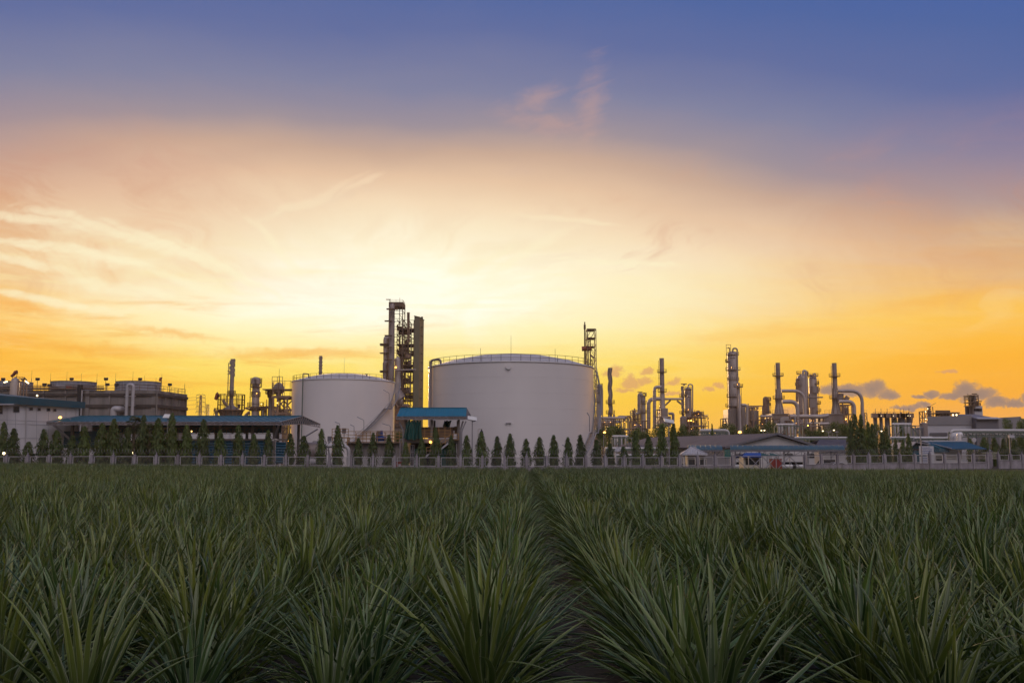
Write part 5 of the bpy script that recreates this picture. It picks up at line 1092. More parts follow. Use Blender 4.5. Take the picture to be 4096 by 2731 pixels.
for i in range(22):
    m = MB(); x = rr.uniform(x0 + .5, x1 - .5); j0, j1 = sorted(rr.sample(range(2, 16), 2)); y = TY + rr.uniform(-.6, 8); xb = x + rr.uniform(-3, 3); m.path([(x, y, zl[j1]), (x, y, zl[j0]), (min(max(xb, x0), x1), y, zl[j0])], rr.uniform(.1, .3), 7, .8); m.build('pipe', MT[rr.choice(['steel', 'dsteel', 'cladd'])], root)
m = MB()
for x in (387, 403): m.tube(W(10, x, 540, TY - .3), W(10, x, 175, TY - .3), 0.24, n=8)
m.build('vent_pipes', MT['steel'], root)
m = MB(); p = W(10, 345, 580, TY + 2); m.lathe(p.x, TY + 2, [(1.7, zl[7] + .3), (1.7, p.z - .5), (1.2, p.z), (.1, p.z + .3)], 14); m.build('dark_drum', MT['dsteel'], root)
m = MB(); m.tube(W(10, 240, 860, TY - 3), W(10, 485, 853, TY - 3), 0.32, n=8); m.build('cross_pipe', MT['cladd'], root)
a, b = W(10, 453, 1320, TY - .5), W(10, 527, 225, TY - .5); c = W(10, 540, 1320, TY + 6)
m = MB(); m.prism([(a.x, TY - .5), (b.x, TY - .5), (b.x + 0.8, TY + 7), (a.x + .8, TY + 7)], 0, b.z); a2 = W(10, 452, 225, TY - 1); m.slab([(a.x - .1, TY - .7, b.z + .35), (b.x + .1, TY - .7, b.z - .1), (b.x + 1.0, TY + 7.2, b.z - .1), (a.x + .8, TY + 7.2, b.z + .35)], 0.2)
m.build('olive_panel', MT['olive'], root, smooth=False)
m = MB(); 
for y in range(240, 1300, 105): p = W(10, 535, y, TY + 2); m.box((p.x + .5, TY + 3, p.z), (.7, .7, 1.0 if y == 240 else .3))
m.build('panel_edge_fittings', MT['olive'], root, smooth=False)
bx0, bx1, bz0, bz1 = xz(10, 212, 390, 1568, 1255, TY - 3); m = MB(); m.box(((bx0 + bx1) / 2, TY + 1, bz1 / 2), (bx1 - bx0, 7, bz1)); m.build('base_house', MT['cladd'], root, smooth=False)
m = MB()
for y in (1285, 1330, 1365, 1400, 1440, 1480, 1520): z = W(10, 300, y, TY - 3).z; m.box(((bx0 + bx1) / 2, TY - 3, z), (bx1 - bx0 + .6, 1.2, .25)); railing(m, [(bx0, TY - 3.6, z), (bx1, TY - 3.6, z)], 1.3, 2.5, .05)
m.beam(W(10, 230, 1220, TY - 4), W(10, 275, 1300, TY - 4), .5); m.build('base_walkways', MT['steel'], root, smooth=False)
lit(root, [W(10, 205, 1437, TY - 5), W(10, 213, 1340, TY - 5), W(10, 185, 712, TY - 2), W(10, 215, 862, TY - 2), W(10, 245, 825, TY - 2)], 0.42)

# ================================================================ flare stack in a lattice mast behind the largest tank
FY = 300.0
root = thing('flare_stack', 'thin dark vent stack with red drum beside a lattice mast, behind the largest tank', 'vent stack', (W(4, 1715, 800, FY).x, FY, 0))
m = MB(); sx_ = W(4, 1668, 300, FY).x
prof = [(0.55, 0)] + [(w * mpp(4, FY), W(4, 1668, y, FY).z) for y, w in ((150, 7), (145, 8), (140, 11), (100, 11), (95, 6), (70, 6))]; m.lathe(sx_, FY, prof, 14); m.build('vent_pipe', MT['dsteel'], root)
fr = MB(); xa, xb = W(4, 1690, 400, FY).x, W(4, 1774, 400, FY).x; zt = W(4, 1730, 155, FY).z; nl = 9; 
for x in (xa, xb):
    for y in (FY - 3, FY + 3): fr.beam((x, y, 0), (x, y, zt), 0.2)
for j in range(nl):
    za, zb_ = zt - j * 4.6, zt - (j + 1) * 4.6
    for y in (FY - 3, FY + 3): fr.beam((xa, y, za), (xb, y, za), .16); fr.beam((xa, y, za), (xb, y, zb_), .12) if j % 2 else fr.beam((xb, y, za), (xa, y, zb_), .12); fr.beam(((xa + xb) / 2, y, za), (xb if j % 2 else xa, y, (za + zb_) / 2), .1)
    for x in (xa, xb): fr.beam((x, FY - 3, za), (x, FY + 3, za), .14); fr.beam((x, FY - 3, za), (x, FY + 3, zb_), .12)
fr.build('lattice_mast', MT['steel'], root, smooth=False)
m = MB()
for x in (1700, 1722): m.tube((W(4, x, 300, FY).x, FY, 0), (W(4, x, 300, FY).x, FY, zt - 2), .2, n=6)
m.build('riser_pipes', MT['steel'], root)
m = MB(); m.tube(W(4, 1636, 341, FY - 2), W(4, 1736, 336, FY - 2), 0.72, n=14); m.build('red_drum', MT['rust'], root)
for y in (150, 240, 325): m = MB(); p = W(4, 1725, y, FY); m.box((p.x, FY, p.z), (2.6, 5.5, .15)); m.build('deck', MT['steel'], root, smooth=False)
m = MB(); m.beam(W(4, 1725, 405, FY - 4), W(4, 1762, 435, FY - 4), .5); m.build('floodlight', MT['steel'], root, smooth=False)

# ================================================================ left background units
root, cx, cy, r, zt = column('furnace_stack', 'slender tapering steel stack rising from a domed furnace at left', 2, 1244, 1296, 118, 262, [(600, 1.1)], 'open', 'stack', 15, 'stack', 'steel stacks of the refinery', 1.08)
m = MB(); zb_ = W(2, 1262, 725, 262).z; bw = 125 * mpp(2, 262); m.lathe(cx, cy, [(bw * .55, 0), (bw * .75, W(2, 1262, 860, 262).z), (bw * 1.0, W(2, 1262, 800, 262).z), (bw * .98, W(2, 1262, 780, 262).z), (bw * .55, W(2, 1262, 745, 262).z), (r * 1.4, zb_), (r, zb_ + 1)], 32); m.build('domed_furnace', MT['cladd'], root)
m, l_ = MB(), MB(); pz = W(2, 1262, 790, 262).z; plat(m, l_, cx, cy, pz, bw * .95, 172 * mpp(2, 262), h=4.0)
for i in range(16): a = R(i * 22.5); m.beam((cx + math.cos(a) * bw * .6, cy + math.sin(a) * bw * .6, pz - 4.5), (cx + math.cos(a) * bw * 1.25, cy + math.sin(a) * bw * 1.25, pz), .22)
railing(l_, circ(cx, cy, pz + .2, 172 * mpp(2, 262), 14), 4.0, 99, .06, True, 3)
m.build('ring_platform', MT['steel'], root, smooth=False); l_.build('ring_railing', MT['brownrail'], root, smooth=False)
m = MB()
for y, s_ in ((140, 1), (165, -1), (195, 1), (235, -1), (262, 1), (295, -1), (320, 1)): p = W(2, 1272, y, 262); m.box((cx + s_ * r * 0.85, cy - .1, p.z), (.42, .9, .95))
m.beam(W(2, 1210, 275, 262), W(2, 1245, 275, 262), .18); m.build('stack_strakes', MT['stack'], root, smooth=False)
loop_pipe(root, 2, [(1153, 648), (1165, 690), (1195, 705), (1195, 735)], 255, .38, 'gooseneck_pipe', 'steel', 1)
m = MB(); m.tube(W(2, 1356, 760, 262), W(2, 1356, 570, 262), .06, n=5); m.tube(W(2, 1356, 760, 262), W(2, 1356, 710, 262), .4, n=6); m.build('lightning_rod', MT['dsteel'], root)
root, cx, cy, r, zt = column('process_column', 'round capped column with ringed platforms, left of the smaller tank', 2, 1530, 1628, 385, 285, [(432, 1.2), (490, 1.1, 150, 400), (610, .5), (750, 2.6)], 'dome', 'clad', 7, taper=1.02, lamps=[(1590, 565)])
loop_pipe(root, 2, [(1545, 440), (1545, 378), (1608, 378), (1608, 440)], 282, .62, 'overhead_pipe', 'cladd', 1.6); loop_pipe(root, 2, [(1585, 372), (1632, 366), (1632, 430)], 284, .2, 'vent_pipe', 'steel', .8)
m = MB()
for i in range(14): a = R(i * 25.7); m.beam((cx + math.cos(a) * r, cy + math.sin(a) * r, W(2, 1, 790, 285).z), (cx + math.cos(a) * (r + 2.2), cy + math.sin(a) * (r + 2.2), W(2, 1, 755, 285).z), .3)
m.tube(W(2, 1440, 860, 280), W(2, 1495, 810, 280), .45, n=8); m.build('bracket_ring', MT['steel'], root, smooth=False)
root, cx, cy, r, zt = column('process_column', 'short bent-topped column beside the cross braced platform, left of the smaller tank', 2, 1740, 1800, 600, 285, [(575, 2.0)], 'dome', 'cladd', 6)
loop_pipe(root, 2, [(1750, 620), (1735, 545), (1775, 545), (1775, 610)], 283, .35, 'overhead_pipe', 'steel', 1)
loop_pipe(root, 2, [(1770, 508), (1790, 515), (1790, 575)], 283, .15, 'vent_pipe', 'steel', .4)
root = thing('vessel_platform', 'cross braced steel platform carrying an upright vessel, beside the smaller tank', 'platform', (W(2, 1930, 860, 280).x, 280, 0))
x0, x1, z0, z1 = xz(2, 1825, 2045, 860, 622, 280); fr = MB(); Y0, Y1 = 278, 286; xm = W(2, 1885, 700, 280).x
for y in (Y0, Y1):
    for x in (x0, xm, W(2, 2010, 700, 280).x): fr.beam((x, y, 0), (x, y, z1), .42)
    fr.beam((x0 - .5, y, z1), (x1, y, z1), .5); fr.beam((x0, y, W(2, 1, 830, 280).z), (x1, y, W(2, 1, 830, 280).z), .4)
    fr.beam((x0, y, W(2, 1, 810, 280).z), (W(2, 2010, 700, 280).x, y, z1), .3); fr.beam((x0 + .8, y, z1), (W(2, 2010, 700, 280).x, y, W(2, 1, 810, 280).z), .3)
fr.build('steel_frame', MT['steel'], root, smooth=False)
m = MB(); m.box(((x0 + x1) / 2, 282, z1 + .3), (x1 - x0, 8.5, .3)); m.build('deck', MT['steel'], root, smooth=False); z2 = W(2, 1, 515, 280).z; m = MB(); m.box((W(2, 1910, 1, 280).x, 282, z2), (9.5, 6, .25)); m.build('deck', MT['steel'], root, smooth=False)
m = MB(); railing(m, [(x0, 278, z1 + .4), (x1, 278, z1 + .4), (x1, 286, z1 + .4)], 4.2, 1.6, .05, rails=1); railing(m, [(W(2, 1820, 1, 280).x, 278.5, z2), (W(2, 1955, 1, 280).x, 278.5, z2)], 3.5, 1.6, .06, rails=3)
for x in (1825, 1900, 1955): m.beam((W(2, x, 1, 280).x, 279, z1), (W(2, x, 1, 280).x, 279, z2 + 2), .2)
m.build('railing', MT['steel'], root, smooth=False)
m = MB(); p = W(2, 1880, 445, 281); m.lathe(p.x, 281, [(.6, z1 + .4), (.8, W(2, 1, 570, 281).z), (1.5, W(2, 1, 555, 281).z), (1.55, p.z - .8), (1.0, p.z), (.5, p.z + .4)], 18); m.build('vessel', MT['cladd'], root)
m = MB(); m.tube((p.x + .2, 281, p.z), W(2, 1884, 335, 281), .12, n=6); m.tube(W(2, 1884, 335, 281), W(2, 1887, 248, 281), .05, n=5); m.build('lightning_rod', MT['dsteel'], root)
lit(root, [W(2, 1652, 705, 280), W(2, 1860, 690, 277)], .25, 'lampy')
root = thing('pipe_unit', 'low steel frame full of pipes between column and smaller tank', 'pipe frame', (W(2, 1720, 860, 290).x, 290, 0)); clutter(root, *xz(2, 1620, 1840, 900, 745, 290)[:2], 0, W(2, 1, 745, 290).z, 288, 296, 4, 3, 11, 12, 4, 4)
root = thing('pipe_unit', 'low steel frame at the foot of the vessel platform by the tank edge', 'pipe frame', (W(2, 1950, 860, 300).x, 300, 0)); clutter(root, *xz(2, 1850, 2045, 900, 735, 300)[:2], 0, W(2, 1, 775, 300).z, 298, 306, 4, 4, 12, 9, 3, 3)
root, cx, cy, r, zt = column('vent_tower', 'small far column with a curved vent between the pylons and furnace', 2, 1040, 1072, 790, 420, [(825, 1.0), (800, 1.0)], 'flat', 'cladd', 4, 'process column'); loop_pipe(root, 2, [(1035, 800), (1035, 775), (1055, 772)], 420, .3, 'vent_pipe', 'steel', 1)
root, cx, cy, r, zt = column('steel_stack', 'banded brown stack rising behind the smaller white tank roof', 3, 392, 420, 545, 300, (), 'open', 'stack', 12, 'stack', 'steel stacks of the refinery', 1.0, ladder=0)
m = MB()
for i, y in enumerate((565, 600, 630, 655, 690)): p = W(3, 406, y, 300); m.ring(cx, cy, p.z, r * 1.08, .16, 20, 5)
m.build('bands', MT['stack'], root)
# pylons and line
def pylon(k, xc, yt, yb, arms, Y, label):
    t_ = W(k, xc, yt, Y); r_ = thing('transmission_tower', label, 'pylon', (t_.x, Y, 0), 'transmission towers'); m = MB(); H = t_.z; w0, w1 = 26 * mpp(k, Y), 9 * mpp(k, Y)
    cs = lambda z: w0 * .5 + (w1 * .5 + w1 * .5 - w0 * .5) * (z / H)
    n_ = 11
    for j in range(n_):
        z0_, z1_ = H * j / n_, H * (j + 1) / n_; a, b = w0 * (1 - j / n_) + w1 * (j / n_), w0 * (1 - (j + 1) / n_) + w1 * ((j + 1) / n_)
        for sx_ in (-1, 1):
            for sy_ in (-1, 1): m.beam((t_.x + sx_ * a, Y + sy_ * a, z0_), (t_.x + sx_ * b, Y + sy_ * b, z1_), .35)
        for sy_ in (-1, 1): m.beam((t_.x - a, Y + sy_ * a, z0_), (t_.x + b, Y + sy_ * b, z1_), .22); m.beam((t_.x + a, Y + sy_ * a, z0_), (t_.x - b, Y + sy_ * b, z1_), .22); m.beam((t_.x - b, Y + sy_ * b, z1_), (t_.x + b, Y + sy_ * b, z1_), .22)
    m.build('lattice_mast', MT['steel'], r_, smooth=False); tips = []
    for y, hw in arms:
        z = W(k, xc, y, Y).z; h = hw * mpp(k, Y); m = MB()
        for s_ in (-1, 1):
            m.beam((t_.x, Y, z), (t_.x + s_ * h, Y, z + .3), .3); m.beam((t_.x + s_ * w1, Y, z + h * .35), (t_.x + s_ * h, Y, z + .3), .25); m.beam((t_.x + s_ * h, Y, z + .3), (t_.x + s_ * h, Y, z - h * .35), .18); tips.append(Vector((t_.x + s_ * h, Y, z - h * .35)))
        m.build('cross_arm', MT['steel'], r_, smooth=False)
    return tips
t1 = pylon(2, 861, 588, 860, [(592, 58), (628, 57), (685, 57), (742, 57), (808, 60)], 900, 'larger lattice transmission tower against the orange sky'); t2 = pylon(2, 950, 710, 860, [(714, 26), (735, 28), (762, 28), (800, 28)], 1500, 'smaller farther lattice transmission tower, right of the larger one')
root = thing('power_lines', 'thin sagging power lines strung between the transmission towers', 'power line', (t1[0].x, 900, 0)); m = MB()
for i, a in enumerate(t1[:8]):
    b = t2[i % len(t2)]; m.path([a.lerp(b, j / 10) - Vector((0, 0, 14 * 4 * (j / 10) * (1 - j / 10))) for j in range(11)], .1, 3)
    c = a + Vector((-150, -260, 2)); m.path([a.lerp(c, j / 10) - Vector((0, 0, 9 * 4 * (j / 10) * (1 - j / 10))) for j in range(11)], .08, 3)
m.build('wires', MT['steel'], root)

# ================================================================ right: refinery units behind the trees
root, cx, cy, r, zt = column('process_column', 'slim column half hidden behind the right edge of the largest tank', 5, 214, 262, 490, 380, [(530, 1.6), (610, 1.2), (715, 1.6)], 'dome', 'clad', 8, taper=1.25, ladder=1)
loop_pipe(root, 5, [(245, 520), (265, 500), (275, 560), (275, 880)], 378, .45, 'side_pipe', 'cladd', 1)
root, cx, cy, r, zt = column('steel_stack', 'stack with spiral strakes round its upper half, right of the largest tank', 5, 358, 396, 285, 400, [(735, 2.6), (862, 2.6)], 'open', 'stack', 14, 'stack', 'steel stacks of the refinery', 1.05, ladder=0)
m = MB()
for s_ in range(3):
    pts = []
    for i in range(60): t_ = i / 59; a = s_ * 2.094 + t_ * 7.5; z = zt - t_ * 20; pts.append((cx + (r + .12) * math.cos(a), cy + (r + .12) * math.sin(a), z))
    m.path(pts, .28, 4)
m.build('spiral_strakes', MT['stack'], root)
m = MB(); a, b = W(5, 362, 1010, 398), W(5, 432, 905, 398); m.box(((a.x + b.x) / 2, 402, b.z / 2), (b.x - a.x, 7, b.z)); m.build('furnace_box', MT['cladd'], root, smooth=False)
root = thing('pipe_rack', 'steel pipe rack full of pipes between the spiral stack and the bent ducts', 'pipe rack', (W(5, 430, 1000, 385).x, 385, 0))
x0, x1, _, z1 = xz(5, 200, 640, 1050, 912, 385); clutter(root, x0, x1, 0, z1, 384, 392, 9, 3, 21, 30, 8, 7, pr=(.15, .4)); loop_pipe(root, 5, [(195, 914), (560, 914)], 382, .5, 'main_pipe', 'clad', 0)
loop_pipe(root, 5, [(480, 912), (490, 898), (575, 900), (580, 912)], 383, .5, 'loop_pipe', 'cladd', 1); loop_pipe(root, 5, [(575, 915), (585, 893), (635, 893), (635, 980)], 383, .35, 'loop_pipe', 'steel', .6)
root, cx, cy, r, zt = column('process_column', 'grey column with a bent top pipe, left of the two big bent ducts', 5, 764, 824, 635, 410, [(640, 1.2), (740, 1.0, 180, 360), (850, 1.2)], 'flat', 'clad', 8, lamps=[])
loop_pipe(root, 5, [(775, 640), (768, 615), (741, 620), (741, 855), (700, 862)], 406, .7, 'overhead_pipe', 'cladd', 1.6); loop_pipe(root, 5, [(790, 598), (820, 600), (826, 640)], 408, .22, 'vent_pipe', 'steel', .6); m = MB(); p = W(5, 752, 587, 406); m.box(p, (2, .6, .3)); m.build('top_lamp', MT['steel'], root)
root = thing('process_unit', 'steel unit with decks and small orange lights left of the bent ducts', 'process unit', (W(5, 700, 1000, 412).x, 412, 0))
x0, x1, _, z1 = xz(5, 662, 760, 1050, 815, 412); clutter(root, x0, x1, 0, z1, 412, 420, 3, 6, 22, 14, 8, 5)
root = thing('process_unit', 'low dark unit with small orange lights below the grey column, left of the ducts', 'process unit', (W(5, 740, 1000, 400).x, 400, 0))
x0, x1, _, z1 = xz(5, 640, 840, 1050, 950, 400); clutter(root, x0, x1, 0, z1, 398, 404, 5, 3, 23, 16, 6, 9, mt='dsteel')
# furnace stack one with two bent ducts
root, cx, cy, r, zt = column('flue_stack', 'tall flue stack with two huge bent ducts on its left, centre right', 5, 998, 1056, 165, 430, [(345, 2.4), (588, 2.2)], 'open', 'stack', 16, 'stack', 'steel stacks of the refinery', 1.0, lamps=[(996, 762)])
m = MB()
def zz(y): return W(5, 1028, y, 430).z
k5 = mpp(5, 430)
m.lathe(cx, cy, [(40 * k5, zz(800)), (32 * k5, zz(740)), (33 * k5, zz(680)), (31 * k5, zz(640)), (28.5 * k5, zz(590))], 24); m.build('flue_cone', MT['clad'], root)
m = MB(); m.box((cx + 3 * k5, cy, zz(850)), (88 * k5, 9, (zz(810) - zz(905)))); m.box((cx + 8 * k5, cy, zz(960)), (135 * k5, 12, zz(905) - zz(1030)))
for i in range(9): m.box((cx + (i - 4) * 10 * k5, cy - 4.6, zz(850)), (.35, .4, zz(800) - zz(905)))
m.build('furnace_box', MT['cladd'], root, smooth=False)
m = MB(); m.lathe(cx + 4 * k5, cy, [(44 * k5, zz(815)), (30 * k5, zz(790))], 4); m.build('furnace_roof', MT['cladd'], root)
loop_pipe(root, 5, [(1020, 525), (934, 525), (934, 1050)], 424, 20 * k5, 'flue_duct', 'clad', 4.2, 18); loop_pipe(root, 5, [(1020, 674), (860, 674), (860, 1050)], 430, 24 * k5, 'flue_duct', 'clad', 5.5, 18)
for x, ys, hw, Yd in ((934, (575, 640, 700, 770, 830, 890, 960), 20.4, 424), (860, (730, 790, 850, 910, 980), 24.4, 430)):
    m = MB()
    for y in ys: p = W(5, x, y, Yd); m.ring(p.x, Yd, p.z, hw * k5, .12, 18, 5)
    m.build('duct_flanges', MT['cladd'], root)
loop_pipe(root, 5, [(1050, 676), (1290, 676)], 432, 14 * k5, 'cross_duct', 'clad', 0, 14)
m = MB(); m.beam(W(5, 1135, 690, 432), W(5, 1068, 755, 432), .7); m.beam(W(5, 1215, 695, 432), W(5, 1290, 755, 432), .7); m.build('duct_struts', MT['steel'], root, smooth=False)
m = MB(); m.path([W(5, 1110, 858, 424), W(5, 1168, 858, 424), W(5, 1168, 960, 424)], .6, 8, .6); m.path([W(5, 1020, 910, 424), W(5, 1100, 910, 424)], .5, 8); m.build('side_pipe', MT['cladd'], root)
u = thing('process_unit', 'steel unit with railings clustered at the foot of the tallest flue stack', 'process unit', (W(5, 1010, 1000, 425).x, 425, 0)); x0, x1, _, z1 = xz(5, 962, 1100, 1050, 815, 424); clutter(u, x0, x0 + (x1 - x0) * .35, 0, z1, 420, 426, 2, 7, 24, 10, 5, 4); 
# reactor column at right of it
root, cx, cy, r, zt = column('process_column', 'wide column with a looping top pipe on its right, beside the flue stack', 5, 1314, 1400, 530, 440, [(560, 1.2), (632, 1.4, 120, 300), (840, 1.4)], 'dome', 'clad', 9, lamps=[(1358, 808)])
loop_pipe(root, 5, [(1355, 545), (1355, 492), (1412, 492), (1412, 870), (1425, 885), (1600, 885)], 436, 8.5 * k5, 'overhead_pipe', 'clad', 3.0); loop_pipe(root, 5, [(1345, 640), (1382, 640), (1382, 940)], 432, .5, 'side_pipe', 'cladd', 1); m = MB(); m.box(W(5, 1302, 488, 436), (2.6, .5, .4)); m.tube(W(5, 1290, 500, 436), W(5, 1318, 500, 436), .2); m.build('top_lamp', MT['steel'], root)
root, cx, cy, r, zt = column('steel_stack', 'short spiral banded stack standing on a drum, left of the wide column', 5, 1276, 1296, 515, 436, [(655, 2.2), (862, 2.4)], 'open', 'stack', 9, 'stack', 'steel stacks of the refinery', 1.15, ladder=0)
m = MB()
for s_ in range(3): m.path([(cx + (r + .1) * math.cos(s_ * 2.09 + i * .3), cy + (r + .1) * math.sin(s_ * 2.09 + i * .3), zt - i * .38) for i in range(36)], .2, 4)
m.build('spiral_strakes', MT['stack'], root)
m = MB(); m.lathe(cx + 8 * k5, cy, [(46 * k5, 0), (46 * k5, zz(905)), (30 * k5, zz(885)), (.1, zz(880))], 18); m.box((cx + 45 * k5, cy + 2, zz(960)), (60 * k5, 8, zz(910) - zz(1020))); m.build('base_drum', MT['cladd'], root)
lit(root, [W(5, 1362, 947, 428), W(5, 1393, 947, 428)], .42)
root = thing('process_unit', 'stepped steel unit with pipes and dark lower deck, left of the lone tree', 'process unit', (W(5, 1520, 1000, 430).x, 430, 0))
x0, x1, _, z1 = xz(5, 1370, 1608, 1055, 905, 430); clutter(root, x0, x1, 0, z1, 430, 440, 6, 5, 25, 22, 8, 8, mt='steel'); z9 = z1; 
root = thing('process_unit', 'small upper steel frame with coolers on top of the stepped unit', 'process unit', (W(5, 1495, 905, 431).x, 431, z9)); x0, x1, _, z1 = xz(5, 1438, 1550, 905, 835, 431); clutter(root, x0, x1, z9 + .3, z1, 431, 439, 3, 3, 26, 8, 7, 3)
loop_pipe(root, 5, [(1440, 850), (1480, 832), (1500, 840)], 430, .5, 'cooler_pipe', 'steel', 1)
# tallest column on the right
k6 = mpp(6, 430)
root, cx, cy, r, zt = column('process_column', 'tallest thick column with hooked top pipe, right of centre', 6, 394, 520, 135, 430, [(185, 1.0), (270, 2.0, 120, 220), (368, 2.0, 100, 350), (490, .6), (690, 1.6, 80, 300), (805, 3.0, 100, 380)], 'dome', 'clad', 8, yb=None, lamps=[(440, 330)])
loop_pipe(root, 6, [(455, 150), (455, 100), (508, 100), (512, 500)], 424, 10 * k6, 'overhead_pipe', 'cladd', 3.2); m = MB(); p = W(6, 452, 215, 424); m.ring(p.x, 424.5, p.z, 1.0, .2, 14, 5); m.build('manway', MT['cladd'], root)
m = MB(); p = W(6, 432, 122, 430); railing(m, [W(6, 378, 140, 428), W(6, 432, 140, 428)], 3.0, 2.0, .08); m.path([W(6, 395, 90, 428), W(6, 418, 97, 428), W(6, 418, 140, 428)], .25, 6, .6); m.build('top_railing', MT['steel'], root, smooth=False)
m = MB(); a, b = W(6, 410, 1010, 422), W(6, 560, 830, 422); m.box(((a.x + b.x) / 2, 428, b.z / 2), (b.x - a.x, 10, b.z))
for i in range(7): m.box((a.x + (b.x - a.x) * i / 6, 422.8, b.z / 2), (.35, .5, b.z))
m.build('base_house', MT['cladd'], root, smooth=False)
root, cx, cy, r, zt = column('steel_stack', 'slim stack hugging the right side of the tallest thick column', 6, 506, 546, 515, 422, [(570, 2.8)], 'open', 'clad', 9, 'stack', 'steel stacks of the refinery', 1.0, ladder=1, lamps=[(512, 535)])
m = MB(); p = W(6, 536, 680, 418); m.lathe(p.x, 418, [(15.5 * k6, 0), (15.5 * k6, p.z), (9 * k6, p.z + 1)], 18); m.build('lower_duct', MT['clad'], root)
loop_pipe(root, 6, [(560, 782), (628, 782), (628, 1020)], 420, 16 * k6, 'bent_duct', 'clad', 4, 16); m = MB(); a, b = W(6, 555, 1010, 424), W(6, 610, 770, 424); m.box(((a.x + b.x) / 2, 428, b.z / 2), (b.x - a.x, 7, b.z)); m.build('duct_box', MT['cladd'], root, smooth=False)
root = thing('steel_frame_unit', 'open braced steel frame with a dark deck right of the tallest column', 'process unit', (W(6, 720, 1000, 425).x, 425, 0)); x0, x1, _, z1 = xz(6, 648, 806, 1010, 795, 425); clutter(root, x0, x1, 0, z1, 424, 434, 3, 4, 31, 14, 5, 5, w=.4)
m = MB(); p = W(6, 720, 905, 428); m.lathe(p.x, 430, [(60 * k6, 0), (60 * k6, p.z), (50 * k6, p.z + 2)], 20); m.build('drum', MT['cladd'], root)
root = thing('process_unit', 'small grey unit with railings left of the tallest column base', 'process unit', (W(6, 370, 1000, 420).x, 420, 0)); x0, x1, _, z1 = xz(6, 345, 400, 1020, 945, 420); clutter(root, x0, x1, 0, z1, 420, 426, 2, 3, 32, 5, 3, 2)
root, cx, cy, r, zt = column('process_column', 'small column with a bent pipe on its left, alone between the stacks', 6, 858, 904, 735, 440, [(735, 1.6), (790, 1.0, 300, 420), (895, 1.0)], 'flat', 'cladd', 6, ladder=1)
loop_pipe(root, 6, [(875, 735), (868, 705), (842, 705), (842, 905)], 438, .9, 'overhead_pipe', 'steel', 1.5); m = MB(); m.beam(W(6, 870, 690, 438), W(6, 912, 690, 438), .35); m.beam(W(6, 908, 690, 438), W(6, 908, 735, 438), .3); m.beam(W(6, 880, 690, 438), W(6, 880, 735, 438), .3); m.build('top_davit', MT['steel'], root)
def furnace(k, xl, xr, yt, Y, plat_y, cone, box, label):
    root, cx, cy, r, zt = column('flue_stack', label, k, xl, xr, yt, Y, [(plat_y[0], 3.0), (plat_y[1], 3.4)], 'open', 'stack', 14, 'stack', 'steel stacks of the refinery', 1.0); q = mpp(k, Y); f_ = lambda y: W(k, (xl + xr) / 2, y, Y).z
    m = MB(); m.lathe(cx, cy, [(hw * q, f_(y)) for y, hw in cone], 8); m.build('flue_cone', MT['clad'], root, smooth=False)
    m = MB()
    for i in range(8):
        for (ya, ha), (yb, hb) in zip(cone, cone[1:]): a = R(i * 45); m.beam((cx + math.cos(a) * ha * q, cy + math.sin(a) * ha * q, f_(ya)), (cx + math.cos(a) * hb * q, cy + math.sin(a) * hb * q, f_(yb)), .35)
    m.build('cone_ribs', MT['cladd'], root, smooth=False)
    x0, x1, y0, yb = box; a, b = W(k, x0, yb, Y - 5), W(k, x1, y0, Y - 5); m = MB(); m.box(((a.x + b.x) / 2, Y, b.z / 2), (b.x - a.x, 12, b.z))
    for i in range(15): m.box((a.x + (b.x - a.x) * i / 14, Y - 6, b.z / 2), (.4, .5, b.z))
    for j in range(4): m.box(((a.x + b.x) / 2, Y - 6.2, b.z * (j + 1) / 4 - .3), (b.x - a.x + 1, .8, .35))
    m.build('furnace_box', MT['cladd'], root, smooth=False); l_ = MB(); railing(l_, [(a.x, Y - 6.3, b.z), (b.x, Y - 6.3, b.z)], 1.4, 2, .05); l_.build('furnace_railing', MT['steel'], root, smooth=False)
    return root, cx, cy, r, zt, q, f_
root, cx, cy, r, zt, q, f_ = furnace(6, 977, 1030, 275, 430, (438, 710), [(885, 54), (850, 50), (770, 36), (710, 40), (650, 36), (590, 32)], (930, 1112, 885, 1015), 'flue stack with a flared base and two ducts bending right, beside twin vessels')
loop_pipe(root, 6, [(1040, 612), (1318, 612), (1330, 1060)], 424, 19 * q, 'flue_duct', 'clad', 6, 18); loop_pipe(root, 6, [(1050, 742), (1235, 742), (1240, 1080)], 420, 24 * q, 'flue_duct', 'clad', 6, 18)
lit(root, [W(6, 1100, 958, 420), W(6, 1160, 957, 422), W(6, 907, 960, 420)], .42)
rt, cx, cy, r, zt = column('process_column', 'thick domed vessel with an arched top pipe, left one of a close pair', 6, 1240, 1364, 415, 440, [(412, .6), (550, 2.2, 120, 230), (880, 1.5)], 'dome', 'clad', 8, cat='vessel', group='twin vessels'); loop_pipe(rt, 6, [(1303, 430), (1303, 370), (1338, 370), (1338, 880)], 434, 14 * q, 'overhead_pipe', 'clad', 3); loop_pipe(rt, 6, [(1260, 470), (1230, 470), (1230, 740)], 436, .55, 'side_pipe', 'steel', 1); loop_pipe(rt, 6, [(1340, 400), (1345, 383), (1362, 390), (1362, 430)], 438, .3, 'vent_pipe', 'steel', .6)
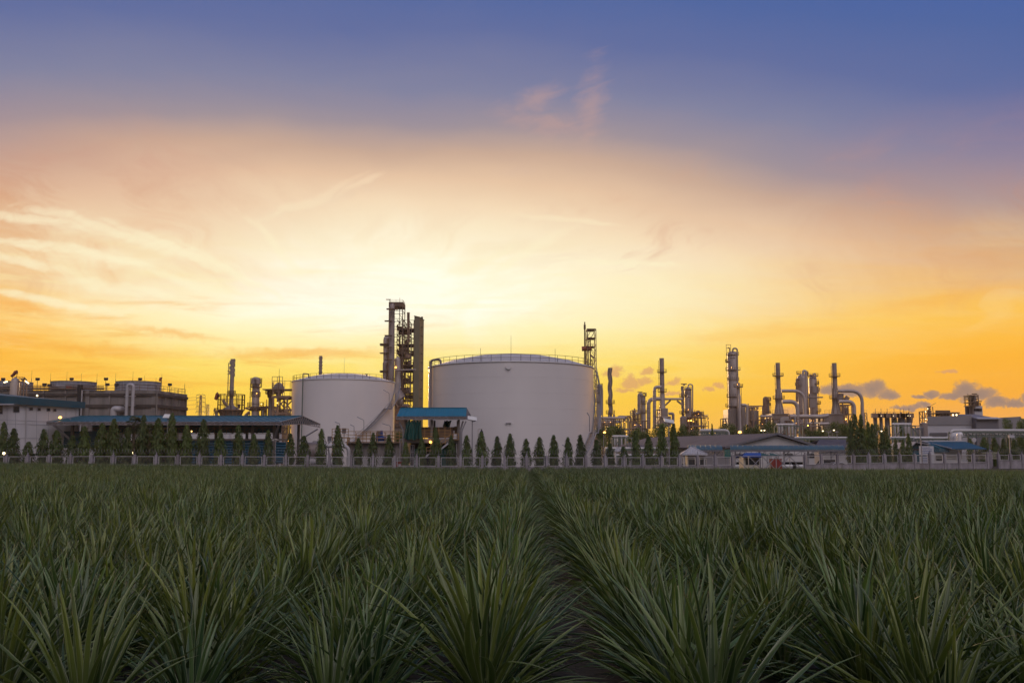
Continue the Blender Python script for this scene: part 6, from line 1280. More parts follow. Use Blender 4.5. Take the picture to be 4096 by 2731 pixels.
rt, cx, cy, r, zt = column('process_column', 'thinner vessel right of the arched pipe vessel, with side platforms', 6, 1378, 1474, 440, 444, [(440, 1.5), (535, 2.0, 280, 420), (615, 2.5, 290, 430), (775, 3.0, 250, 430), (865, 3, 290, 430)], 'dome', 'clad', 8, cat='vessel', group='twin vessels', taper=1.05, ladder=1); loop_pipe(rt, 6, [(1430, 450), (1430, 405), (1455, 405), (1455, 460)], 442, 9 * q, 'overhead_pipe', 'clad', 2); loop_pipe(rt, 6, [(1380, 425), (1400, 425), (1420, 435)], 441, .4, 'side_pipe', 'steel', .6); m = MB(); p = W(6, 1435, 620, 438); m.tube(W(6, 1445, 560, 436), W(6, 1440, 640, 436), 1.7, n=10); m.box(W(6, 1440, 690, 436), (7, 2, .5)); m.box(W(6, 1420, 730, 436), (3, 1.5, 6)); m.build('side_vessel', MT['cladd'], rt)
root, cx, cy, r, zt, q, f_ = furnace(7, 96, 157, 170, 430, (348, 635), [(830, 58), (790, 52), (710, 35), (630, 36), (560, 33), (500, 31)], (-10, 215, 830, 970), 'rightmost flue stack with flared base, its ducts bending right over columnar trees')
loop_pipe(root, 7, [(165, 533), (482, 533), (490, 975)], 424, 22 * q, 'flue_duct', 'clad', 5, 18); loop_pipe(root, 7, [(180, 672), (378, 672), (382, 850)], 420, 25 * q, 'flue_duct', 'clad', 8, 18)
m = MB(); m.tube(W(7, 200, 655, 426), W(7, 200, 570, 426), 1.4, n=10); m.build('vent_pipe', MT['stack'], root); lit(root, [W(7, 272, 900, 418), W(7, 370, 932, 418), W(6, 1362, 1030, 416)], .42)
m = MB(); m.path([W(7, 270, 650, 424), W(7, 285, 628, 424), W(7, 300, 645, 424)], 1.2, 8); m.build('duct_valve', MT['steel'], root)
u = thing('process_unit', 'steel unit with upright pipes under the bent ducts of the rightmost stack', 'process unit', (W(7, 280, 900, 432).x, 432, 0)); x0, x1, _, z1 = xz(7, 205, 350, 970, 715, 432); clutter(u, x0, x1, 0, z1, 432, 440, 3, 6, 41, 12, 4, 6, w=.5)
u = thing('ladder_tower', 'narrow caged stair tower beside the outer duct of the rightmost stack', 'tower', (W(7, 520, 975, 430).x, 430, 0)); x0, x1, _, z1 = xz(7, 512, 535, 1000, 825, 430); clutter(u, x0, x1, 0, z1, 429, 433, 1, 8, 42, 1, 0, 0, w=.3)
u = thing('pipe_rack', 'long low pipe rack between the two flared flue stacks', 'pipe rack', (W(6, 1450, 1000, 425).x, 425, 0)); x0, x1, _, z1 = xz(6, 1085, 1610, 1040, 915, 425); clutter(u, x0, x1, 0, z1, 426, 432, 9, 3, 43, 26, 8, 8, pr=(.2, .45)); loop_pipe(u, 6, [(1140, 920), (1560, 920), (1610, 905)], 420, .9, 'main_pipe', 'clad', 2); loop_pipe(u, 6, [(1500, 1010), (1620, 1010)], 418, .7, 'low_pipe', 'clad', 0)
u = thing('pipe_rack', 'low pipe rack with small lights left of the flared flue stack', 'pipe rack', (W(6, 860, 1000, 425).x, 425, 0)); x0, x1, _, z1 = xz(6, 795, 935, 1040, 918, 425); clutter(u, x0, x1, 0, z1, 424, 430, 4, 3, 44, 14, 4, 5); loop_pipe(u, 6, [(790, 918), (930, 918)], 422, .5, 'main_pipe', 'clad', 0)
u = thing('process_unit', 'grey cluster of bent pipes before the flared flue stacks', 'process unit', (W(6, 1060, 980, 416).x, 416, 0)); x0, x1, _, z1 = xz(6, 860, 1230, 1040, 955, 416); clutter(u, x0, x1, 0, z1, 412, 418, 7, 3, 45, 20, 6, 6, pr=(.2, .5))
m = MB()
for i in range(5): m.path([W(6, 1035 + i * 8, 1000, 411), W(6, 1035 + i * 8, 938 + i * 7, 411), W(6, 1130, 938 + i * 7, 411)], .35, 7, .8)
m.build('bent_pipes', MT['clad'], u)
# silos
sl = [(640, 688, 'leftmost slim grey silo, standing alone'), (715, 760, 'second slim grey silo from the left'), (786, 852, 'third grey silo, tall and free standing'), (872, 946, 'fourth grey silo from the left of the row'), (955, 1060, 'broad grey silo in the middle right of the row'), (1065, 1138, 'rightmost grey silo at the curved pipe')]
for x0, x1, lab in sl:
    root, cx, cy, r, zt = column('silo', lab, 7, x0, x1, 872, 500, (), 'dome', 'dkgrey', 6, 'silo', 'grey silos', ladder=0)
    m = MB(); m.lathe(cx, cy, [(r * .3, zt - .5), (r * .3, zt + 1.6), (r * .18, zt + 2.2)], 10); m.build('top_filter', MT['steel'], root)
root = thing('silo_gangway', 'gangway with pipes and lights running along the silo tops', 'gangway', W(7, 890, 870, 498)); m = MB(); rl = MB(); z = W(7, 640, 858, 497)
a, b = W(7, 632, 868, 497), W(7, 1140, 868, 497); m.box(((a.x + b.x) / 2, 498, a.z + .3), (b.x - a.x, 3, .35)); railing(rl, [a, b], 2.2, 2.6, .07); rl.path([W(7, 640, 960, 497), W(7, 632, 860, 497), W(7, 655, 845, 497), W(7, 1120, 845, 497), W(7, 1142, 870, 497), W(7, 1136, 950, 497)], .3, 6, 3)
for x in (660, 735, 815, 905, 985, 1030, 1100): p = W(7, x, 855, 497); m.box((p.x, 497, p.z), (4, 2, 2.2)); m.beam(p, p + Vector((0, 0, 3.5)), .2)
m.build('deck', MT['steel'], root, smooth=False); rl.build('railing', MT['steel'], root, smooth=False); lit(root, [W(7, x, 858, 495) for x in (735, 895, 1085, 1115)], .25, 'lampw'); u = None

# ================================================================ pipe manifolds and bridges in front of the trees
def manifold(k, x0, x1, yt, yb, pxs, Y, label, rp=14, frame=True):
    a, b = W(k, x0, yb, Y), W(k, x1, yt, Y); q = mpp(k, Y); root = thing('pipe_manifold', label, 'pipe manifold', ((a.x + b.x) / 2, Y, 0), 'white pipe manifolds')
    zt = b.z; m = MB(); xa, xb = W(k, pxs[0], yt, Y).x - rp * q, W(k, pxs[-1], yt, Y).x + rp * q
    m.path([(xa - rp * q * 1.2, Y, zt), (xa, Y, zt), (xb, Y, zt), (xb + rp * q * 1.2, Y, zt)], lambda t_: rp * q * .82 if .02 < t_ < .98 else rp * q * .55, 14); m.build('header_pipe', MT['tank'], root)
    m = MB(); bands = MB()
    for x in pxs: p = W(k, x, yt, Y); m.lathe(p.x, Y, [(rp * q * .72, max(0, a.z)), (rp * q * .72, zt)], 12); bands.lathe(p.x, Y, [(rp * q * .75, max(0, a.z) + (zt - a.z) * .18), (rp * q * .75, max(0, a.z) + (zt - a.z) * .24)], 12)
    m.build('drop_pipes', MT['wall'], root); bands.build('pipe_bands', MT['rust'], root)
    fr = MB(); zb_ = zt - rp * q * 1.6
    for y in (Y - 1.6, Y + 1.6):
        fr.beam((a.x, y, zb_), (b.x, y, zb_), .22)
        for i in range(4): x = a.x + (b.x - a.x) * i / 3; fr.beam((x, y, 0), (x, y, zb_), .26)
    fr.beam((a.x + (b.x - a.x) * .36, Y - 1.7, zb_), (a.x + .3, Y - 1.7, max(.5, a.z)), .18); fr.beam((a.x + (b.x - a.x) * .64, Y - 1.7, zb_), (b.x - .3, Y - 1.7, max(.5, a.z)), .18)
    fr.build('frame', MT['gsteel'], root, smooth=False)
manifold(5, 402, 660, 1140, 1290, [435, 465, 520, 575], 236, 'white pipe manifold in a green frame, leftmost, among the trees by the large tank')
manifold(6, 982, 1275, 1016, 1160, [1012, 1050, 1132, 1172], 262, 'white pipe manifold in a green frame standing over the grey warehouse ridge')
manifold(7, 872, 1210, 965, 1140, [908, 955, 1050, 1090], 252, 'white pipe manifold in a green frame right of the columnar clump', 16)
def bridge(k, x0, x1, yt, yb, Y, label, n=9, pipes=2, drop=None, truss=True, mt='gsteel'):
    a, b = W(k, x0, yb, Y), W(k, x1, yt, Y); root = thing('pipe_bridge', label, 'pipe bridge', ((a.x + b.x) / 2, Y, 0), 'pipe bridges')
    h = b.z - a.z
    if truss:
        m = MB()
        for y in (Y - 1.2, Y + 1.2): truss_band(m, (a.x, y, a.z), (b.x, y, a.z), h * .72, n, .24, 'x')
        for i in range(0, n + 1, 3): x = a.x + (b.x - a.x) * i / n; m.beam((x, Y - 1.2, 0), (x, Y - 1.2, a.z), .3); m.beam((x, Y + 1.2, 0), (x, Y + 1.2, a.z), .3)
        m.build('truss', MT[mt], root, smooth=False)
    for i in range(pipes):
        m = MB(); z = b.z - i * h * (.62 if truss else .5); r = .34 if i == 0 else .24; pts = [(a.x - .2, Y - .6 + i * .5, z), (b.x + .2, Y - .6 + i * .5, z)]
        if drop == 'l' and i == 0: pts = [(a.x + .3, Y - .6, a.z - 1.0)] + pts
        if drop == 'r' and i == 0: pts = pts + [(b.x + .2, Y - .6, a.z - 1.0)]
        m.path(pts, r, 10, .9); m.build('pipe', MT['wall'], root)
    return root
bridge(6, 65, 385, 1088, 1165, 238, 'green trussed pipe bridge over the left part of the warehouse roof', 9, 2, 'r')
bridge(5, 1300, 1520, 1168, 1290, 225, 'low pipe loop behind the left warehouse roof edge', 3, 1, 'l', False)
bridge(6, 1200, 1840, 1180, 1198, 256, 'long straight white pipe behind the right warehouse roof', 12, 2, None, True)
bridge(5, 320, 1180, 1298, 1320, 212, 'long low pair of white pipes behind the fence trees, right of the large tank', 14, 2)
bridge(5, 420, 990, 1385, 1402, 190, 'lowest blue grey pipe line behind the fence, right of the large tank', 10, 2)
r_ = bridge(8, 660, 1900, 890, 990, 236, 'large green trussed pipe bridge running off the right edge', 12, 2, 'l')
m = MB(); m.path([W(8, 690, 1060, 232), W(8, 690, 970, 232), W(8, 830, 965, 232)], .75, 12, 1.6); m.path([W(8, 735, 1060, 231), W(8, 735, 985, 231), W(8, 830, 980, 231)], .6, 12, 1.4); m.build('bent_pipe', MT['wall'], r_)
m = MB(); m.path([W(8, 790, 1060, 228), W(8, 790, 952, 228), W(8, 820, 952, 228)], .5, 10, .6); m.build('white_post', MT['tank'], r_)
bridge(7, 850, 1372, 1146, 1165, 246, 'straight green white pipe rack below the right manifold', 8, 2)
bridge(8, 60, 700, 1018, 1035, 243, 'dark straight pipe below the pale hall, ending at a bent pipe', 7, 1)

# ================================================================ right: warehouse, second roof
root = thing('warehouse', 'low warehouse with a dark grey pitched roof and pale gable wall', 'warehouse', (W(6, 985, 1300, 200).x, 205, 0)); WY = 196.0
rf, el, er = W(6, 985, 1122, WY), W(6, 350, 1300, WY), W(6, 1510, 1275, WY); el.z = er.z = (el.z + er.z) / 2; bk = Vector((-19, 44, 0))
m = MB(); th = .22; up = Vector((0, -.8, 0))
m.slab([rf + up, el + up, el + bk, rf + bk], th); m.slab([rf + up, er + up, er + bk, rf + bk], th); m.build('roof', MT['greyroof'], root, smooth=False)
m = MB(); i_ = 1.2; m.wallp([Vector((el.x + i_, WY, 0)), Vector((er.x - i_, WY, 0)), Vector((er.x - i_, WY, er.z - .1)), rf - Vector((0, 0, .5)), Vector((el.x + i_, WY, el.z - .1))], bk); m.build('wall', MT['wall'], root, smooth=False)
m = MB()
for p, q_ in ((el, rf), (rf, er)): m.beam(p + up * 1.06 - Vector((0, 0, .12)), q_ + up * 1.06 - Vector((0, 0, .12)), .12, .42)
m.build('barge_board', MT['dkgrey'], root, smooth=False)
for x0, x1, y0, y1 in ((485, 590, 1372, 1420), (1085, 1180, 1370, 1400), (1380, 1440, 1370, 1420)):
    a, b = W(6, x0, y1, WY - .06), W(6, x1, y0, WY - .06); m = MB(); m.box(((a.x + b.x) / 2, WY - .04, (a.z + b.z) / 2), (b.x - a.x, .1, b.z - a.z)); m.build('window', MT['glass'], root, smooth=False)
m = MB(); p = W(6, 393, 1370, WY - 8); m.box(p, (1.2, .1, 1.6)); tag(m.build('door_sign', MT['signgreen'], None, p, smooth=False), 'small dark green sign board at the left corner of the warehouse', 'sign'); 
m = MB(); m.tube((p.x - .4, p.y + .1, 0), (p.x - .4, p.y + .1, p.z), .05); so = m.build('post', MT['gal'], bpy.data.objects['door_sign'])
root = thing('warehouse', 'second dark pitched roof behind at right of the carport', 'warehouse', (W(6, 1640, 1300, 225).x, 228, 0)); a, b, c = W(6, 1400, 1250, 222), W(6, 1500, 1198, 228), W(7, 290, 1160, 228); d_ = W(7, 290, 1255, 222)
m = MB(); e1_, e2_ = Vector((a.x, 220, W(6, 1640, 1300, 220).z)), Vector((d_.x + 6, 220, W(6, 1640, 1300, 220).z)); m.slab([e1_, e2_, Vector((e2_.x, 228, b.z)), Vector((b.x, 228, b.z))], .2); m.slab([Vector((b.x, 228, b.z)), Vector((e2_.x, 228, b.z)), Vector((e2_.x, 236, e1_.z)), Vector((a.x, 236, e1_.z))], .2); m.build('roof', MT['greyroof'], root, smooth=False)
m = MB(); m.box(((e1_.x + e2_.x) / 2 + .5, 228, e1_.z / 2 - .1), (e2_.x - e1_.x - 2, 13, e1_.z - .3)); m.build('wall', MT['wall'], root, smooth=False)
# curved carports
def carport(label, k, x0, x1, yt, ye, Y, Y2, posts, open_end=True, hb=0.25):
    a, b = W(k, x0, ye, Y), W(k, x1, ye, Y); zt = W(k, (x0 + x1) / 2, yt, (Y + Y2) / 2).z; root = thing('carport', label, 'carport', ((a.x + b.x) / 2, (Y + Y2) / 2, 0)); ns = 14; m = MB(); cs = []
    for i in range(ns + 1):
        t_ = i / ns; y = Y + (Y2 - Y) * t_; z = a.z + (zt - a.z) * math.sin(math.pi * t_) ** .8; dx_ = (t_) * 1.5
        cs.append([(a.x + dx_, y, z), (b.x + dx_, y, z), (b.x + dx_, y, z + .08), (a.x + dx_, y, z + .08)])
    m.rings(cs, 4)
    for j in range(int((b.x - a.x) / .9)): x = a.x + .45 + j * .9; m.path([(x + 1.5 * i / ns, cs[i][0][1], cs[i][2][2] + .02) for i in range(ns + 1)], .035, 4)
    m.build('roof', MT['carport'], root)
    m = MB(); m.beam((a.x, Y, a.z - .12), (b.x, Y, a.z - .12), .22, .3); truss_band(m, (a.x, Y + .3, a.z - .9), (b.x, Y + .3, a.z - .9), .7, int((b.x - a.x) / 1.2), .08, 'x')
    for e_ in (a.x + .3, b.x - .3):
        for i in range(ns): m.beam((e_ + 1.5 * i / ns, cs[i][0][1], cs[i][0][2] - .1), (e_ + 1.5 * (i + 1) / ns, cs[i + 1][0][1], cs[i + 1][0][2] - .1), .12)
        m.beam((e_, Y, a.z - .15), (e_ + 1.5, Y2, a.z - .15), .12)
    m.build('frame', MT['dkgrey'], root, smooth=False)
    for x in posts: p = W(k, x, ye, Y + .6); m = MB(); m.box((p.x, Y + .6, a.z / 2), (.2, .2, a.z)); m.path([(p.x, Y + .6, a.z * .6), (p.x + 1.1, Y + 1.0, a.z - .2)], .07, 6); m.build('post', MT['gal'], root, smooth=False)
    return root
carport('long curved pale blue carport roof before the warehouse gable', 6, 425, 1810, 1272, 1325, 176, 183, (485, 775, 1072, 1360, 1640))
carport('short dark curved carport beside the white gazebo', 6, -75, 335, 1272, 1326, 180, 190, (232, 60))
# gazebos
def gazebo(k, x0, x1, yt, ye, Y, label, windows):
    a, b = W(k, x0, ye, Y), W(k, x1, ye, Y); zt = W(k, 0, yt, Y + 2).z; cx = (a.x + b.x) / 2; h = (b.x - a.x) / 2; root = thing('gazebo', label, 'gazebo', (cx, Y + h, 0)); cy = Y + h; m = MB(); n_ = 8
    m.add([(cx - h, cy - h, a.z), (cx + h, cy - h, a.z), (cx + h, cy + h, a.z), (cx - h, cy + h, a.z), (cx - .15, cy, zt), (cx + .15, cy, zt)], [(0, 1, 5, 4), (1, 2, 5), (2, 3, 4, 5), (3, 0, 4), (3, 2, 1, 0)])
    for s_ in (-1, 1): m.beam((cx + s_ * h, cy - h, a.z + .05), (cx + s_ * .1, cy, zt + .05), .16)
    m.beam((cx - h, cy - h - .03, a.z), (cx + h, cy - h - .03, a.z), .14, .2); nl_ = 16
    for i in range(nl_): x = -h + 2 * h * (i + .5) / nl_; t_ = 1 - abs(x) / h; m.beam((cx + x, cy - h, a.z + .04), (cx + x, cy - h + h * t_, a.z + (zt - a.z) * t_ + .04), .05)
    m.build('roof', MT['ltgrey'], root, smooth=False); m = MB()
    for sx_ in (-.8, .8):
        for sy_ in (-.8, .8): m.box((cx + sx_ * h, cy + sy_ * h, a.z / 2), (.22, .22, a.z))
    m.build('posts', MT['wall'], root, smooth=False)
    if windows:
        m = MB(); m.box((cx + .4, cy - .2, a.z * .5), (h * 1.35, h * 1.1, a.z)); m.build('wall', MT['cream'], root, smooth=False)
        for sx_ in (-.32, .42): fr = MB(); fr.box((cx + .4 + sx_ * h, cy - .2 - h * .56, a.z * .52), (1.5, .1, 1.35)); w_ = fr.build('window', MT['cream'], root, smooth=False); fr = MB(); fr.box((cx + .4 + sx_ * h, cy - .26 - h * .56, a.z * .52), (1.2, .1, 1.05)); fr.build('pane', MT['glass'], w_, smooth=False)
gazebo(5, 1275, 1598, 1278, 1372, 156, 'guard hut with a white pyramid roof and two dark windows behind the fence', True)
gazebo(5, 438, 525, 1285, 1330, 172, 'small pavilion with a pale pyramid roof among the fence trees', False)
# guard booth by the gate
BY = 156.0
root = thing('guard_booth', 'cream guard booth with a bright blue roof behind the gate', 'booth', (W(6, 680, 1520, BY).x, BY + 1.5, 0)); a, b = W(6, 590, 1525, BY), W(6, 780, 1405, BY)
m = MB(); m.box(((a.x + b.x) / 2, BY + 1.7, b.z / 2), (b.x - a.x, 3, b.z)); m.build('wall', MT['cream'], root, smooth=False)
m = MB(); r0_, r1_ = W(6, 605, 1358, BY + 1.7), W(6, 745, 1358, BY + 1.7); z = b.z; xl_, xr_ = W(6, 555, 1408, BY).x, W(6, 795, 1395, BY).x; m.slab([(xl_, BY - .4, z), (xr_, BY - .4, z), (r1_.x + .6, BY + 1.7, r0_.z), (r0_.x, BY + 1.7, r0_.z)], .1); m.slab([(r0_.x, BY + 1.7, r0_.z), (r1_.x + .6, BY + 1.7, r0_.z), (xr_, BY + 3.8, z), (xl_, BY + 3.8, z)], .1); m.build('roof', MT['bluetarp'], root, smooth=False)
m = MB(); x0_, x1_ = W(6, 612, 1420, BY).x, W(6, 775, 1420, BY).x; m.box(((x0_ + x1_) / 2, BY + .2, b.z - .75), (x1_ - x0_, .12, 1.0)); m.build('window', MT['glass'], root, smooth=False)
p = W(6, 985, 1480, 153); root = thing('red_skip', 'red metal box container behind the middle of the gate', 'container', (p.x, 153, 0)); a, b = W(6, 925, 1528, 153), W(6, 1043, 1440, 153)
m = MB(); m.box((p.x, 153.6, .12 + b.z / 2), (b.x - a.x, 1.3, b.z - .2)); 
for i in range(7): m.box((a.x + (b.x - a.x) * (i + .5) / 7, 152.92, b.z / 2 + .1), (.1, .1, b.z - .3))
m.build('body', MT['red'], root, smooth=False); m = MB(); m.box((p.x, 153.6, b.z + .08), (b.x - a.x + .12, 1.4, .1)); m.build('lid', MT['rust'], root, smooth=False)
p = W(6, 850, 1490, 153.5); root = thing('barrier_fence', 'short white picket barrier behind the gate, between booth and red box', 'barrier', (p.x, 153.5, 0)); m = MB()
for i in range(9): x = W(6, 785 + i * 14, 1, 153.5).x; m.beam((x, 153.5, 0), (x, 153.5, 1.25), .09)
m.beam((W(6, 785, 1, 153.5).x, 153.5, .95), (W(6, 897, 1, 153.5).x, 153.5, .95), .07); m.build('pickets', MT['roofwhite'], root, smooth=False)
for xx, yy, lab, x2 in ((840, 1365, 'small green awning behind the booth, left of two', 890), (945, 1360, 'small green awning behind the gate, right of two', 1000)):
    a, b = W(6, xx - 60, 1388, 168), W(6, x2, 1362, 168); root = thing('green_awning', lab, 'awning', ((a.x + b.x) / 2, 168, 0)); m = MB(); m.slab([(a.x, 167, a.z), (b.x, 167, a.z), (b.x - .8, 169, b.z), (a.x + .5, 169, b.z)], .08); m.build('sheet', MT['tarp'], root, smooth=False); m = MB()
    for x in (a.x + .2, b.x - .2):
        for y in (167.1, 168.4): m.beam((x, y, 0), (x, y, a.z), .1)
    m.build('posts', MT['dkgrey'], root, smooth=False)
# cars
def car(label, cx, cy, rz, paint, van=False):
    root = thing('parked_car', label, 'car', (cx, cy, 0), 'cars parked under the carport'); L_, w = (4.7, 1.8) if van else (4.4, 1.75); H = 1.85 if van else 1.45; ca, sa = math.cos(rz), math.sin(rz)
    tr = lambda x, y, z: (cx + x * ca - y * sa, cy + x * sa + y * ca, z)
    side = [(-L_ / 2, .35), (-L_ / 2, .75), (-L_ / 2 + .1, .95), (-L_ * .18 - (.5 if van else 0), 1.0), (-L_ * .02 - (.5 if van else 0), H - .02), (L_ * .30 + (.3 if van else 0), H), (L_ * .42 + (.2 if van else 0), 1.05), (L_ / 2, .95), (L_ / 2, .4), (L_ / 2 - .2, .3), (-L_ / 2 + .2, .3)]
    m = MB(); n_ = len(side); cs = []
    for y, s_ in ((-w / 2, .0), (-w / 2 * .9, 1.0), (w / 2 * .9, 1.0), (w / 2, .0)):
        cs.append([tr(x * (1 if s_ else .985), y, z if (s_ or z < 1.0) else 1.0 + (z - 1.0) * .9) for x, z in side])
    m.rings(cs, n_); m.build('body', MT[paint], root)
    gl = [( -L_ * .155 - (.5 if van else 0), 1.03), (-L_ * .01 - (.45 if van else 0), H - .1), (L_ * .28 + (.3 if van else 0), H - .1), (L_ * .39 + (.2 if van else 0), 1.07)]
    m = MB()
    for s_ in (-1, 1): m.wallp([tr(x, s_ * (w / 2 + .005), z) for x, z in gl], Vector(tr(0, -s_ * .04, 0)) - Vector(tr(0, 0, 0)))
    m.build('side_windows', MT['glass'], root, smooth=False)
    m = MB(); a_, b_ = (-L_ * .185 - (.5 if van else 0), 1.02), (-L_ * .03 - (.5 if van else 0), H - .08); m.wallp([tr(a_[0], -w * .42, a_[1]), tr(a_[0], w * .42, a_[1]), tr(b_[0], w * .38, b_[1]), tr(b_[0], -w * .38, b_[1])], Vector(tr(-.05, 0, .03)) - Vector(tr(0, 0, 0))); m.build('windscreen', MT['glass'], root, smooth=False)
    for sx_ in (-L_ * .31, L_ * .30):
        for s_ in (-1, 1): m = MB(); m.tube(tr(sx_, s_ * (w / 2 - .2), .32), tr(sx_, s_ * (w / 2 + .01), .32), .32, n=16); wh = m.build('wheel', MT['rubber'], root); m = MB(); m.tube(tr(sx_, s_ * (w / 2), .32), tr(sx_, s_ * (w / 2 + .02), .32), .19, n=12); m.build('rim', MT['silver'], wh)
    for s_ in (-1, 1): m = MB(); m.box(tr(-L_ / 2 - .01, s_ * w * .36, .74), (.12, .34, .16), rz); m.build('headlight', MT['solar'], root, smooth=False)
def cpos(x, y, Y): p = W(6, x, y, Y); return p.x
car('silver car at the left end under the long curved carport', cpos(548, 1450, 178), 178, R(75), 'silver'); car('dark car parked behind the red box under the carport', cpos(1100, 1460, 178), 178, R(80), 'silver'); car('dark car parked right of the red box behind the gate', cpos(1190, 1460, 179), 179, R(82), 'blackcar'); car('pale car nearest the right gate post under the carport', cpos(1265, 1460, 178), 178, R(80), 'silver')
car('dark large van behind the fence right of the gate', cpos(1570, 1430, 176), 176, R(20), 'blackcar', True); car('white car with bright headlights behind the fence right of the gate', cpos(1670, 1440, 173), 173, R(15), 'whitecar'); p = W(5, 1290, 1440, 161); car('dark car half hidden behind the left side of the guard hut', p.x, 161, R(10), 'blackcar')

# ================================================================ far right: pale hall, blue roofed house
root = thing('pale_hall', 'large pale factory hall with a darker grey upper wall, at right', 'building', (W(8, 640, 1000, 330).x, 335, 0)); HY = 330
a, b = W(8, 292, 1000, HY), W(8, 982, 645, HY); zm = W(8, 640, 803, HY).z; z0 = W(8, 292, 668, HY).z
SKW = lambda x, d: Vector((x * d / HY, d, 0))
m = MB(); m.wallp([(a.x, HY, 0), (b.x, HY, 0), (b.x, HY, zm), (a.x, HY, zm)], SKW((a.x + b.x) / 2, 30)); m.build('lower_wall', MT['ltgrey'], root, smooth=False)
m = MB(); m.wallp([(a.x - .1, HY - .25, zm), (b.x + .1, HY - .25, zm), (b.x + .1, HY - .25, b.z), (a.x - .1, HY - .25, z0)], SKW((a.x + b.x) / 2, 30.3)); m.build('upper_wall', MT['mdgrey'], root, smooth=False)
m = MB(); p, q_ = W(8, 325, 970, HY - .3), W(8, 598, 925, HY - .3); m.box(((p.x + q_.x) / 2, HY - .1, (p.z + q_.z) / 2), (q_.x - p.x, .4, q_.z - p.z))
for i in range(22): m.box((p.x + (q_.x - p.x) * i / 21, HY - .35, (p.z + q_.z) / 2), (.12, .1, q_.z - p.z))
m.build('louvre_window', MT['dkgrey'], root, smooth=False)
m = MB(); p, q_ = W(8, 672, 955, HY - .3), W(8, 735, 922, HY - .3); m.box(((p.x + q_.x) / 2, HY - .1, (p.z + q_.z) / 2), (q_.x - p.x, .4, q_.z - p.z)); m.build('small_louvre', MT['dkgrey'], root, smooth=False)
c, d_ = W(8, -40, 1080, HY + 6), W(8, 300, 845, HY + 6); m = MB(); m.wallp([(c.x, HY + 6, 0), (a.x + 1, HY + 6, 0), (a.x + 1, HY + 6, d_.z), (c.x, HY + 6, d_.z)], SKW(c.x, 20)); m.build('side_wing', MT['mdgrey'], root, smooth=False)
c, d_ = W(8, 985, 875, HY - 4), W(8, 1440, 690, HY - 4); e_ = W(8, 1030, 765, HY - 6); m = MB(); m.wallp([(b.x + .1, HY - 3, 0), (b.x + .1, HY - 3, d_.z), (b.x + .1, HY + 14, d_.z + 2), (b.x + .1, HY + 14, 0)], (d_.x - b.x, 0, 0)); m.build('right_wing', MT['dkgrey'], root, smooth=False)
m = MB(); m.slab([(b.x + .3, HY - 4.2, e_.z + 1.5), (d_.x + .5, HY - 4.2, e_.z + 1.5), (d_.x + .5, HY - 1, d_.z + .4), (b.x + .3, HY - 1, d_.z + .4)], .3); m.build('wing_roof', MT['ltgrey'], root, smooth=False)
c, d_ = W(8, 1000, 875, HY + 45), W(8, 1780, 665, HY + 45); m = MB(); m.wallp([(c.x, HY + 45, 0), (d_.x, HY + 45, 0), (d_.x, HY + 45, d_.z), (c.x, HY + 45, d_.z - 1)], SKW(c.x, 20)); m.build('rear_wing', MT['mdgrey'], root, smooth=False)
c, d_ = W(8, 1784, 875, HY + 60), W(8, 2100, 702, HY + 60); m = MB(); m.box(((c.x + d_.x) / 2, HY + 65, d_.z / 2), (d_.x - c.x, 10, d_.z)); m.build('far_wing', MT['mdgrey'], root, smooth=False)
root = thing('roof_shelter', 'small open shelter with two glowing lamps on the pale hall roof', 'shelter', W(8, 630, 655, HY + 8)); a, b = W(8, 490, 655, HY + 8), W(8, 772, 606, HY + 8); m = MB(); m.box(((a.x + b.x) / 2, HY + 11, b.z), (b.x - a.x + 1, 7, .35)); m.build('roof', MT['dsteel'], root, smooth=False); m = MB()
for i in range(7):
    for y in (HY + 8, HY + 14): m.beam((a.x + (b.x - a.x) * i / 6, y, a.z - 1.5), (a.x + (b.x - a.x) * i / 6, y, b.z), .25)
railing(m, [(a.x, HY + 7.8, a.z), (b.x, HY + 7.8, a.z)], 1.2, 2, .06); m.build('frame', MT['dsteel'], root, smooth=False); m = MB(); m.box(((a.x + b.x) / 2, HY + 13, (a.z + b.z) / 2 + .6), (b.x - a.x - 1, .3, 2)); m.build('back_screen', MT['dsteel'], root, smooth=False)
lit(root, [W(8, 692, 641, HY + 7), W(8, 748, 640, HY + 7)], .5, 'lampw')
root = thing('silo_tower', 'dark tower with a cylindrical column and pale square side, behind the hall', 'tower', (W(8, 1040, 680, 400).x, 400, 0)); k8 = mpp(8, 400)
m = MB(); p = W(8, 950, 495, 400); m.lathe(p.x, 402, [(32 * k8, 0), (32 * k8, p.z)], 18); m.build('silo', MT['dkgrey'], root)
m = MB(); p = W(8, 1003, 370, 400); m.lathe(p.x, 400, [(62 * k8, 0), (62 * k8, W(8, 1003, 490, 400).z), (61 * k8, p.z), (20 * k8, W(8, 1003, 325, 400).z)], 20); m.build('column', MT['cladd'], root)
m = MB(); a, b = W(8, 1042, 680, 397), W(8, 1163, 495, 397); m.box(((a.x + b.x) / 2, 401, b.z / 2), (b.x - a.x, 8, b.z)); m.build('square_tower', MT['ltgrey'], root, smooth=False)
m = MB()
for x in (1066, 1116): q_ = W(8, x, 556, 396.8); m.box(q_, (1.9, .3, 1.0))
m.build('tower_windows', MT['dark'], root, smooth=False)
fr = MB(); x0, x1 = W(8, 938, 400, 396).x, W(8, 1060, 400, 396).x
for x in (x0, x1, (x0 + x1) / 2):
    for y in (394, 399): fr.beam((x, y, W(8, 1, 495, 396).z), (x, y, W(8, 1, 322, 396).z), .3)
for y_ in (330, 352, 385, 440, 495): z = W(8, 1, y_, 396).z; fr.box(((x0 + x1) / 2, 397, z), (x1 - x0 + .6, 5.4, .3))
a, b = W(8, 1060, 490, 398), W(8, 1130, 445, 398)
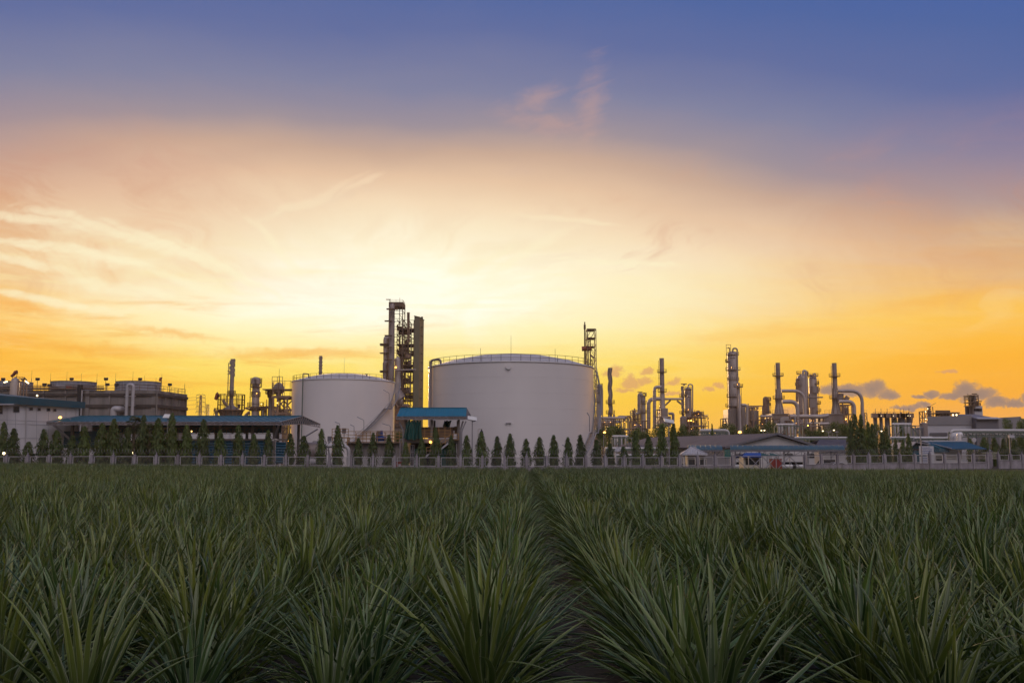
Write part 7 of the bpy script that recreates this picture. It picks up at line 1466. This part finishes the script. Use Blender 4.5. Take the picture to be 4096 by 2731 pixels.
for y_ in (490, 470, 450): fr.box(((a.x + b.x) / 2, 401, W(8, 1, y_, 398).z), (b.x - a.x, 6, .3))
for x in (a.x, b.x, (a.x + b.x) / 2): fr.beam((x, 398, a.z), (x, 398, b.z), .3); fr.tube((x, 401, a.z), (x, 401, b.z), .7)
fr.beam(W(8, 925, 300, 398), W(8, 938, 335, 398), .2); fr.box(W(8, 1035, 303, 398), (2, .5, .4)); fr.box(W(8, 1108, 422, 398), (2, .5, .4)); fr.build('steel_frame', MT['dsteel'], root, smooth=False)
root = thing('lattice_tower', 'slim stepped steel tower with small lights left of the pale hall', 'tower', (W(8, 315, 840, 380).x, 380, 0)); x0, x1, _, z1 = xz(8, 245, 285, 840, 580, 380); clutter(root, x0, x1, 0, z1, 380, 385, 1, 8, 51, 3, 2, 3, w=.3)
m = MB(); k_ = mpp(8, 380); p = W(8, 322, 500, 380); m.lathe(p.x, 381, [(33 * k_, 0), (33 * k_, W(8, 1, 585, 380).z), (20 * k_, W(8, 1, 560, 380).z), (14 * k_, W(8, 1, 505, 380).z), (4 * k_, p.z)], 14); m.build('column', MT['cladd'], root)
m = MB()
for y_ in (510, 545, 580, 620, 650): m.ring(p.x, 381, W(8, 1, y_, 380).z, 34 * k_ if y_ > 570 else 24 * k_, .2, 12, 4)
for s_ in (-1, 1): m.beam((p.x + s_ * 30 * k_, 379, W(8, 1, 650, 380).z), (p.x + s_ * 22 * k_, 379, W(8, 1, 510, 380).z), .25)
m.tube(p, W(8, 284, 450, 380) + Vector((3, 0, 0)), .08, n=5); m.build('rings', MT['dsteel'], root); m = MB(); m.lathe(W(8, 225, 800, 378).x, 378, [(3 * .5, 0), (1.5, W(8, 1, 775, 378).z), (.5, W(8, 1, 760, 378).z)], 10); m.build('small_vessel', MT['cladd'], root)
lit(root, [W(8, 285, 540, 377), W(8, 252, 706, 378), W(8, 250, 762, 378), W(8, 250, 587, 378)], .3, 'lampw')
# blue roofed house
root = thing('blue_roof_house', 'low house with a dark blue hipped roof and white wall, right of the trees', 'house', (W(8, 600, 1370, 186).x, 190, 0)); y0 = 184.0
a, b, c, d_ = W(8, 278, 1062, y0 + 6), W(8, 885, 1068, y0 + 6), W(8, 1240, 1180, y0), W(8, 668, 1184, y0); zr = (a.z + b.z) / 2; ze = d_.z
g0_, g1_ = Vector((W(8, 300, 1080, y0 + 3).x, y0 + 6, zr)), Vector((b.x, y0 + 6, zr))
m = MB(); e_l = W(8, 668, 1184, y0); le = Vector((W(8, 230, 1100, y0 + 12).x, y0 + 13, ze)); fl_ = Vector((e_l.x, y0, ze)); fr_ = Vector((c.x, y0, ze)); br2 = Vector((c.x, y0 + 13, ze))
gl_ = Vector((g0_.x, y0 + 6, zr)); bl_ = Vector((W(8, 260, 1100, y0 + 12).x, y0 + 13, ze))
m.slab([fl_, fr_, g1_, gl_], .15); m.slab([fr_, br2, g1_], .15); m.slab([gl_, g1_, br2, bl_], .15); m.build('roof', MT['tealdark'], root, smooth=False)
m = MB(); m.beam(gl_ + Vector((0, -.1, .05)), fl_ + Vector((0, -.1, .05)), .15); m.beam(gl_ + Vector((0, 0, .08)), g1_ + Vector((0, 0, .08)), .2); m.build('ridge_trim', MT['ltgrey'], root, smooth=False)
x0 = W(8, 318, 1300, y0 + 1).x; m = MB(); m.box(((x0 + c.x - 4) / 2, y0 + 6, ze / 2 - .1), (c.x - 4 - x0, 9, ze - .2)); m.build('wall', MT['wall'], root, smooth=False)
m = MB(); m.wallp([Vector((x0 - .05, y0 + 1.4, ze - .6)), Vector((fl_.x, y0 + .9, ze - .6)), Vector((fl_.x, y0 + .9, ze - .1)), gl_ + Vector((.2, -3.5, -.3)), Vector((x0 - .05, y0 + 1.4, zr - .5))], (0, .2, 0)); m.build('gable_panel', MT['tealdark'], root, smooth=False)
for x_0, x_1, y_0, y_1 in ((425, 512, 1290, 1368),): p, q_ = W(8, x_0, y_1, y0 + 1.4), W(8, x_1, y_0, y0 + 1.4); m = MB(); m.box(((p.x + q_.x) / 2, y0 + 1.45, (p.z + q_.z) / 2), (q_.x - p.x, .12, q_.z - p.z)); m.build('window', MT['glass'], root, smooth=False)
m = MB()
for i in range(4): z = ze - .7 - i * .35; m.box((W(8, 870, 1, y0 + 1).x, y0 + 1.4, z), (13 * .9, .1, .12))
m.build('shutter_slats', MT['cream'], root, smooth=False)
root = thing('blue_roof_house', 'lower dark teal annex with an open front, left of the blue roofed house', 'house', (W(8, 160, 1370, 186).x, 188, 0)); a, b, c = W(8, 60, 1072, 184), W(8, 20, 1110, 184), W(8, 300, 1110, 184); zt_, ze_ = a.z, c.z
m = MB(); xl_ = W(8, -110, 1, 184).x; m.slab([(a.x, 183, zt_), (c.x - .05, 183, ze_), (c.x - .05, 194, ze_), (a.x, 194, zt_)], .15); m.slab([(a.x, 183, zt_), (xl_, 183, ze_ - .8), (xl_, 194, ze_ - .8), (a.x, 194, zt_)], .15); m.build('roof', MT['fan'], root, smooth=False)
m = MB(); m.wallp([(xl_ + .6, 184, 0), (c.x - .3, 184, 0), (c.x - .3, 184, ze_ - .2), (a.x, 184, zt_ - .25), (xl_ + .6, 184, ze_ - 1.1)], (0, 9, 0)); m.build('wall', MT['tealdark'], root, smooth=False)
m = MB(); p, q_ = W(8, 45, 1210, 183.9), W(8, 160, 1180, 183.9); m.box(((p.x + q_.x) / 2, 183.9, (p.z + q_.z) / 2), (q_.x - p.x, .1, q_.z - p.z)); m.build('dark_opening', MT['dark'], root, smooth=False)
p = W(8, 268, 1292, 172); root = thing('notice_board', 'two pale notice boards one above the other behind the fence at right', 'sign', (p.x, 172, 0)); m = MB(); m.beam((p.x, 172.1, 0), (p.x, 172.1, p.z + 1.6), .1); m.build('post', MT['gal'], root)
for dz_ in (-.85, .9): m = MB(); m.box((p.x, 172, p.z + dz_), (2.5, .06, 1.45)); m.build('board', MT['sign'], root, smooth=False)
m = MB(); rr = random.Random(3)
for dz_ in (-.85, .9):
    for j in range(4): m.box((p.x + rr.uniform(-.15, .15), 171.955, p.z + dz_ + .45 - j * .3), (rr.uniform(1.3, 2.0), .02, .08))
m.build('printed_lines', MT['bluetarp'], root, smooth=False)
for k, x0, y0_, x1, y1, Y, lab in ((8, 200, 1370, 158, 812, 170, 'leaning grey utility pole before the blue roofed house'), (8, 1612, 1340, 1600, 985, 178, 'grey lamp pole with a small box head at the right edge'), (6, 1712, 1170, 1712, 1090, 252, 'plain unlit pole right of the double armed lamp'), (8, 1030, 1210, 1030, 1040, 200, 'short pole with a round mirror by the dark columnar trees')):
    p, q_ = W(k, x0, y0_, Y), W(k, x1, y1, Y); root = thing('utility_pole', lab, 'pole', (p.x, Y, 0)); m = MB(); m.tube((p.x, Y, 0), q_, .13, .08, 7); m.build('pole', MT['gal'], root); m = MB()
    if 'mirror' in lab: m.tube(q_, q_ + Vector((0, -.1, 0)), .45, n=14); m.build('mirror', MT['ltgrey'], root)
    elif 'box' in lab: m.box(q_ + Vector((.3, 0, 0)), (.9, .6, .5)); m.build('box_head', MT['ltgrey'], root)
    else: m.beam(q_ - Vector((.5, 0, .3)), q_ + Vector((.5, 0, -.3)), .12); m.ring(q_.x - .3, Y, q_.z - .5, .35, .06, 10, 4); m.build('crossarm', MT['gal'], root)
# paved yard behind the fence
g = MB(); g.box((10, 195, -.03), (250, 100, .03)); setting(g.build('yard', MT['asphalt'], smooth=False))

# ================================================================ pineapple field
def leafmat():
    m = bpy.data.materials.new('pineapple_leaf'); m.use_nodes = True; nt = m.node_tree; N, L = nt.nodes, nt.links; b = N['Principled BSDF']
    at = N.new('ShaderNodeAttribute'); at.attribute_name = 'leaf'; oi = N.new('ShaderNodeObjectInfo'); se = N.new('ShaderNodeSeparateColor'); L.new(at.outputs['Color'], se.inputs[0])
    def mix(f, a, c, mode='MIX'):
        n = N.new('ShaderNodeMix'); n.data_type = 'RGBA'; n.blend_type = mode
        for s_, v in ((n.inputs[0], f), (n.inputs[6], a), (n.inputs[7], c)):
            if hasattr(v, 'is_output'): L.new(v, s_)
            else: s_.default_value = v
        return n.outputs[2]
    base = mix(se.outputs[0], (0.020, 0.048, 0.017, 1), (0.140, 0.190, 0.058, 1))      # each leaf has its own green
    base = mix(1.0, base, mix(oi.outputs['Random'], (0.78, 0.98, 1.2, 1), (1.3, 1.12, 0.8, 1)), 'MULTIPLY')
    mr = N.new('ShaderNodeMapRange'); L.new(se.outputs[1], mr.inputs[0]); mr.inputs[1].default_value = 0.93; mr.inputs[2].default_value = 1.0
    base = mix(mr.outputs[0], base, (0.16, 0.09, 0.04, 1))                             # dry brown tips
    mr2 = N.new('ShaderNodeMapRange'); L.new(se.outputs[2], mr2.inputs[0]); mr2.inputs[1].default_value = 0.74; mr2.inputs[2].default_value = 1.0; mr2.inputs[4].default_value = 0.8
    base = mix(mr2.outputs[0], base, (0.31, 0.34, 0.22, 1))                            # pale margins, edge highlights put into the colour
    L.new(base, b.inputs['Base Color']); b.inputs['Roughness'].default_value = 0.36; b.inputs['Specular IOR Level'].default_value = 0.5
    tr = N.new('ShaderNodeBsdfTranslucent'); L.new(mix(1.0, base, (1.3, 1.6, 0.5, 1), 'MULTIPLY'), tr.inputs[0]); ms = N.new('ShaderNodeMixShader'); ms.inputs[0].default_value = 0.16
    L.new(b.outputs[0], ms.inputs[1]); L.new(tr.outputs[0], ms.inputs[2]); L.new(ms.outputs[0], N['Material Output'].inputs[0]); return m
LM = leafmat()
def pineapple_mesh(seed, nleaf=74, seg=7):
    rr = random.Random(seed); vs, fs, cols = [], [], []
    for i in range(nleaf):
        t = (i + .5) / nleaf                                   # 0 = inner, 1 = outer
        a = i * 2.39996 + rr.uniform(-.35, .35); el = R(84 - 68 * t ** 1.0 + rr.uniform(-11, 11)); L_ = (0.66 + 0.64 * math.sin(math.pi * min(1, .25 + t * .62))) * rr.uniform(.8, 1.15)
        w = rr.uniform(.017, .028); kink = rr.random() < .05; curl = R(rr.uniform(6, 34) + 24 * t) / seg; z = .36 * (1 - t) ** 1.2 + .03; hd = Vector((math.cos(a), math.sin(a), 0)); p = Vector((hd.x * .07, hd.y * .07, z)); e = el; sd_ = Vector((-hd.y, hd.x, 0)); tw = rr.uniform(-.5, .5); yaw = rr.uniform(-.09, .09)
        tone = rr.random(); o = len(vs)
        for j in range(seg + 1):
            u = j / seg; d = hd * math.cos(e) + Vector((0, 0, math.sin(e))); nrm = sd_.cross(d) * -1
            ww = w * (0.75 + 0.5 * min(1, u * 3)) * (1 - u ** 2.2) ** .8 + .0015; ang = tw * u; s2 = sd_ * math.cos(ang) + nrm * math.sin(ang); n2 = nrm * math.cos(ang) - sd_ * math.sin(ang)
            vs += [p - s2 * ww - n2 * (-.35 * ww), p - n2 * .25 * ww, p + s2 * ww - n2 * (-.35 * ww)]; cols += [(tone, u, 1.0), (tone, u, 0.0), (tone, u, 1.0)]
            if j < seg:
                p = p + d * (L_ / seg); e -= curl * (0.4 + 1.2 * u) + (0.4 if kink and j == 3 else 0); hd = Matrix.Rotation(yaw, 3, 'Z') @ hd; sd_ = Vector((-hd.y, hd.x, 0)); q = o + 3 * j
                fs += [(q, q + 1, q + 4, q + 3), (q + 1, q + 2, q + 5, q + 4)]
    me = bpy.data.meshes.new('pineapple_plant'); me.from_pydata([tuple(v) for v in vs], [], fs); me.materials.append(LM); at = me.color_attributes.new('leaf', 'FLOAT_COLOR', 'POINT')
    at.data.foreach_set('color', [c for q in cols for c in (*q, 1.0)]); me.polygons.foreach_set('use_smooth', [True] * len(fs)); return me
PM = [pineapple_mesh(100 + i) for i in range(7)]
ROWA = 52 / FPX; ca, sa = math.cos(ROWA), math.sin(ROWA); rr = random.Random(77); PITCHR = 1.62; FIRST = -0.12
def far_edge(x): return 132 - 12 * sst(-5, 70, x)
plants = []
for ri in range(-70, 72):
    u = -0.28 + ri * PITCHR + (0.10 if ri > 0 else 0.28 if ri < 0 else 0); jit = 0.12 if ri in (0, 1) else 0.34; v = (9.2 if ri == 0 else 8.2) + rr.uniform(0, .6)
    while v < 134:
        uu = u + rr.uniform(-jit, jit); x = uu * ca + v * sa; y = v * ca - uu * sa; v += rr.uniform(.48, .78)
        if y > far_edge(x) + rr.uniform(-.6, .6) or abs(x) > 9 + y * .60: continue
        dist = math.hypot(x, y); s_ = rr.uniform(.74, 1.02)
        plants.append((dist, ri, x, y, s_, rr.uniform(0, 6.28), rr.randrange(7), rr.uniform(-.14, .14), rr.uniform(-.14, .14)))
vis = lambda p: abs(p[2]) < p[3] * .52 + .4
near = sorted([p for p in plants if vis(p)])[:300]; ns = set(id(p) for p in near); rest = [p for p in plants if id(p) not in ns]
NUM = ['nearest', 'second', 'third', 'fourth', 'fifth', 'sixth', 'seventh', 'eighth', 'ninth', 'tenth']
hero = min((p for p in near if p[1] == 0), key=lambda p: p[3])
for p in near:
    dist, ri, x, y, s_, rz, vi, tx, ty = p; o = bpy.data.objects.new('pineapple_plant', PM[vi]); COL.objects.link(o); o.location = (x, y, gz(x, y) - .03); o.scale = (s_,) * 3; o.rotation_euler = (tx, ty, rz)
    if p is hero: o.scale = (1.12,) * 3; lab = 'largest pineapple plant in the centre foreground, left of the dark furrow'
    elif ri == 0: lab = 'spiky green pineapple plant in the row along the left of the dark central furrow'
    elif ri == 1: lab = 'spiky green pineapple plant in the row along the right of the dark central furrow'
    elif ri < 0: lab = 'spiky green pineapple plant in the %s row left of the central furrow row' % (['next', 'second', 'third', 'fourth', 'fifth', 'sixth', 'seventh', 'eighth'] + ['outer'] * 9)[-ri - 1]
    else: lab = 'spiky green pineapple plant in the %s row right of the central furrow row' % (['next', 'second', 'third', 'fourth', 'fifth', 'sixth', 'seventh', 'eighth'] + ['outer'] * 9)[ri - 2]
    tag(o, lab, 'pineapple plant', 'pineapple plants of the foreground rows')
me = bpy.data.meshes.new('pineapple_field'); me.from_pydata([(p[2], p[3], gz(p[2], p[3]) - .03) for p in rest], [], [])
a_r = me.attributes.new('spin', 'FLOAT_VECTOR', 'POINT'); a_r.data.foreach_set('vector', [c for p in rest for c in (p[7], p[8], p[5])])
a_s = me.attributes.new('size', 'FLOAT', 'POINT'); a_s.data.foreach_set('value', [p[4] for p in rest]); a_i = me.attributes.new('kind_index', 'INT', 'POINT'); a_i.data.foreach_set('value', [p[6] % 3 for p in rest])
fo = bpy.data.objects.new('pineapple_field', me); COL.objects.link(fo); fo['kind'] = 'stuff'; fo['label'] = 'dense green rows of pineapple plants running back to the fence'; fo['category'] = 'crop field'
ng = bpy.data.node_groups.new('scatter_plants', 'GeometryNodeTree'); ng.interface.new_socket('Geometry', in_out='INPUT', socket_type='NodeSocketGeometry'); ng.interface.new_socket('Geometry', in_out='OUTPUT', socket_type='NodeSocketGeometry')
gn, gl = ng.nodes, ng.links; gi, go = gn.new('NodeGroupInput'), gn.new('NodeGroupOutput'); jn = gn.new('GeometryNodeJoinGeometry')
src = {}
for o in COL.objects:
    if o.name.startswith('pineapple_plant') and o.data in PM[:3] and o.data.name not in src: src[o.data.name] = o
for o in list(src.values())[::-1]:
    oi = gn.new('GeometryNodeObjectInfo'); oi.inputs['Object'].default_value = o; oi.inputs['As Instance'].default_value = True; oi.transform_space = 'ORIGINAL'; gl.new(oi.outputs['Geometry'], jn.inputs[0])
ip = gn.new('GeometryNodeInstanceOnPoints'); gl.new(gi.outputs[0], ip.inputs['Points']); gl.new(jn.outputs[0], ip.inputs['Instance']); ip.inputs['Pick Instance'].default_value = True
def named(n, t):
    q = gn.new('GeometryNodeInputNamedAttribute'); q.data_type = t; q.inputs[0].default_value = n; return [o for o in q.outputs if o.enabled and o.name == 'Attribute'][0]
gl.new(named('spin', 'FLOAT_VECTOR'), ip.inputs['Rotation']); gl.new(named('size', 'FLOAT'), ip.inputs['Scale']); gl.new(named('kind_index', 'INT'), ip.inputs['Instance Index']); gl.new(ip.outputs[0], go.inputs[0])
md = fo.modifiers.new('scatter', 'NODES'); md.node_group = ng

# ================================================================ warm evening haze over the plant
HZ_DENS = 0.00007
if HZ_DENS:
    m = MB(); m.box((0, 1225, 31.5), (3300, 2800, 67)); ho = m.build('haze', [], None, smooth=False); ho['kind'] = 'stuff'; ho['label'] = 'thin warm evening haze over the whole plant'; ho['category'] = 'haze'
    hm = bpy.data.materials.new('evening_haze'); hm.use_nodes = True; nt = hm.node_tree; nt.nodes.clear(); pv = nt.nodes.new('ShaderNodeVolumePrincipled'); mo_ = nt.nodes.new('ShaderNodeOutputMaterial')
    pv.inputs['Color'].default_value = (1.0, 0.86, 0.74, 1); pv.inputs['Density'].default_value = HZ_DENS; pv.inputs['Anisotropy'].default_value = 0.45; nt.links.new(pv.outputs[0], mo_.inputs['Volume']); ho.data.materials.append(hm)
